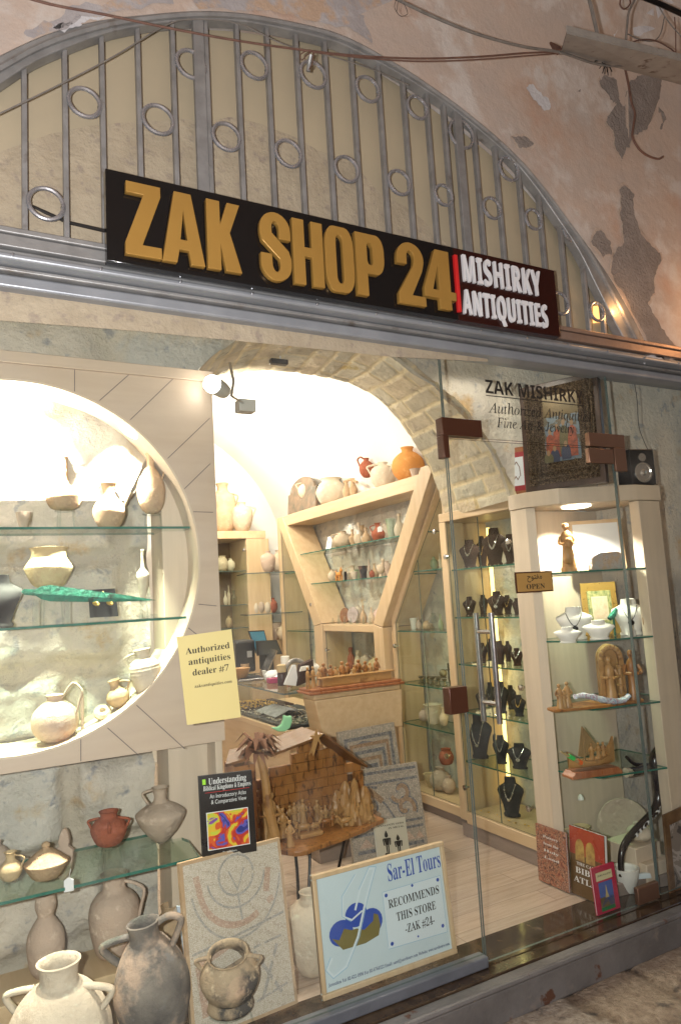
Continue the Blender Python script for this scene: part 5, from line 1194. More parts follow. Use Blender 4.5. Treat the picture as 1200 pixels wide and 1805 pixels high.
# base slab with bark edge
foot = [(452,1488),(520,1502),(560,1490),(610,1473),(650,1455),(677,1442),(668,1428)]
fr_ = []
for u, v in foot[:6]: p = PZ(u, v, bz_); fr_.append(p)
back = [V((fr_[-1].x-.02, 1.12, bz_)), V((fr_[0].x+.02, 1.05, bz_))]
out = []
ring = smoothline(fr_, 4) + back
for p in ring: out.append(p + V((random.uniform(-.005,.005), random.uniform(-.005,.005), 0)))
q = MB(); q.prism([p-UP*.022 for p in out], UP*.022); q.build('slab', o_wood, nv, 0, bevel=.004)
x0_ = NP(448,1440,.22).x; x1_ = NP(645,1440,.22).x; zr_ = NP(578,1288,.2).z; ze_ = NP(640,1365,.2).z
yb_ = YN+.22
q = MB(); rows8 = 9; top_z = lambda x: ze_ + (zr_-ze_)*(1-abs((x-(x0_+x1_)/2)/((x1_-x0_)/2)))*.9
H_ = zr_-bz_
for r8 in range(rows8):
    z = bz_+H_*r8/rows8; x = x0_+(.03 if r8 % 2 else 0)
    while x < x1_-.01:
        wb = random.uniform(.04,.085); xe = min(x+wb, x1_)
        if z+H_/rows8*.6 < top_z((x+xe)/2)+.02 and not ((r8 == 6 and abs(x-(x0_+.12)) < .04) or (r8 == 3 and abs(x-(x1_-.10)) < .035)):
            q.box((x+.0008, yb_+random.uniform(0,.004), z+.0008), (xe-.0008, yb_+.03, z+H_/rows8-.0008))
        x = xe
q.build('block_wall', o_wood, nv, 0, bevel=.0015)
q = MB(); q.box((x0_+.005, yb_+.031, bz_+.001), (x1_-.005, yb_+.04, ze_)); q.build('back_board', pm('dark_olive_wood', (.08,.035,.012), (.12,.055,.02), 8, .6), nv, 0)
def roof(pa, pb, dpt, th, nm):
    pa, pb = V(pa), V(pb); q = MB(); d = V((0, dpt, 0)); q.prism([pa, pb, pb+d, pa+d], V((0,0,th))); q.build(nm, o_roof, nv, 0, bevel=.002)
rl, rp, rr = NP(478,1335), NP(572,1298), NP(648,1354)
roof(rl, rp, .26, .013, 'roof_slope'); roof(rp+V((.004,0,-.002)), rr, .26, .013, 'roof_slope')
# annex at left
al, ar = NP(410,1345,.05), NP(450,1335,.05)
q = MB(); q.box((al.x+.01, YN+.05, bz_+.001), (ar.x, YN+.2, al.z-.02)); q.build('annex', o_wood, nv, 0, bevel=.002)
q = MB(); q.prism([NP(398,1352,0), NP(440,1340,0), NP(440,1318,.2), NP(404,1326,.2)], UP*.012); q.build('annex_roof', o_roof, nv, 0)
# palm
pb_ = NP(487,1475,.03); pt_ = NP(455,1322,.05)
pb_.z = bz_
q = MB(); q.tube(smoothline([pb_, pb_.lerp(pt_,.35)+V((-.006,0,0)), pb_.lerp(pt_,.7)+V((.006,0,0)), pt_], 5), [.028-.012*i/15 for i in range(16)], 10); q.build('palm_trunk', o_pale, nv)
q = MB()
for k in range(60):
    a = 2*math.pi*k/34*2.6; el_ = random.uniform(-.3, 1.0); L_ = random.uniform(.11,.17); d = V((math.cos(a), math.sin(a)*.8, 0))
    c0 = pt_+UP*.012*(k % 3); c1 = c0 + d*L_*.45 + UP*(L_*.45*el_); c2 = c0 + d*L_*.8 + UP*(L_*(el_*.5-.35)); s_ = V((-d.y, d.x, 0))*.015
    q.add([c0-s_*.4, c0+s_*.4, c1+s_, c1-s_, c2], [(0,1,2,3), (3,2,4)])
    q.add([c0-s_*.4-UP*.004, c0+s_*.4-UP*.004, c1+s_-UP*.004, c1-s_-UP*.004, c2], [(0,1,2,3), (3,2,4)])
q.build('palm_crown', pm('brown_olive_frond', (.20,.085,.045), (.28,.13,.07), 20, .5), nv, 0)
# star with tail
c = NP(558,1300,-.02)
q = MB(); star = []
for k in range(10):
    a = R(90+36*k); r = .040 if k % 2 == 0 else .014; star.append(c + V((math.cos(a)*r, 0, math.sin(a)*r)))
q.prism(star, (0,.008,0)); q.prism([c+V((-.012,-.002,-.01)), c+V((.008,-.002,-.012)), c+V((-.022,-.002,-.085)), c+V((-.030,-.002,-.062)), c+V((-.044,-.002,-.075))], (0,.008,0))
q.build('star', o_pale, nv, 0)
# cave niche and figures
def carved_tower(pts, r0, nm, mat=o_pale):
    q = MB()
    for u, v, hh, rr_ in pts:
        q.fq = 3.0; q.fz = 26; b_ = PZ(u, v, bz_); q.lathe(b_, [(rr_*f1, hh*f2) for f1, f2 in ((1,0),(1,.1),(.95,.2),(.92,.3),(.88,.4),(.8,.5),(.74,.6),(.66,.7),(.55,.8),(.42,.9),(.15,1))], 22, .75, random.uniform(0,40))
    q.build(nm, mat, nv, 40)
carved_tower([(612,1450,.20,.045)], 1, 'carved_rock'); carved_tower([(628,1452,.215,.034)], 1, 'carved_rock'); carved_tower([(645,1448,.17,.04)], 1, 'carved_rock'); carved_tower([(596,1447,.15,.035)], 1, 'carved_rock')
q = MB(); a = PZ(520,1432,bz_); pts = arc(0,0,.085,.17,0,180,10); q.prism([a+V((x,.06,z)) for x, z in pts]+[a+V((-.055,.06,0))]+[a+V((x,.06,z)) for x, z in arc(0,0,.05,.12,180,0,8)]+[a+V((.055,.06,0))], (0,.03,0)); q.build('cave_arch', o_pale, nv, 0, bevel=.006)
for u, v, h_ in ((470,1478,.20),(481,1480,.215),(500,1478,.14),(512,1492,.115),(455,1478,.19),(598,1448,.105),(535,1452,.12),(560,1446,.10),(575,1450,.085)):
    q = MB(); robed(q, PZ(u, v, bz_), h_, (-.2,-1), fat=.8 if h_ > .17 else 1.0); q.build('carved_person', o_pale, nv, 50)
rnd = random.Random(12)
for k in range(22):
    u = rnd.uniform(462, 640); v = 1487-.23*(u-462)-rnd.uniform(2, 26); h_ = rnd.uniform(.05,.12)
    q = MB(); robed(q, PZ(u, v, bz_), h_, (rnd.uniform(-1,.4),-1), lean=rnd.uniform(0,.25), fat=rnd.uniform(.8,1.25)); q.build('carved_person', o_pale if k % 3 else o_wood, nv, 50)
for k in range(14):
    u = rnd.uniform(470, 650); v = 1468-.2*(u-470)-rnd.uniform(2, 14); p = PZ(u, v, bz_); q = MB(); q.fq = 3; q.fz = 30; rr_ = rnd.uniform(.02,.035); hh = rnd.uniform(.06,.16)
    q.lathe(p+V((0,.05,0)), [(rr_*f1, hh*f2) for f1, f2 in ((1,0),(1,.2),(.9,.4),(.8,.6),(.6,.8),(.2,1))], 16, .8, rnd.uniform(0,40)); q.build('carved_rock', o_pale if k % 2 else o_wood, nv, 40)
for u, v, L_, a_ in ((536,1470,.07,2.8),(556,1466,.06,.2),(575,1457,.055,-.3),(610,1457,.065,3.0),(516,1480,.07,.6)):
    q = MB(); sheep(q, PZ(u, v, bz_), L_, a_); q.build('carved_animal', o_pale if a_ > 0 else o_wood, nv, 50)
q = MB(); p = PZ(548,1474,bz_); q.box(p+V((-.06,-.02,0)), p+V((.06,.02,.018))); q.build('manger', o_pale, nv, 0, bevel=.005)
# green paper bird on the roof
q = MB(); pp = [(479,1284),(492,1288),(503,1289),(510,1285),(514,1276),(513,1266),(508,1259),(504,1262),(499,1270),(497,1262),(494,1266),(492,1274),(486,1280)]
pp = [(478,1283),(490,1282),(497,1277),(500,1268),(500,1260),(507,1263),(515,1261),(516,1272),(512,1284),(503,1290),(492,1290)]
q.prism([NP(u, v, .02) for u, v in pp], (0,.02,0)); 
m_green = pm('pale_green_foam', (.27,.62,.33), (.33,.68,.40), 8, .7)
solo(q, 'green_toy', m_green, 'pale green crescent shaped toy lying on the stable roof', 'toy', smooth=0, bevel=.008)
# iron stool
st_ = thing('iron_stool', PZ(545,1600,0), 'thin black iron stool with bent legs under the olive wood stable', 'stool')
tops = [PY(519,1497,YN-.02), PY(545,1490,YN+.08), PY(612,1476,YN+.12)]; feet = [PZ(533,1668,0), PZ(546,1618,0), PZ(592,1565,0)]
for a, b in zip(tops, feet):
    a.z = bz_-.024
    q = MB(); q.tube(smoothline([a, a.lerp(b,.3)+V((.004,0,0)), a.lerp(b,.75)+V((-.004,0,0)), b+UP*.005], 6), .0075, 8); q.build('leg', m_blackm, st_)
q = MB(); c = (tops[0]+tops[1]+tops[2])/3; q.tube([c+V((math.cos(k*.3491)*.10, math.sin(k*.3491)*.10, -.001)) for k in range(18)], .006, 6, closed=True); q.build('top_ring', m_blackm, st_)
q = MB(); q.tube([feet[0].lerp(tops[0],.25), feet[1].lerp(tops[1],.25), feet[2].lerp(tops[2],.25)], .005, 6, closed=True); q.build('brace', m_blackm, st_)
# ================================================================ books
def book(name, px, plane, th, covermat, label, lean=0.0, parts=(), zb=None):
    P4 = [pl(u, v, plane) for u, v in px]          # bl, br, tr, tl
    hh = ((P4[3].z-P4[0].z)+(P4[2].z-P4[1].z))/2/math.cos(lean)
    if zb is not None: P4[0].z = P4[1].z = zb
    h = ((P4[3].z-P4[0].z)+(P4[2].z-P4[1].z))/2/math.cos(lean) if zb is None else hh
    s_ = Sheet(P4[0], P4[1], h, lean, th); t = thing(name, s_.p(.5,0), label, 'book')
    q = MB(); s_.slab(q, 0, .003); q.build('front_cover', covermat, t, 0, bevel=.0008)
    q = MB(); q.prism([s_.p(.01,.01,-.0032), s_.p(.985,.01,-.0032), s_.p(.985,.99,-.0032), s_.p(.01,.99,-.0032)], -s_.n*(th-.0064)); q.build('pages', m_paper_w, t, 0)
    q = MB(); s_.slab(q, -th+.003, .003); q.build('back_cover', covermat, t, 0)
    for pts, mt, nm in parts:
        q = MB(); s_.patch(q, pts, .0008); q.build(nm, mt, t, 0)
    return t, s_
def voro(name, palette, sc_, smooth_=False, coord='Object', stretch=(1,1,1)):
    m = bpy.data.materials.new(name); m.use_nodes = True; N, L = m.node_tree.nodes, m.node_tree.links; b = N['Principled BSDF']; b.inputs['Roughness'].default_value = .4
    tc = N.new('ShaderNodeTexCoord'); mp = N.new('ShaderNodeMapping'); mp.inputs['Scale'].default_value = stretch; L.new(tc.outputs[coord], mp.inputs[0])
    n = N.new('ShaderNodeTexNoise'); n.inputs['Scale'].default_value = sc_; n.inputs['Detail'].default_value = 3; n.inputs['Distortion'].default_value = 1.2; L.new(mp.outputs[0], n.inputs['Vector'])
    r = N.new('ShaderNodeValToRGB'); r.color_ramp.interpolation = 'LINEAR' if smooth_ else 'CONSTANT'
    while len(r.color_ramp.elements) < len(palette): r.color_ramp.elements.new(.5)
    k = len(palette)
    for i, c in enumerate(palette): r.color_ramp.elements[i].position = .28+.44*i/k; r.color_ramp.elements[i].color = (*c, 1)
    L.new(n.outputs['Fac'], r.inputs[0]); L.new(r.outputs[0], b.inputs['Base Color']); return m
RC = [(0,0),(1,0),(1,1),(0,1)]
def rc(a, b, c, d): return [(a,b),(c,b),(c,d),(a,d)]
m_cov_k = pm('black_book_cover', (.012,.011,.012), None, 4, .3)
t, s_ = book('atlas_book', [(358,1517),(453,1500),(443,1357),(353,1373)], ('Y',.20), .012, m_cov_k, 'black book titled Understanding Biblical Kingdoms and Empires standing on the pale mosaic', R(4),
     [(rc(.10,.10,.88,.55), m_paper_w, 'picture_border'),])
q = MB(); s_.patch(q, rc(.115,.11,.865,.54), .0014); q.build('picture', voro('painted_picture', [(.02,.03,.20),(.10,.09,.40),(.45,.03,.02),(.62,.10,.02),(.68,.45,.03),(.50,.55,.05),(.25,.08,.30),(.04,.08,.35)], 14), t, 0)
q = MB(); s_.patch(q, rc(.06,.89,.12,.955), .0012); q.build('logo', pm('lime_ink', (.35,.75,.03), None, 4, .5), t, 0)
q = MB(); s_.patch(q, rc(.10,.785,.93,.79), .0012); q.build('red_rule', m_red, t, 0)
for w_, a, b, t_, h_, fnt in (('Understanding',.17,.88,.885,.016,'bold'),('Biblical Kingdoms & Empires',.07,.96,.815,.012,'bold'),('An Introductory Atlas',.18,.86,.715,.0105,None),('& Comparative View',.20,.86,.645,.0105,None),('The publishers',.36,.62,.045,.005,None)):
    text(w_, s_.p(a,t_), s_.p(b,t_), h_*1.35, s_.up, m_paper_w, t, fnt, proud=.0012)
t, s_ = book('pottery_book', [(947,1531),(1000,1549),(1007,1449),(949,1437)], ('X',2.585), .012, voro('pot_photo_cover', [(.16,.045,.035),(.30,.10,.06),(.42,.20,.12),(.10,.035,.03),(.46,.27,.18),(.22,.08,.06)], 42), 'book with a cover photograph of reddish pots, leftmost of the three at the door', R(2), zb=.006)
for i_, w_ in enumerate(('Pottery', 'from the', 'Holy', 'Land')): text(w_, s_.p(.25,.80-.12*i_), s_.p(.75,.80-.12*i_), .012, s_.up, m_paper_w, t, 'bold', proud=.001)
t, s_ = book('bible_atlas', [(1004,1551),(1066,1575),(1077,1458),(1016,1442)], ('X',2.60), .022, pm('brown_red_cover', (.09,.045,.012), (.14,.075,.02), 3, .3), 'thick brown and red Bible atlas, middle one of the three books at the door', R(5),
     [(rc(.0,.60,1,1), pm('red_cover_sky', (.30,.03,.02), (.38,.08,.03), 3, .3), 'cover_top')], zb=.006)
q = MB()
for cx in (.30,.60): s_.patch(q, [(cx-.13,.52)]+[(cx+.13*math.cos(R(a_)), .70+.14*math.sin(R(a_))) for a_ in range(180,-1,-20)]+[(cx+.13,.52)], .0013)
q.build('ruin_arches', pm('sunlit_ruin', (.45,.30,.08), (.25,.13,.04), 30, .4), t, 0)
for w_, a, b, t_, h_ in (('THE CARTA',.20,.86,.455,.013),('BIBLE',.16,.90,.335,.026),('ATLAS',.10,.90,.20,.026)): text(w_, s_.p(a,t_), s_.p(b,t_), h_, s_.up, m_paper_w, t, 'bold', proud=.0016)
t, s_ = book('guide_book', [(1049,1573),(1090,1570),(1082,1489),(1044,1494)], ('Y',.035), .010, pm('crimson_cover', (.42,.02,.06), None, 3, .3), 'small crimson guide book with a blue tower picture, rightmost of the three at the door', R(4),
     [(rc(.20,.13,.80,.66), pm('cover_blue_sky', (.04,.08,.30), (.06,.12,.38), 4, .4), 'picture'), (rc(.20,.13,.80,.34), pm('golden_hill', (.40,.26,.06), (.28,.18,.05), 40, .5), 'hill'), (rc(.20,.05,.80,.13), pm('green_band', (.02,.16,.05), None, 4, .4), 'green_band'), (rc(.14,.70,.84,.88), pm('cream_label', (.62,.55,.33), None, 4, .5), 'title_label')], zb=.006)
q = MB(); s_.patch(q, [(.42,.32),(.58,.32),(.53,.45),(.51,.58),(.49,.58),(.47,.45)], .0016); q.build('tower', pm('tower_stone', (.45,.35,.15), None, 4, .5), t, 0)
text('JERUSALEM', s_.p(.2,.79), s_.p(.78,.79), .007, s_.up, m_ink, t, 'bold', proud=.0016)
t, s_ = book('gods_book', [(668,1527),(724,1516),(712,1442),(655,1455)], ('Y',1.10), .014, pm('cream_cover', (.55,.52,.42), None, 4, .5), 'cream book with two dark statuette pictures before the spiral mosaic', R(8))
q = MB()
for cx, hh in ((.33,.70),(.68,.58)):
    for k_, s2 in enumerate(([(cx-.05,.02),(cx+.05,.02),(cx+.06,.08),(cx-.06,.08)], [(cx-.035,.08),(cx-.005,.08),(cx-.01,hh*.62),(cx-.05,hh*.62)], [(cx+.005,.08),(cx+.035,.08),(cx+.05,hh*.62),(cx+.01,hh*.62)], [(cx-.10,hh*.84),(cx+.10,hh*.84),(cx+.05,hh*.62),(cx-.05,hh*.62)], [(cx-.13,hh*.82),(cx-.10,hh*.84),(cx-.07,hh*.60),(cx-.11,hh*.62)], [(cx+.13,hh*.82),(cx+.10,hh*.84),(cx+.07,hh*.60),(cx+.11,hh*.62)], el(cx,hh*.93,.055,.05,0,360,12), [(cx-.05,hh*.97),(cx+.05,hh*.97),(cx,hh*1.10)])): s_.patch(q, s2, .0009+.00004*k_)
q.build('statuette_pictures', m_ink, t, 0)
text('CANAANITE GODS', s_.p(.12,.86), s_.p(.92,.86), .009, s_.up, m_ink, t, 'bold', proud=.0012); text('IN METAL', s_.p(.42,.78), s_.p(.92,.78), .009, s_.up, m_ink, t, 'bold', proud=.0012)
pot('bronze_vessel', 'dark bronze flask standing on the floor behind the tour sign', 655, 1508, 1575, 22, ('Y',.75), 'bottle', pm('dark_bronze', (.06,.045,.03), (.10,.075,.05), 14, .45, .5), cat='vessel', zb=.004)
q = MB(); p = PZ(684,1562,.004); robed(q, p, .16, (-.3,-1), fat=.5); solo(q, 'bronze_statuette', pm('black_bronze', (.03,.02,.015), None, 10, .4, .5), 'thin dark bronze statuette beside the bronze flask behind the tour sign', 'statuette')
# ================================================================ shofar horn, floor items, framed picture at right edge
m_horn = pm('black_polished_horn', (.012,.010,.014), (.03,.022,.016), 5, .16)
sf = thing('shofar', PY(1098,1530,.12), 'long black polished twisted shofar horn with silver writing standing at the right end', 'horn')
hp = [(1088,1540),(1092,1500),(1108,1475),(1135,1450),(1160,1425),(1170,1395),(1166,1365),(1163,1340),(1172,1320),(1196,1304),(1212,1296)]
hp = [(1094,1545),(1094,1508),(1104,1482),(1128,1455),(1152,1430),(1160,1402),(1157,1370),(1153,1345),(1158,1328),(1174,1314),(1196,1303)]
pts = smoothline([PY(u, v, .12) for u, v in hp], 6); n_ = len(pts); rr_ = [.012+.020*(i/(n_-1))**.8 for i in range(n_)]
q = MB(); q.tube(pts, rr_, 14); q.build('horn', m_horn, sf, 60)
q = MB(); q.tube([pts[-1], pts[-1].lerp(pts[-1]*2-pts[-4],.5), pts[-1]*2-pts[-4]], [rr_[-1]+.002, rr_[-1]+.004, rr_[-1]+.005], 14); q.build('pale_mouth', pm('pale_horn', (.45,.38,.28), (.55,.48,.36), 12, .3), sf, 50)
i0 = int(n_*.23)
a, b = pts[i0+0], pts[i0+12]; ux = (b-a).normalized(); upv = V((ux.z, 0, -ux.x)); upv = upv if upv.z > 0 else -upv
text('HOLY', a+V((0,-.022,0))-upv*.008, b+V((0,-.026,0))-upv*.008, .020, upv, m_paper_w, sf, 'bold', proud=.005)
sf = thing('shofar', PY(1130,1358,.18), 'short black shofar with pale tips lying on the shelf by the carved boat', 'horn')
pts = smoothline([PY(u, v, .16) for u, v in ((1103,1334),(1116,1346),(1130,1349),(1150,1348))], 5)
q = MB(); q.tube(pts, [.008+.004*i/(len(pts)-1) for i in range(len(pts))], 10); q.build('horn', m_horn, sf, 60)
pts = [PY(1108,1361,.12), PY(1122,1359,.12), PY(1140,1353,.13)]
q = MB(); q.tube(pts, [.021,.021,.018], 14); q.build('horn_bell', m_horn, sf, 60)
q = MB(); q.tube([PY(1102,1362,.12), PY(1110,1361,.12)], [.022,.0215], 14); q.build('pale_mouth', bpy.data.materials['pale_horn'], sf, 50)
pf = thing('picture_frame', PY(1185,1590,.10), 'dark ornate wooden picture frame cut by the right edge at the window foot', 'picture frame')
fm = pm('dark_gilt_frame', (.10,.045,.018), (.20,.11,.05), 12, .35, .2, .2)
A_ = [PY(1179,1597,.019), PY(1245,1560,.019), PY(1235,1405,.033), PY(1165,1436,.033)]
q = MB(); inn = [A_[0].lerp(A_[2],.14), A_[1].lerp(A_[3],.14), A_[2].lerp(A_[0],.14), A_[3].lerp(A_[1],.14)]
for i in range(4): j = (i+1) % 4; q.prism([A_[i], A_[j], inn[j], inn[i]], (0,-.011,0))
q.build('frame', fm, pf, 0, bevel=.003)
q = MB(); q.prism([p+V((0,-.004,0)) for p in inn], (0,.004,0)); q.build('picture', voro('dim_print', [(.06,.05,.05),(.20,.16,.14),(.35,.30,.28),(.10,.08,.09)], 8), pf, 0)
pot('dish', 'white round bowl at the foot of the window behind the shofar', 1108, 1545, 1590, 46, ('Y',.13), 'bowl', b_white, zb=.005)
q = MB(); p = PZ(1125,1570,.005); q.box((2.90,.08,.005),(3.08,.20,.12)); solo(q, 'display_block', m_beech_pale, 'plain wooden block under the bowls at the foot of the corner case', 'block', bevel=.004)
for i, (u, v) in enumerate(((1128,1545),(1128,1578))):
    p = PY(u, v, .09+.0*i); q = MB(); q.prism([p+IR*-.05+UP*.012, p+IR*.05+UP*.012, p+IR*.055-UP*.012, p+IR*-.01-UP*.014, p+IR*-.04-UP*.004], (0,.02,0)); solo(q, 'ceramic_dish', pm('glazed_white', (.60,.66,.68), None, 4, .15), ('upper' if i == 0 else 'lower')+' pale glazed dish low behind the copper door fitting', 'dish', smooth=0, bevel=.004)
# ================================================================ corner case contents
S = ('Y', .22)
q = MB(); p = pl(1002,999,('Y',.30)); p.z = 1.531; k_ = px_size(p); H_ = 84*k_
q.lathe(p, [(.040,0),(.042,.02),(.038,.025)], 16); robed(q, p+UP*.02, H_*.95, (-.6,-.8), fat=.95); q.ell(p+UP*H_*.35+V((-.02,-.02,0)), (.03,0,0), (0,.03,0), (0,0,.05), 10, 6, .12); q.ell(p+UP*H_*.6+V((-.015,-.03,0)), (.022,0,0), (0,.02,0), (0,0,.03), 10, 6, .1)
solo(q, 'carved_saint', o_pale, 'tall carved olive wood saint with child on the top shelf of the corner case', 'carving', smooth=50)
q = MB(); a = pl(1042,1003,('Y',.16)); b = pl(1100,1000,('Y',.12)); a.z = b.z = 1.531; dx_ = (b-a); 
q.prism([a, b, b+UP*.075+dx_*-.01, a.lerp(b,.85)+UP*.092, a.lerp(b,.3)+UP*.088, a+UP*.07+dx_*.05], (.03,.05,0)); solo(q, 'stone_relief', pm('relief_stone', (.50,.34,.22), (.42,.40,.40), 30, .7, 0, .9, 60), 'pinkish carved stone relief block on the top shelf of the corner case', 'carving', smooth=0, bevel=.008)
fp = thing('framed_print', pl(1085,990,('Y',.34)), 'pale framed print at the back of the corner case top shelf', 'picture')
a = V((2.96,.42,1.531)); b = V((3.20,.26,1.531)); s_ = Sheet(a, b, .28, R(4), .015); q = MB(); s_.slab(q); q.build('frame', m_beech, fp, 0); q = MB(); s_.patch(q, rc(.08,.07,.92,.93), .001); q.build('print', m_paper_w, fp, 0)
WF = (-.75, -.75)
for u, vt, vb, wd, pln, lb, nk in ((1013,1055,1112,62,('Y',.24),'large white bust at the left of the corner case second shelf','small pendant on the large left white bust'),(1000,1096,1124,46,('Y',.12),'small white bust at the front left of the corner case second shelf',None),(1056,1089,1123,54,('Y',.12),'small white bust at the front middle of the corner case second shelf',None),(1113,1056,1120,60,('Y',.16),'large white bust with a cross at the right of the corner case second shelf','dark cross pendant on the right white bust')):
    pbust(u, vt, vb, wd, pln, WF, b_white, lb, nk, 'pendant', 1.191, nmat=m_blackm)
ip = thing('gold_plaque', V((2.93,.36,1.191)), 'gold framed square plaque with green border behind the white busts', 'plaque')
a = PY(1029,1088,.40); b = PY(1091,1087,.30); a.z = b.z = 1.191; s_ = Sheet(a, b, PY(1060,1026,.35).z-1.191, R(5), .012)
q = MB(); s_.slab(q); q.build('frame', m_goldj, ip, 0)
for i, (r_, mt) in enumerate(((.16, pm('plaque_green', (.10,.14,.05), (.40,.36,.15), 60, .5)), (.27, pm('plaque_cream', (.62,.52,.35), None, 8, .5)), (.30, pm('plaque_rose', (.55,.38,.26), (.62,.50,.36), 50, .5)))):
    q = MB(); s_.patch(q, rc(r_,r_,1-r_,1-r_), .001+.0008*i); q.build('inlay', mt, ip, 0)
q = MB(); p = pl(1080,1085,('Y',.20)); p.z = 1.30; q.tube([p+V((-.03,0,-.02)), p, p+V((.03,0,.03))], [.012,.016,.006], 8); q.box(p+V((-.004,-.004,-.108)), p+V((.004,.004,-.01))); solo(q, 'bronze_figurine', m_verd, 'small green bronze figurine between the white busts', 'figurine')
q = MB(); p = pl(1142,1118,('Y',.09)); p.z = 1.191; q.ell(p+UP*.07, (.032,0,0), (0,.012,0), (0,0,.072), 16, 9); solo(q, 'oval_box', o_wood, 'oval wooden icon at the right end of the corner case second shelf', 'icon')
q = MB(); p = pl(1113,1121,('Y',.08)); p.z = 1.191; q.box(p+V((-.016,-.012,0)), p+V((.016,.012,.034))); solo(q, 'ring_box', b_white, 'tiny white box in front of the right white bust', 'box', bevel=.003)
# third shelf: carved holy family shrine
sc_ = thing('carved_shrine', V((2.88,.2,.871)), 'olive wood carved arch with a robed figure and two smaller groups on one base', 'carving')
a, b = PY(975,1238,.16), PY(1135,1242,.07); a.z = b.z = .871
q = MB(); q.prism([a, a.lerp(b,.5)+V((.01,-.03,0)), b, b+V((.05,.1,0)), a.lerp(b,.5)+V((.06,.14,0)), a+V((.03,.08,0))], UP*.014); q.build('base', o_wood, sc_, 0, bevel=.004)
c = PY(1080,1236,.16); c.z = .885; hh = PY(1080,1134,.16).z-.885; W_ = 56*px_size(c)/2*.95; dx_ = (b-a).normalized()
sh_ = lambda x, z, o=0: c + dx_*x + UP*z + V((-.6,-.8,0))*o
q = MB(); oc = [(-W_,0)]+[(W_*math.cos(R(t)), hh-W_*1.0+W_*1.0*math.sin(R(t))) for t in range(180,-1,-15)]+[(W_,0)]; ic = [(W_*.62,0)]+[(W_*.62*math.cos(R(t)), hh-W_*1.0+W_*.68*math.sin(R(t))) for t in range(0,181,15)]+[(-W_*.62,0)]
q.prism([sh_(x,z) for x, z in oc+ic], V((-.02,-.03,0))); q.prism([sh_(x,z,-.012) for x, z in oc], V((.01,.014,0)))
for k in range(9):
    t = R(10+20*k); q.ell(sh_(W_*.8*math.cos(t), hh-W_+W_*.84*math.sin(t), .04), dx_*.014, V((0,.008,0)), UP*.014, 8, 5)
q.tube([sh_(W_*.62,.01,.03), sh_(W_*.62,hh*.62,.03)], .014, 10)
for k in range(4): q.lathe(sh_(W_*.62, hh*(.08+.16*k), .03), [(.017,0),(.02,.006),(.017,.012)], 10)
q.build('arch', o_pale, sc_, 0, bevel=.003)
q = MB(); robed(q, sh_(-.018,0,.045), hh*.80, (-.6,-.8), fat=.9); q.build('carved_person', o_pale, sc_, 50)
p = PY(1118,1236,.09); p.z = .885; q = MB(); robed(q, p, PY(1118,1144,.09).z-.885, (-.5,-.85), fat=.75); q.build('carved_person', o_wood, sc_, 50)
for u, h_ in ((986,.115),(1000,.12),(993,.085)):
    p = PY(u, 1232, .17); p.z = .885; q = MB(); robed(q, p, h_, (-.5,-.8)); q.build('carved_person', o_pale, sc_, 50)
q = MB(); pts = smoothline([PY(u, v, .06) for u, v in ((1013,1228),(1028,1226),(1045,1229),(1060,1233),(1080,1236),(1098,1234),(1107,1226))], 4)
for p in pts: p.z = max(p.z, .892)
q.tube(pts, [.012+.006*math.sin(math.pi*i/(len(pts)-1))+.003*(i % 4 == 0) for i in range(len(pts))], 10, flat=.8)
solo(q, 'shell_garland', voro('mother_of_pearl', [(.35,.25,.45),(.55,.65,.75),(.75,.78,.80),(.45,.30,.40),(.60,.72,.78),(.30,.40,.55)], 26), 'iridescent shell covered snake lying before the carved arch', 'ornament')
# fourth shelf: boat
bo = thing('carved_boat', V((2.8,.2,.556)), 'olive wood fishing boat carving with sail and crew on a moulded wooden base', 'carving')
a, b = PY(1008,1364,.15), PY(1098,1368,.09); a.z = b.z = .556; dx_ = (b-a).normalized(); L_ = (b-a).length; nn_ = V((-dx_.y, dx_.x, 0)); nn_ = nn_ if nn_.y > 0 else -nn_
q = MB(); q.prism([a, b, b+UP*.012, b-dx_*.012+UP*.022, b-dx_*.02+UP*.032, a+dx_*.02+UP*.032, a+dx_*.012+UP*.022, a+UP*.012], nn_*.09); q.build('base', o_red, bo, 0, bevel=.003)
m0 = a.lerp(b,.52)+nn_*.045+UP*.034; q = MB(); vs = []
secs = [(-.5,.008,.085),(-.38,.025,.05),(-.15,.036,.035),(.1,.036,.035),(.3,.026,.05),(.42,.012,.10),(.47,.008,.13)]
for x, wd_, zt_ in secs:
    for t in range(9):
        an = math.pi*t/8; vs.append(m0 + dx_*(x*L_*.95) + nn_*(wd_*math.cos(an)) + UP*(zt_*(1-.92*math.sin(an))+.002))
q.add(vs, [(i*9+j, i*9+j+1, (i+1)*9+j+1, (i+1)*9+j) for i in range(6) for j in range(8)]+[(i*9, (i+1)*9, (i+1)*9+8, i*9+8) for i in range(6)]); q.build('hull', o_pale, bo, 40)
q = MB(); mb_ = m0-dx_*(.14*L_)+UP*.03; q.tube([mb_, mb_+UP*.165], [.005,.003], 8); q.prism([mb_+UP*.165+nn_*.001, mb_-dx_*.035+UP*.03, mb_-dx_*.004+UP*.02], nn_*.004); q.prism([mb_+UP*.16+dx_*.006, mb_+dx_*.01+UP*.025, mb_+dx_*.085+UP*.055, mb_+dx_*.05+UP*.10], nn_*.004); q.build('sail', pm('dark_olive_sail', (.22,.14,.06), (.30,.20,.09), 10, .5), bo, 0)
for x in (.0,.14,.24):
    q = MB(); robed(q, m0+dx_*(x*L_)+UP*.03, .085, (-.6,-.8), lean=.1); q.build('carved_person', o_pale, bo, 50)
q = MB(); pts = [PY(988,1325,.13), PY(1004,1334,.13), PY(1014,1340,.13), PY(1026,1346,.13)]
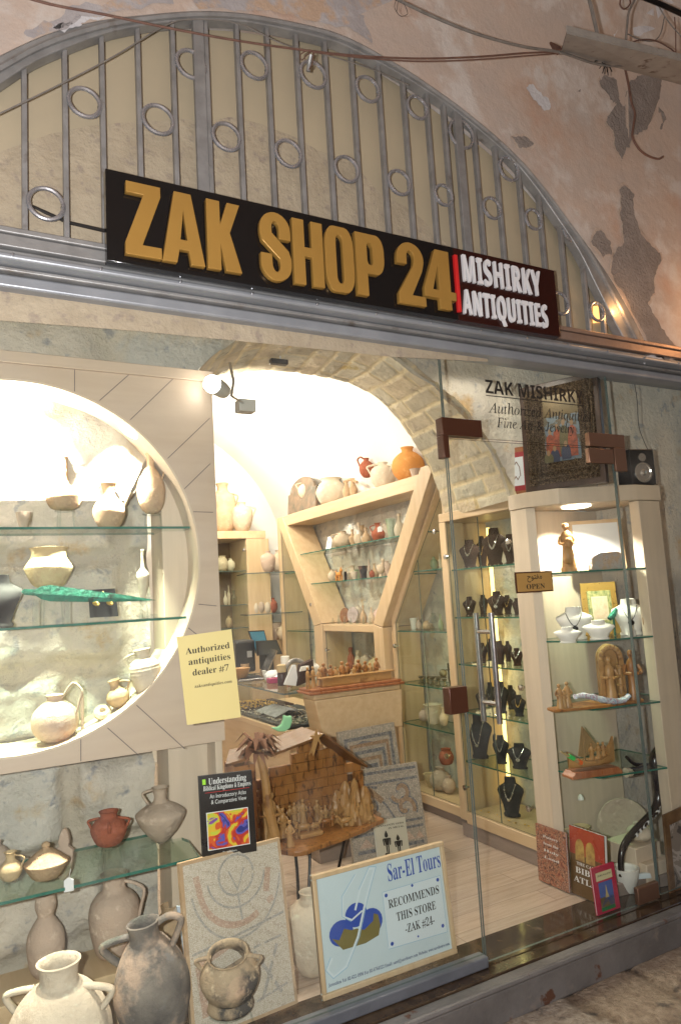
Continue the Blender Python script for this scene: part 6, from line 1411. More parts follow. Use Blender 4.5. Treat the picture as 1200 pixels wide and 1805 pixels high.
q.tube(pts, [.004,.008,.010,.010], 8); pn_ = solo(q, 'painted_peg', pm('peg_wood', (.40,.30,.14), None, 9, .5), 'wooden peg with green and orange bands poking out beside the carved boat', 'peg')
for (i0, i1, mt) in ((.35,.58,pm('bright_green_paint', (.05,.55,.12), None, 4, .4)), (.74,.94,pm('orange_paint', (.75,.15,.03), None, 4, .4))):
    q = MB(); A2, B2 = pts[0].lerp(pts[3], i0), pts[0].lerp(pts[3], i1); q.tube([A2, B2], [.0098,.0115], 10); q.build('painted_band', mt, pn_)
# bottom
pot('jug', 'pale lidded jug with side handle at the bottom of the corner case', 1026, 1408, 1480, 56, ('Y',.36), 'shoulder', c_yellow, [(0,.35,.72,.55,.09),(170,.72,.95,.30,.10)], zb=.062)
q = MB(); p = pl(1023,1408,('Y',.36)); q.lathe(p-UP*.004, [(.016,0),(.014,.012),(.004,.026)], 12); solo(q, 'stopper', b_white, 'white stopper in the neck of the pale lidded jug', 'stopper')
q = MB(); p = PY(1098,1455,.36); q.lathe(p, [(.005,0),(.10,.006),(.135,.02),(.132,.024),(.095,.012),(.002,.008)], 36, axis=V((-.55,-.8,.22))); solo(q, 'clay_plate', c_greytan, 'large round clay plate standing behind the shofar', 'plate')
pot('bowl', 'white rounded bowl under the round clay plate', 1128, 1455, 1487, 44, ('Y',.18), 'round', c_cream, zb=.19)
q = MB(); q.box((2.88,.12,.062),(3.06,.30,.188)); solo(q, 'display_box', m_beech_pale, 'pale wooden riser under the white bowl in the corner case', 'riser', bevel=.004)
# ================================================================ on top of the cases: icon, framed print, speaker
ic = thing('icon_painting', V((2.74,.1,1.957)), 'large dark religious icon in an ornate silver frame propped on the corner case', 'icon')
a, b = PZ(941,862,1.957), PZ(1089,841,1.957); a.y = max(a.y,.2)
a = PZ(941,862,1.957); b = PZ(1089,841,1.957); sft = V((.05,.115,0)); a += sft; b += sft
k_ = (PY(1004,684,.25).z-1.957)
s_ = Sheet(a, b, k_*1.03, R(3), .05); m_dk = pm('dark_icon_wood', (.03,.016,.010), (.07,.04,.028), 9, .4, 0, .1); m_sil = pm('tarnished_silver', (.045,.028,.016), (.22,.155,.095), 150, .34, .6, 1.0, 70, lo=.45, hi=.62)
q = MB(); s_.slab(q, 0, .05); q.build('frame', m_dk, ic, 0, bevel=.004)
q = MB(); s_.patch(q, rc(.06,.05,.94,.95), .002); q.build('silver_cover', m_sil, ic, 0)
q = MB()
for t0 in (.105,.165,.22): q.tube([s_.p(t0,.10,.006), s_.p(t0,.90,.006)], .006, 8)
for t0 in (.80,.86,.91): q.tube([s_.p(t0,.10,.006), s_.p(t0,.90,.006)], .006, 8)
q.tube([s_.p(.1,.16,.006), s_.p(.9,.16,.006)], .006, 8); q.tube([s_.p(.1,.10,.006), s_.p(.9,.10,.006)], .006, 8); q.build('silver_columns', m_sil, ic)
for cx, cz_ in ((.16,.86),(.85,.86),(.16,.14),(.85,.14)):
    q = MB()
    for k in range(26): q.ball(s_.p(cx+random.gauss(0,.045), cz_+random.gauss(0,.05), .006), random.uniform(.004,.010), 7, 4)
    q.build('corner_boss', m_sil, ic)
q = MB(); s_.patch(q, rc(.30,.24,.74,.66), .004); q.build('painted_sky', voro('icon_painted_ground', [(.07,.06,.04),(.09,.12,.15),(.12,.15,.17),(.08,.065,.04),(.16,.09,.04)], 16), ic, 0)
q = MB(); s_.patch(q, rc(.30,.66,.74,.86), .004); q.build('gilt_top', pm('icon_gilt', (.07,.05,.02), (.12,.08,.03), 12, .4, .3), ic, 0)
for i, (cx, cz_, sc2, mt) in enumerate(((.37,.26,.30,'r'),(.46,.28,.32,'r'),(.545,.30,.33,'g'),(.65,.27,.35,'r'),(.56,.25,.16,'b'),(.42,.24,.14,'b'),(.34,.24,.10,'g'))):
    mts = {'r': pm('icon_red', (.30,.06,.02), (.09,.02,.01), 34, .5), 'g': pm('icon_green', (.06,.055,.022), (.10,.08,.03), 20, .5), 'b': pm('icon_dark_blue', (.02,.025,.05), None, 9, .5)}
    q = MB(); s_.patch(q, [(cx-.055,cz_),(cx+.055,cz_),(cx+.06,cz_+sc2*.4),(cx+.045,cz_+sc2*.72),(cx+.015,cz_+sc2*.8),(cx-.015,cz_+sc2*.8),(cx-.045,cz_+sc2*.72),(cx-.06,cz_+sc2*.4)], .005+.0008*i); q.build('painted_robe', mts[mt], ic, 0)
    q = MB(); s_.patch(q, el(cx, cz_+sc2*.88, .022, .028, 0, 360, 12), .0055+.0008*i); q.build('painted_head', pm('icon_skin', (.22,.13,.065), None, 9, .5), ic, 0)
fp = thing('framed_print', V((2.62,.5,1.957)), 'small framed print with red mount standing left of the dark icon', 'picture')
a = PZ(884,893,1.957); b = PZ(935,876,1.957); a = V((2.70,.485,1.957)); b = V((2.80,.27,1.957)); a = PN(890,897,(2.70,.45,1.957),V((.85,.5,0))); b = PN(940,880,(2.70,.45,1.957),V((.85,.5,0))); a.z = b.z = 1.957
hgt = PN(905,786,(2.70,.45,1.957),V((.85,.5,0))).z-1.957
s_ = Sheet(a, b, hgt*.98, R(4), .018); q = MB(); s_.slab(q); q.build('frame', o_red, fp, 0, bevel=.003)
for i, (r_, mt) in enumerate(((.13, m_red_d := pm('red_mount', (.33,.02,.025), None, 5, .6)), (.26, m_paper_w))): q = MB(); s_.patch(q, rc(r_,r_*.8,1-r_,1-r_*.8), .001+.001*i); q.build('mount' if i == 0 else 'print', mt, fp, 0)
q = MB()
for i, pts in enumerate(([(.35,.40),(.42,.62),(.50,.70)], [(.50,.70),(.60,.58),(.62,.40)], [(.38,.33),(.46,.40),(.52,.33),(.60,.40)])): s_.patch(q, rib(pts, .03, s_.h/s_.w), .0032+.0001*i)
q.build('ink_drawing', pm('sepia_ink', (.20,.10,.06), None, 5, .6), fp, 0)
fp = thing('framed_card', V((2.75,1.1,1.957)), 'tiny brown framed card on the tall case beside the V frame arm', 'picture')
a = pl(799,901,('X',2.78)); b = pl(823,896,('X',2.74)); a.z = b.z = 1.957; s_ = Sheet(a, b, pl(812,860,('X',2.76)).z-1.957, R(10), .012); q = MB(); s_.slab(q); q.build('frame', o_red, fp, 0); q = MB(); s_.patch(q, rc(.16,.13,.84,.87), .001); q.build('card', m_paper_w, fp, 0)
q = MB(); p = pl(848,888,('X',2.80)); p.z = 1.957; q.prism([p+V((-.02,.10,0)), p+V((-.02,-.10,0)), p+V((.06,-.10,.05)), p+V((.06,.10,.05))], V((.01,0,.006))); solo(q, 'leaflet', m_paper_w, 'white leaflet lying tilted on top of the tall jewellery case', 'paper', smooth=0)
sp2 = thing('loudspeaker', V((3.08,.12,1.957)), 'small black loudspeaker box on the right corner of the corner case', 'loudspeaker')
a, b = PY(1113,848,.06), PY(1146,843,.06); a.z = b.z = 1.957; dx_ = (b-a).normalized(); dx_.y = -.25; dx_.normalize(); nn_ = V((-dx_.y, dx_.x, 0)); W_ = (b-a).length; hgt = PY(1128,793,.06).z-1.957
q = MB(); q.prism([a, a+dx_*W_, a+dx_*W_+nn_*.11, a+nn_*.11], UP*hgt); q.build('cabinet', m_dark, sp2, 0, bevel=.004)
q = MB(); c = a+dx_*W_*.5+UP*hgt*.34-nn_*.001; q.lathe(c, [(W_*.36,0),(W_*.36,.003),(W_*.30,.004),(W_*.22,-.006),(W_*.16,-.003),(W_*.08,.004),(.001,.006)], 24, axis=-nn_); q.build('woofer', m_silver, sp2)
q = MB(); c = a+dx_*W_*.5+UP*hgt*.76-nn_*.001; q.lathe(c, [(W_*.15,0),(W_*.15,.003),(W_*.07,.002),(.001,.004)], 18, axis=-nn_); q.build('tweeter', m_silver, sp2)
q = MB(); q.tube(smoothline([PY(1117,672,.10), PY(1122,705,.10), PY(1125,750,.12), PY(1133,775,.14), PY(1142,795,.15)], 5), .002, 5); solo(q, 'speaker_wire', m_wire, 'thin wire hanging down to the black loudspeaker', 'wire')
q = MB(); q.tube(smoothline([PY(1143,845,.05), PY(1148,852,.035), PY(1158,854,.03)], 4), .002, 5); solo(q, 'speaker_wire', m_wire, 'short loose wire end at the foot of the black loudspeaker', 'wire')

pbust(-2, 1006, 1099, 78, ('Y', .47), (-.2,-1), b_grey, 'dark display bust cut by the left edge on the lower niche shelf', None, '', z2_+.001)
# ================================================================ pots on top of the wall unit and the far cabinet
S = ('X', 2.92); ZT = T+.002
ai_ = thing('arched_icon', pl(530,905,S), 'dark arched painted panel standing at the far end of the V frame top', 'icon')
a, b = pl(507,905,('X',2.86)), pl(556,888,('X',2.86)); a.z = b.z = ZT; hgt = pl(530,840,('X',2.86)).z-ZT; s_ = Sheet(a, b, hgt, R(4), .02)
q = MB(); pts = [(0,0),(1,0),(1,.62),(.93,.62)]+[(.5+.43*math.cos(R(t)), .62+.38*math.sin(R(t))) for t in range(10,171,16)]+[(.07,.62),(0,.62)]
q.prism([s_.p(x, y) for x, y in pts], -s_.n*.02); q.build('board', pm('worn_icon_paint', (.10,.085,.06), (.22,.14,.09), 14, .6, 0, .2, 40, spots=((.20,.19,.17), 9, .55, .62)), ai_, 0)
pot('jar', 'small pale jar with ear handle on a stand beside the dark arched panel', 541, 847, 880, 30, S, 'round', c_pale, [(180,.55,.9,.25,.1)])
stand('stand under the small pale jar on the V frame top', 541, 880, 893, 24, S)
pot('bowl_jar', 'large wide cream jar on the V frame top, left of the twin vessel', 585, 838, 886, 54, S, 'cook', c_cream, cat='jar', zb=ZT)
q = MB()
for u in (611,623): p = pl(u, 871, S); p.z = ZT; q.lathe(p, [(.02,0),(.03,.03),(.034,.08),(.018,.13),(.015,.15),(.022,.17)], 14, .05, u)
q.tube([pl(606,850,S), pl(617,845,S), pl(629,850,S)], .012, 8)
solo(q, 'twin_vessel', c_tan, 'twin tan clay vessel joined at the middle on the V frame top', 'vessel')
pot('jug', 'reddish spouted jug raised on a stand on the V frame top', 647, 807, 842, 26, S, 'round', c_red, [(150,.55,1.0,.35,.14,.1)])
stand('stand under the reddish spouted jug on the V frame top', 647, 842, 857, 22, S)
pot('jar', 'cream round jar with small handle in front of the orange jar', 676, 800, 848, 46, S, 'amph', c_cream, [(180,.6,.95,.2,.1),(-60,.55,.85,.2,.1)], zb=ZT)
pot('jar', 'big round orange clay jar at the near end of the V frame top', 720, 772, 834, 58, S, 'round', c_orange, zb=ZT, mouth=.85)
pot('cup', 'small pale cup in front of the big orange jar', 731, 817, 832, 20, ('X',2.85), 'cup', c_pink, zb=ZT)
q = MB(); p = pl(768,817,('X',2.88)); q.box((2.82,1.34,T+.027),(2.95,1.44,T+.045)); solo(q, 'booklet', m_red, 'thin red booklet lying on the top corner of the V frame', 'book', bevel=.002)
YB2 = YB+.2
pot('jar', 'tall shouldered tan jar standing on the far cabinet', 395, 853, 940, 46, ('Y',YB2), [(.55,0),(.8,.1),(1,.45),(.98,.62),(.85,.75),(.45,.84),(.40,.92),(.5,1)], c_tan, [(0,.55,.78,.16,.09)], zb=zc+.002)
pot('jug', 'round pale jug with two small handles on the far cabinet', 427, 882, 934, 40, ('Y',YB2-.08), 'amph', c_pale, [(0,.5,.85,.22,.1),(60,.5,.9,.2,.1)], zb=zc+.002)
# far cabinet and corner shelves
S = ('Y', YB+.15)
for u, vt, vb, w_, pf_, mt, z, lb in ((392,978,1006,22,'cook',c_pale,0,'wide pale jar on the top shelf of the far cabinet'),(407,982,1005,16,'round',c_cream,0,'small round jar with tag on the top shelf of the far cabinet'),(398,1040,1065,8,'bottle',c_cream,1,'pale slim bottle on the second shelf of the far cabinet'),(404,1030,1064,6,'slim',c_pale,1,'tall thin bottle on the second shelf of the far cabinet'),(413,1040,1065,12,'jug',m_acryl,1,'clear glass jug on the second shelf of the far cabinet'),(404,1085,1106,12,'round',c_tan,2,'tan pot on the lowest shelf of the far cabinet')):
    pot('vessel', lb, u, vt, vb, w_, S, pf_, mt, zb=bz[z]+.001)
S = ('Y', YB+.02)
for u, vt, vb, w_, pf_, mt, z, lb, hs in ((472,965,1003,30,'amph',c_pink,cz[0],'pinkish handled jar on the upper corner shelf',[(180,.6,.95,.25,.1)]),(492,962,1001,30,'round',c_pale,cz[0],'round pale jar partly behind the V frame on the upper corner shelf',()),(451,1048,1082,11,'bottle',c_cream,cz[1],'slim cream bottle on the lower corner shelf',()),(460,1050,1075,14,'round',c_greytan,cz[1],'grey round jar beside the slim bottle on the lower corner shelf',()),(471,1046,1078,14,'bottle',c_cream,cz[1],'cream juglet in the middle of the lower corner shelf',[(0,.5,.9,.3,.12)]),(482,1052,1078,15,'round',c_red,cz[1],'red spotted juglet at the right of the lower corner shelf',())):
    pot('vessel', lb, u, vt, vb, w_, S, pf_, mt, hs, zb=z+.001)
q = MB(); q.box((2.50,YB+.02,.0),(2.98,4.58,PY(484,1128,YB+.1).z)); solo(q, 'corner_chest', m_beech, 'low beech chest in the far corner under the glass corner shelves', 'chest', bevel=.004)
zq = PY(484,1128,YB+.1).z+.001
pot('bowl', 'large pinkish bowl in the far corner above the monitors', 484, 1098, 1128, 40, ('Y',YB+.12), 'bowl', c_pink, [(180,.6,.95,.25,.12)], zb=zq)
pot('lamp', 'small clay lamp stacked on the pinkish bowl in the far corner', 474, 1090, 1099, 14, ('Y',YB+.12), 'bowl', c_pink)
pot('mug', 'pale mug with ring handle at the right of the far corner', 500, 1110, 1138, 20, ('Y',YB-.06), 'round', c_pale, [(180,.3,.8,.3,.12)], zb=zq)
# V frame shelf rows
S = ('X', 2.93); A1, A2, A3 = 1.886, 1.606, 1.247
rowsV = [
 ('jar',605,938,968,34,'round',c_pale,A1,'wide cream jar with side spout on the V frame top shelf',[(180,.5,.85,.2,.1)]),('jug',622,930,960,14,'slim',c_tan,A1,'small tan jug beside the spouted jar on the V frame top shelf',()),
 ('bottle',633,912,952,20,'bottle',c_pale,A1,'pale long-necked bottle with tag on the V frame top shelf',()),('bottle',645,918,948,16,'bottle',c_tan,A1,'tan long-necked bottle just right of the tagged bottle',()),
 ('bowl',644,944,958,18,'bowl',c_cream,A1,'small upturned cream bowl at the front of the V frame top shelf',()),('jug',667,917,950,24,'jug',c_red,A1,'red jug with a white tag on the V frame top shelf',[(180,.5,.9,.2,.1)]),
 ('beaker',690,906,942,20,'cup',c_greeng,A1,'weathered green glass beaker on the V frame top shelf',()),('flask',704,893,936,20,'bottle',c_pale,A1,'pale flask inside a clear case on the V frame top shelf',()),('jar',722,905,926,16,'round',c_pink,A1,'small pink jar at the near end of the V frame top shelf',()),
 ('figurine',586,1000,1022,16,'round',c_pale,A2,'pale head shaped vase behind the clay dog',()),('bottle',614,1004,1027,6,'slim',c_cream,A2,'slim cream bottle before a small black card on the V frame second shelf',()),
 ('goblet',640,989,1012,18,'cup',pm('dark_glass', (.10,.06,.05), (.16,.10,.08), 9, .3),A2,'dark glass goblet on the V frame second shelf',()),('rod',651,978,1012,5,'slim',c_pink,A2,'tall thin pinkish spindle on the V frame second shelf',()),
 ('jar',698,988,1005,16,'cook',c_pink,A2,'small broken pink pot at the near end of the V frame second shelf',()),
 ('bottle',640,1051,1082,12,'bottle',c_tan,A3,'brown bottle behind the clear glass row, left one of a pair',()),('bottle',654,1052,1080,12,'bottle',c_pale,A3,'paler bottle behind the clear glass row, right one of a pair',()),
]
for nm, u, vt, vb, w_, pf_, mt, z, lb, hs in rowsV: pot(nm, lb, u, vt, vb, w_, S, pf_, mt, hs, zb=z)
cs = MB(); p = pl(703,938,('X',2.93)); cs.box((2.87,p.y-.06,A1),(2.99,p.y+.06,A1+.155)); solo(cs, 'clear_case', m_acryl, 'clear display cube around the pale flask on the V frame top shelf', 'case', smooth=0)
q = MB(); p = pl(578,968,('X',2.88)); p.z = A1; q.prism([p+V((0,.05,0)), p+V((0,-.05,0)), p+V((.03,-.04,.12)), p+V((.03,.05,.12))], (.006,0,0)); q.ell(p+V((.012,0,.07)), (.004,0,0), (0,.010,0), (0,0,.024), 8, 5); solo(q, 'pendant_card', m_paper_w, 'white card with dark cross pendant on the V frame top shelf', 'card', smooth=0)
price_tag('white tag on the red jug of the V frame top shelf', 669, 933, ('X',2.85), 8, 10); price_tag('white tag on the pale long-necked bottle of the V frame top shelf', 630, 938, ('X',2.85), 5, 8); price_tag('white tag in front of the broken pink pot', 694, 1003, ('X',2.83), 6, 6)
q = MB(); p = pl(598,1028,('X',2.86)); p.z = A2; d = V((0,1,0)); L_ = .085
q.ell(p+UP*.055, (.022,0,0), (0,.042,0), (0,0,.020), 12, 7); q.ell(p+V((-.005,-.048,.085)), (.012,0,0), (0,.022,0), (0,0,.014), 10, 6); q.tube([p+V((0,-.032,.06)), p+V((0,-.045,.085))], .012, 8); q.tube([p+V((0,.04,.06)), p+V((0,.055,.085))], [.007,.004], 6)
for yy in (-.028,.028):
    for xx in (-.011,.011): q.tube([p+V((xx,yy,.05)), p+V((xx,yy,0))], [.009,.007], 7)
for yy in (-.044,-.036): q.ell(p+V((0,yy,.104)), (.004,0,0), (0,.005,0), (0,0,.010), 6, 4)
solo(q, 'clay_dog', c_orange, 'small orange clay dog figure on the V frame second shelf', 'figurine', smooth=50)
q = MB(); p = pl(609,1027,('X',2.90)); p.z = A2; q.box(p+V((0,-.02,0)), p+V((.004,.02,.075))); solo(q, 'black_card', m_dark, 'small black upright card on the V frame second shelf', 'card', smooth=0)
p = pl(641,1021,('X',2.86)); p.z = A2; bust(p, .10, .07, CF, b_grey, 'small striped grey bust in front of the dark goblet on the V frame second shelf', None)
q = MB(); p = pl(671,1010,('X',2.88)); p.z = A2+.02; q.ell(p+UP*.04, (.03,0,0), (0,.042,0), (0,0,.038), 12, 8); q.tube([p+V((0,-.03,.06)), p+V((0,-.038,.095))], [.014,.010], 8); q.ball(p+V((0,-.04,.105)), .013, 8, 6); q.tube([p+V((0,.03,.05)), p+V((0,.05,.075))], [.016,.006], 8); q.lathe(p-UP*.02, [(.022,0),(.012,.01),(.014,.025)], 10); solo(q, 'clay_bird', c_pale, 'pale clay bird figure on the V frame second shelf', 'figurine', smooth=60)
ag = [('agate_disc',608,1068,13,(.16,.07,.03),'brown round agate slab left behind the clear glass row'),('agate_disc',622,1070,14,(.30,.25,.24),'grey and brown round agate slab beside the brown one'),('agate_disc',668,1066,13,(.55,.42,.38),'pinkish round stone slab behind the clear glass row'),('agate_disc',682,1062,14,(.45,.34,.05),'yellow round glass disc at the near end of the clear glass row')]
for nm, u, v, r_, c_, lb in ag:
    p = pl(u, v, ('X',2.97)); r = r_*px_size(p); p.z = A3+r; q = MB(); q.lathe(p, [(r*.2,0),(r,.002),(r,.012),(r*.2,.014)], 22, axis=V((-1,-.2,.1))); solo(q, nm, pm('disc_'+str(u), c_, tuple(min(1, x*1.8) for x in c_), 18, .25), lb, 'disc')
for i in range(15):
    y = 3.02-i*.052; p = V((2.83+.03*(i % 2), y, A3)); hh = .05+.012*((i*7) % 3)
    q = MB(); q.lathe(p, [(.010,0),(.013,.006),(.011,hh*.55),(.005,hh*.68),(.005,hh*.85),(.010,hh*.9),(.007,hh)], 10)
    solo(q, 'glass_bottle', m_acryl, 'tiny clear glass bottle in the glittering row at the foot of the V', 'bottle', 'row of tiny clear bottles')
# back rows on the V frame shelves
def back_row(plane, z, row):
    for u, v, h_, w_, nm, pf_, mt, lb, hs in row:
        p = pl(u, v, plane); k = px_size(p); p.z = z; pot_mesh(p, h_*k, w_*k/2, pf_, mt, hs, nm, lb, nm)
back_row(('X', 3.02), A1, [(597,955,30,22,'jar','gourd',c_pale,'pale gourd shaped jar behind the white pendant card',()),(615,950,24,22,'bowl','bowl',c_pink,'pinkish bowl behind the spouted cream jar on the V frame',()),(639,948,36,16,'jug','jug',c_tan,'tan jug behind the pair of long-necked bottles',[(0,.5,.9,.3,.12)]),(655,945,24,22,'jar','round',c_greytan,'grey-tan round jar behind the small upturned bowl',()),(678,938,32,20,'jar','amph',c_cream,'cream jar between the red jug and the green beaker, at the back',()),(712,930,26,16,'jug','slim',c_tan,'slim tan jug at the back beside the clear display cube',())])
back_row(('X', 3.02), A2, [(592,1022,22,18,'jar','round',c_pink,'pink round jar in the back row behind the clay dog',()),(604,1020,28,12,'vase','slim',c_cream,'slim cream vase in the back row behind the black card',()),(622,1018,26,20,'jug','jug',c_pale,'pale jug behind the striped grey bust',[(180,.5,.9,.3,.12)]),(632,1016,18,16,'bowl','cup',c_greeng,'greenish cup left of the dark goblet, at the back',()),(660,1012,26,16,'bottle','bottle',c_tan,'tan bottle behind the tall pinkish spindle',()),(682,1007,28,18,'jar','amph',c_pink,'pinkish jar in the back row behind the clay bird',()),(704,1003,22,14,'lamp','bowl',c_tan,'tan bowl lamp in the back row behind the broken pot',())])
back_row(('X', 2.90), A2, [(625,1024,14,14,'bowl','bowl',c_cream,'tiny cream bowl in front on the V frame second shelf',()),(656,1018,14,10,'vase','round',c_red,'tiny red vase in front between the goblet and the bird',()),(685,1013,12,12,'bowl','cup',c_pink,'tiny pink cup in front of the pinkish jar near the bird',())])
back_row(('X', 3.02), A3, [(598,1082,26,16,'jar','round',c_tan,'tan jar in the back row left of the brown agate slab',()),(631,1080,30,16,'vase','amph',c_cream,'cream vase at the back left of the brown bottle',()),(662,1078,22,18,'jar','round',c_pink,'pink jar at the back beside the paler bottle of the pair',())])
# cabinet in the middle of the V
S = ('X', 2.95); A4 = .867
for nm, u, vt, vb, w_, pf_, mt, lb, hs in (('figurine',620,1148,1185,14,'gourd',c_red,'reddish standing figurine in the middle cabinet of the V frame',()),('rattle',632,1152,1185,14,'gourd',c_pale,'pale ring topped clay figure in the middle cabinet',()),('figurine',645,1155,1184,18,'amph',c_greytan,'grey bird shaped vessel in the middle cabinet',[(0,.5,.95,.3,.15)]),('jar',662,1160,1186,28,'round',c_yellow,'yellowish round jar in the middle cabinet',()),('jug',677,1146,1180,16,'jug',c_grey,'dark grey juglet at the near side of the middle cabinet',()),('glass',592,1150,1187,18,'wide',m_acryl,'clear glass ornament at the far side of the middle cabinet',())):
    pot(nm, lb, u, vt, vb, w_, S, pf_, mt, hs, zb=A4)
# far wing and near wing shelves
pbust(509, 1063, 1117, 38, ('X',2.93), (-.9,-.45), b_white, 'white bust with gold chains in the far wing of the V frame', 'fine gold chains on the white bust of the far wing', 'drop', 1.181, nmat=m_goldj)
pot('jug', 'small pale jug on the upper shelf of the far wing', 521, 1002, 1034, 14, ('X',2.95), 'jug', c_cream, zb=1.731)
NW = [('jar',765,978,1001,14,'round',c_greeng,1.621,'small greenish pot on the top shelf of the near wing',()),('bottle',776,972,1000,7,'slim',c_cream,1.621,'thin pale bottle on the top shelf of the near wing',()),('bottle',738,1088,1111,11,'bottle',c_pink,1.206,'small pinkish bottle on the second shelf of the near wing',()),('cup',727,1060,1080,14,'cup',b_white,1.206,'little white cup far back on the second shelf of the near wing',()),('jar',752,1095,1111,18,'round',c_tan,1.206,'small tan jar on the second shelf of the near wing',()),('jar',765,1082,1112,20,'round',m_acryl,1.206,'clear glass jar on the second shelf of the near wing',()),('bottle',777,1085,1113,10,'bottle',c_greeng,1.206,'greenish bottle at the near end of the second shelf of the near wing',()),
 ('cup',765,1253,1287,34,'cup',c_cream,.561,'wide cream cup on the fourth shelf of the near wing',()),('jug',748,1260,1283,18,'round',c_pink,.561,'pinkish juglet left of the wide cream cup',()),('juglet',783,1258,1290,16,'jug',c_pale,.561,'pale juglet right of the wide cream cup',[(0,.4,.9,.3,.14)]),
 ('bowl',760,1367,1390,26,'bowl',c_yellow,.121,'yellowish bowl at the bottom of the near wing',()),('jar',777,1352,1392,38,'round',c_greytan,.121,'grey and tan jar under the red one at the bottom of the near wing',()),('jar',792,1372,1402,24,'round',c_pink,.121,'pale pink jar at the near end of the bottom of the near wing',())]
for nm, u, vt, vb, w_, pf_, mt, z, lb, hs in NW: pot(nm, lb, u, vt, vb, w_, ('X',2.93), pf_, mt, hs, zb=z)
pot('jar', 'red jar stacked on top of the grey and tan jar in the near wing', 787, 1320, 1348, 26, ('X',2.93), 'cook', c_red)
ml = MB(); p0 = pl(742,1208,('X',2.90)); p0.z = .836
for k in range(5): ml.lathe(p0+V((0,-.07*k,0)), [(.022,0),(.010,.008),(.006,.03),(.014,.036),(.018,.046),(.004,.05)], 10)
ml.tube([p0+V((0,.02,.045)), p0+V((0,-.3,.06))], .005, 6); ml.ball(p0+V((0,-.27,.085)), .028, 10, 7)
solo(ml, 'bronze_candlestand', pm('old_bronze', (.10,.09,.05), (.20,.17,.10), 14, .45, .6), 'old bronze candle stand with small cups on the third shelf of the near wing', 'candle stand')
q = MB(); p = pl(790,1182,('X',3.02)); q.tube([p+UP*.05, p-UP*.06], .006, 6); q.tube([p+V((0,.04,.0)), p+V((0,-.03,.01))], .005, 6); q.tube([p-UP*.06, p+V((0,-.03,-.12))], .006, 6); solo(q, 'bronze_cross', pm('dark_old_bronze', (.04,.035,.02), None, 9, .5, .5), 'small dark bronze figure hanging before the yellow light strip', 'ornament')
# ================================================================ counter top
ls = thing('last_supper_carving', V((2.1,1.5,.91)), 'olive wood carving of men seated along a table at the counter end', 'carving')
a, b = PY(543,1214,1.47), PY(708,1200,1.47); a.z = b.z = .907; dx_ = (b-a); dx_.y = 0; L_ = dx_.length; a.y = b.y = 1.44
q = MB(); q.box((a.x,1.44,.907),(b.x,1.64,.922)); q.box((a.x+.012,1.452,.9225),(b.x-.012,1.63,.938)); q.build('plinth', o_red, ls, 0, bevel=.004)
q = MB(); q.box((a.x+.10,1.50,.985),(b.x-.03,1.56,.993)); q.box((a.x+.115,1.51,.9385),(b.x-.05,1.55,.9845)); q.build('table', o_pale, ls, 0, bevel=.003)
for k in range(11):
    x = a.x+.13+.041*k; q = MB(); robed(q, V((x, 1.585+.01*(k % 2), .939)), .105+.014*((k*5) % 3), (random.uniform(-.5,.5),-1), lean=.05, fat=1.15); q.build('carved_person', o_wood if k % 3 else o_pale, ls, 50)
for k, x in enumerate((a.x+.03, a.x+.075)):
    q = MB(); robed(q, V((x, 1.53+.02*k, .939)), .125, (.6,-.5), fat=1.0); q.build('carved_person', o_pale, ls, 50)
ZC = .916
q = MB()
for k in range(90): q.ball(V((1.765+.012*(k % 6)+random.uniform(0,.004), 1.66+.014*(k//6)*1.0, .70+random.uniform(0,.004))), random.uniform(.004,.007), 6, 4)
def jewel_tray(y0, y1, mt, nm, lb, base):
    t = thing('jewellery_tray', V((1.9,(y0+y1)/2,.698)), lb, 'tray'); q = MB(); q.box((1.76,y0,.6955),(2.2,y1,.715)); q.build('tray', base, t, 0, bevel=.003)
    q = MB()
    for k in range(150): q.ell(V((random.uniform(1.77,2.1), random.uniform(y0+.01,y1-.01), .722)), (random.uniform(.004,.011),0,0), (0,random.uniform(.004,.011),0), (0,0,.006), 6, 4)
    o = q.build('jewellery', mt, t); o['kind'] = 'stuff'
dkt = pm('dark_tray', (.02,.025,.03), None, 8, .6)
jewel_tray(1.64, 1.83, pm('mixed_stones', (.08,.10,.08), (.55,.53,.45), 60, .25, .4, lo=.45, hi=.6), 's', 'black tray of greenish stone jewellery nearest the counter end', dkt)
jewel_tray(1.85, 2.10, m_silver, 's', 'black tray of silver jewellery in the middle of the glass counter', dkt)
jewel_tray(2.12, 2.45, m_silver, 's', 'black tray of small silver pieces further along the glass counter', dkt)
jewel_tray(2.5, 2.9, m_goldj, 's', 'tray of gold coloured jewellery at the far end of the glass counter', b_brown)
q = MB(); q.grid(lambda s, t: V((1.80+.22*t, 1.90+.35*s, .735+.03*math.sin(math.pi*t)+.012*noise.noise(V((s*9,t*6,1))))), 20, 10); solo(q, 'grey_cloth', pm('grey_cloth', (.20,.20,.22), (.30,.30,.32), 30, .9), 'crumpled grey cloth lying over the silver tray in the glass counter', 'cloth', smooth=60)
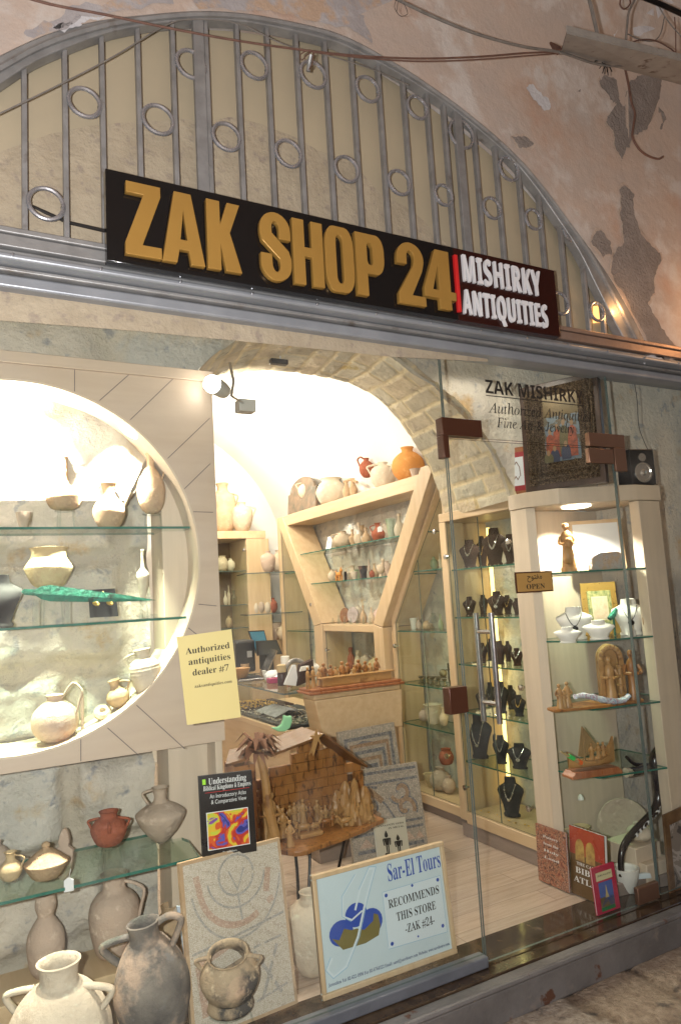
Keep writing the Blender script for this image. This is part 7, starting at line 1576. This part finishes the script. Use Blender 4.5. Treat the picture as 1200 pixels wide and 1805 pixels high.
# laptop, monitors
lp = thing('laptop', V((1.85,2.62,ZC)), 'silver laptop open on the far part of the glass counter', 'laptop')
P1 = PY(432,1176,2.60); q = MB(); c0, c1, c2, c3 = PZ(415,1192,ZC), PZ(450,1196,ZC), PZ(462,1183,ZC), PZ(428,1180,ZC)
q.prism([V((1.76,2.45,ZC)), V((1.94,2.42,ZC)), V((2.0,2.68,ZC)), V((1.82,2.72,ZC))], UP*.016); q.build('base', m_chrome, lp, 0, bevel=.003)
q = MB()
for i in range(4):
    for j in range(10): 
        o_ = V((1.785,2.462,ZC+.0165))+V((.0152*j,-.002*j,0))+V((.012*i,.045*i,0)); q.box(o_, o_+V((.012,.03,.003)))
q.build('keyboard', m_dark, lp, 0)
q = MB(); q.prism([V((1.945,2.42,ZC+.017)), V((2.005,2.68,ZC+.017)), V((2.10,2.66,ZC+.20)), V((2.04,2.40,ZC+.20))], V((.008,0,-.003))); q.build('screen', m_chrome, lp, 0)
mn = thing('monitor', PY(435,1165,3.0), 'black box monitor with a grey label behind the laptop', 'monitor')
a, b = PY(416,1130,3.05), PY(452,1172,3.05); q = MB(); q.box((a.x,3.05,ZC),(b.x,3.25,a.z)); q.build('housing', m_dark, mn, 0, bevel=.02)
q = MB(); p = PY(440,1153,3.045); q.box((p.x-.02,3.043,p.z-.025),(p.x+.02,3.0495,p.z+.025)); q.build('grey_label', pm('grey_label', (.3,.3,.3), None, 5, .6), mn, 0)
def tilt_screen(px, y, lb, lit):
    P4 = [PY(u, v, y) for u, v in px]; t = thing('monitor', (P4[0]+P4[1])/2, lb, 'monitor'); q = MB(); q.prism(P4, (0,.02,0)); q.build('back', m_dark, t, 0)
    c = sum(P4, V((0,0,0)))/4; q = MB(); q.add([p.lerp(c,.10)+V((0,-.0015,0)) for p in P4], [(0,1,2,3)]); q.build('screen', lit, t, 0)
    q = MB(); m_ = (P4[0]+P4[1])/2; q.box((m_.x-.03, y+.005, ZC), (m_.x+.03, y+.018, m_.z)); q.build('foot', m_dark, t, 0)
tilt_screen([(452,1152),(476,1150),(466,1111),(438,1112)], 3.2, 'monitor with a blue-green screen at the back of the counter', m_screen)
tilt_screen([(454,1156),(498,1153),(488,1128),(452,1130)], 2.95, 'dark flat monitor lying low in front of the blue-green screen', pm('dark_screen', (.03,.035,.045), None, 4, .1))
pot('bowl', 'olive wood bowl with a spoon at the far left of the counter', 424, 1158, 1180, 34, ('Y',2.55), 'bowl', o_pale, zb=ZC)
q = MB(); p = PY(497,1198,2.0); p.z = ZC; q.lathe(p, [(.028,0),(.03,.004),(.03,.075),(.026,.085)], 18); o = solo(q, 'dark_jar', pm('dark_red_jar', (.03,.008,.008), None, 5, .15), 'dark red jar with a pale lid on the counter', 'jar')
q = MB(); q.lathe(p+UP*.086, [(.03,0),(.031,.01),(.031,.045),(.02,.05)], 18); q.build('lid', c_yellow, o).location = V((0,0,.0)); 
for ob in o.children: ob.location = V((0,0,0))
q = MB(); p = PY(503,1172,2.2); q.lathe(V((p.x,p.y,ZC)), [(.03,0),(.03,.12),(.028,.122),(.028,.128),(.03,.13),(.03,.17)], 16); solo(q, 'tin', b_white, 'white tin with a dark blue band behind the dark red jar', 'tin')
q = MB(); p = PY(480,1190,2.3); p.z = ZC; q.ell(p+UP*.035, (.06,0,0), (0,.04,0), (0,0,.04), 14, 8, .10); solo(q, 'white_bag', m_paper_w, 'crumpled white paper bag beside the laptop', 'bag')
q = MB(); p = PY(492,1188,2.15); p.z = ZC; q.box(p+V((-.07,0,0)), p+V((.09,.06,.035))); solo(q, 'pink_box', pm('magenta_box', (.35,.02,.10), None, 4, .5), 'magenta box lying between the white bag and the dark red jar', 'box', bevel=.004)
q = MB(); c = PY(521,1182,2.05); r = 20*px_size(c); c.z = ZC+r*.95
q.tube([c+V((math.cos(R(a_))*r, 0, math.sin(R(a_))*r)) for a_ in range(20,215,13)], .016, 10); solo(q, 'horn_bracelet', pm('banded_horn', (.05,.045,.04), (.30,.27,.24), 9, .25, lo=.45, hi=.55), 'curved grey banded horn arching over the counter', 'horn', smooth=60)
q = MB(); q.lathe(c+V((.01,.015,-.005)), [(r*.1,0),(r*.78,.003),(r*.78,.008),(r*.1,.011)], 24, axis=V((0,-1,.15))); solo(q, 'round_mirror', pm('tan_drum', (.40,.30,.18), None, 4, .4), 'round tan disc behind the curved grey horn', 'disc')
for i, (pts, mt, lb) in enumerate(((((500,1207),(527,1210),(522,1172),(515,1172)), m_paper_w, 'white cone shaped earring stand on the counter'), (((524,1210),(556,1196),(552,1162),(531,1172)), b_brown, 'dark purple ring cushion propped behind the carving'), (((528,1184),(546,1181),(545,1173),(531,1175)), b_white, 'white pad with a gold brooch on the dark purple cushion'))):
    P4 = [PY(u, v, 1.80-.02*i) for u, v in pts]; q = MB(); q.prism(P4, (0,.012+.04*(i == 1),0)); solo(q, ('earring_stand','ring_cushion','jewel_pad')[i], mt, lb, ('stand','cushion','pad')[i], smooth=0, bevel=.004)
pbust(551, 1150, 1185, 24, ('Y',2.1), (-.4,-.9), b_white, 'pale bust rising behind the dark purple cushion on the counter', None, '', ZC)
pbust(520, 1146, 1172, 24, ('Y',2.3), (-.4,-.9), b_grey, 'black neck stand rising above the curved grey horn', None, '', ZC)
for u, v, h_, w_, nm, pf_, mt, lb in ((432,1186,16,16,'bowl','bowl',c_tan,'small tan bowl right beside the olive wood bowl on the counter'),(468,1196,14,12,'cup','cup',b_white,'small white cup beside the laptop on the counter'),(486,1203,10,16,'dish','bowl',m_silver,'little silver dish at the counter edge before the dark red jar'),(536,1206,9,18,'dish','bowl',b_white,'white saucer at the foot of the dark purple cushion')):
    p = PZ(u, v, ZC); k = px_size(p); pot_mesh(p, h_*k, w_*k/2, pf_, mt, (), nm, lb, nm)
# ================================================================ ceiling spot and cables
cs_ = thing('ceiling_spotlight', V((1.15,.7,2.62)), 'lit halogen spotlight with pale grey housing under the stone arch', 'spotlight')
lens = PY(376,678,.25); tail = PY(434,714,.42); d = (tail-lens).normalized()
q = MB(); q.lathe(lens, [(.034,0),(.036,.02),(.034,.06),(.030,.085),(.012,.10)], 20, axis=d); q.build('housing', pm('pale_grey_enamel', (.50,.47,.42), None, 5, .35, .2), cs_)
q = MB(); q.ell(lens-d*.006, V((.036,0,0)), V((0,.036,0)), V((0,0,.036)), 14, 9); q.build('bulb', m_bulb, cs_)
q = MB(); a = PY(408,698,.34); q.tube([a, PY(412,672,.36), PY(405,640,.44)], .006, 8); q.tube([a, tail, PY(438,705,.43)], .005, 8); q.build('bracket', m_chrome, cs_)
q = MB(); q.box(PY(428,722,.42)-V((.022,.02,.01)), PY(440,712,.44)+V((.015,.02,.01))); q.build('ballast', pm('pale_grey_enamel_box', (.50,.47,.42), None, 5, .4), cs_, 0, bevel=.004)
q = MB(); a, b = PY(476,634,.95), PY(506,642,.95); q.box((a.x,.93,b.z-.008),(b.x,.97,a.z+.006)); solo(q, 'black_sensor', m_dark, 'small black device fixed in the joint of the stone arch', 'device', bevel=.005)
q = MB(); q.tube([PY(493,622,.95), PY(495,634,.95)], .003, 6); solo(q, 'wire_end', m_paper_w, 'short white wire end above the small black device', 'wire')
def cable(px, y, r, mt, label, nm='cable', n=6, yv=None):
    pts = [PY(u, v, y if yv is None else yv[i]) for i, (u, v) in enumerate(px)]; q = MB(); q.tube(smoothline(pts, n), r*.68, 7); return solo(q, nm, mt, label, 'cable')
cable([(20,-12),(90,8),(180,25),(300,50),(420,72),(548,90),(640,99),(740,103),(840,100),(930,93),(985,92)], -.30, .0055, m_cable, 'long reddish brown cable crossing the top of the arched grille')
cable([(552,92),(650,103),(740,108),(840,105),(930,98),(985,94)], -.31, .004, m_cable, 'thinner reddish cable running just below the long brown one on the right')
cable([(-10,205),(100,152),(200,100),(290,46),(340,34),(420,42),(500,78),(560,93),(650,120),(720,150)], -.16, .0035, m_greyc, 'thin grey wire slanting across the upper left of the grille')
cable([(690,-6),(760,28),(840,60),(920,82),(985,92),(1040,110),(1075,117)], -.33, .009, m_greyc, 'thick grey-brown cable bundle coming down from the top to the metal tray')
cable([(548,92),(540,98),(532,106),(530,96),(545,88),(552,94),(550,112),(545,122)], -.25, .003, m_cable, 'knotted loop of red wire tied at the top of the grille')
cable([(700,-4),(695,12),(705,28),(718,24),(712,8),(702,2),(699,20)], -.33, .0016, m_wire, 'small curl of thin dark wire at the top edge')
q = MB(); q.tube([PY(548,96,-.22), PY(545,112,-.2), PY(543,126,-.19)], .008, 8); solo(q, 'hook', m_metal, 'small metal hook hanging from the knotted red wire', 'hook')
ty = thing('cable_tray', PY(1100,110,-.42), 'bent pale grey metal cable tray hanging under the vault at the upper right', 'cable tray')
m_tray = pm('dusty_grey_sheet', (.30,.28,.255), (.37,.35,.32), 14, .6, .1, .15, 50, spots=((.12,.08,.06), 12, .62, .70))
P4 = [PY(988,92,-.30), PY(1207,150,-.30), PY(1207,108,-.52), PY(998,57,-.52)]
q = MB(); q.prism(P4, V((0,0,-.005))); q.build('sheet', m_tray, ty, 0)
q = MB(); q.strip([P4[0], P4[1]], [P4[0]+UP*.025, P4[1]+UP*.025], (0,.004,0)); q.build('edge_rim', m_cable, ty, 0)
q = MB(); q.strip([P4[3], P4[2]], [P4[3]+UP*.03, P4[2]+UP*.03], (0,-.004,0)); q.build('edge_rim', m_tray, ty, 0)
q = MB(); q.prism([PY(970,73,-.36), PY(988,82,-.33), PY(985,95,-.30), PY(978,90,-.31)], (0,.01,0)); q.prism([P4[0], P4[3], P4[3].lerp(P4[0],.5)+V((.05,0,.02))], (0,0,.004)); q.build('torn_corner', m_cable, ty, 0)
cable([(985,93),(1010,100),(1040,110),(1075,117),(1110,114),(1150,109),(1205,104)], -.34, .006, m_greyc, 'grey cable lying along the underside of the metal tray')
cable([(1036,-8),(1044,25),(1054,68)], -.45, .012, m_greyc, 'thick upright grey cable going up from the metal tray')
cable([(1122,-8),(1108,20),(1104,50),(1102,80)], -.45, .008, m_greyc, 'brown cable dropping into the metal tray')
cable([(1101,122),(1106,145),(1112,180),(1118,200),(1115,225),(1114,242),(1125,262),(1140,274),(1158,280),(1168,276)], -.16, .0085, m_cable, 'brown cable hanging below the tray and hooking up at its end')
cable([(1170,30),(1163,60),(1150,72),(1128,70),(1106,60)], -.40, .004, m_greyc, 'thin grey cable looping above the metal tray')
cable([(1094,-6),(1092,8),(1100,16),(1110,6),(1108,-6)], -.40, .006, m_cable, 'brown loop of cable at the top right edge')
cable([(1150,-8),(1175,35),(1205,70)], -.48, .004, m_greyc, 'thin pale wire running off the upper right corner')
cable([(1102,78),(1130,70),(1155,72),(1180,85),(1200,102)], -.47, .005, m_cable, 'red-brown cable arching over the back of the metal tray')
cable([(1188,30),(1190,60),(1190,100)], -.47, .004, m_cable, 'short upright red-brown cable by the right edge')
cable([(1130,-6),(1165,8),(1208,28)], -.50, .018, m_blackm, 'thick black pipe crossing the upper right corner', 'pipe')
q = MB(); c = PY(1062,112,-.32)
for k in range(9):
    a_ = random.uniform(0,6.28); e = c+V((math.cos(a_)*.06, random.uniform(-.03,.01), -abs(math.sin(a_))*.06)); q.tube(smoothline([c, c.lerp(e,.5)+V((.01,0,.012)), e], 3), .0025, 5)
solo(q, 'wire_tuft', m_wire, 'tuft of twisted dark wire ends tied under the metal tray', 'wire')

wl = thing('amber_reflection', PY(1068,552,-.034), 'glowing amber patch standing for a lamp reflection behind the right end of the grille', 'lamp')
q = MB(); A4_ = [PY(u, v, -.0235) for u, v in ((1044,570),(1096,562),(1092,536),(1044,540))]; q.prism(A4_, (0,-.006,0)); q.build('reflection_patch', pm('amber_glow', (1,.6,.2), None, 3, .5, emit=((1.0,.55,.16), 1.6)), wl, 0, bevel=.004)  # reflection of a warm lamp, built as a glowing patch
lamp('POINT', 'added_amber_light', PY(1085,548,-.10)+V((0,-.04,0)), .8, (1,.5,.18), .02)  # added light to go with the reflection patch, no lamp here
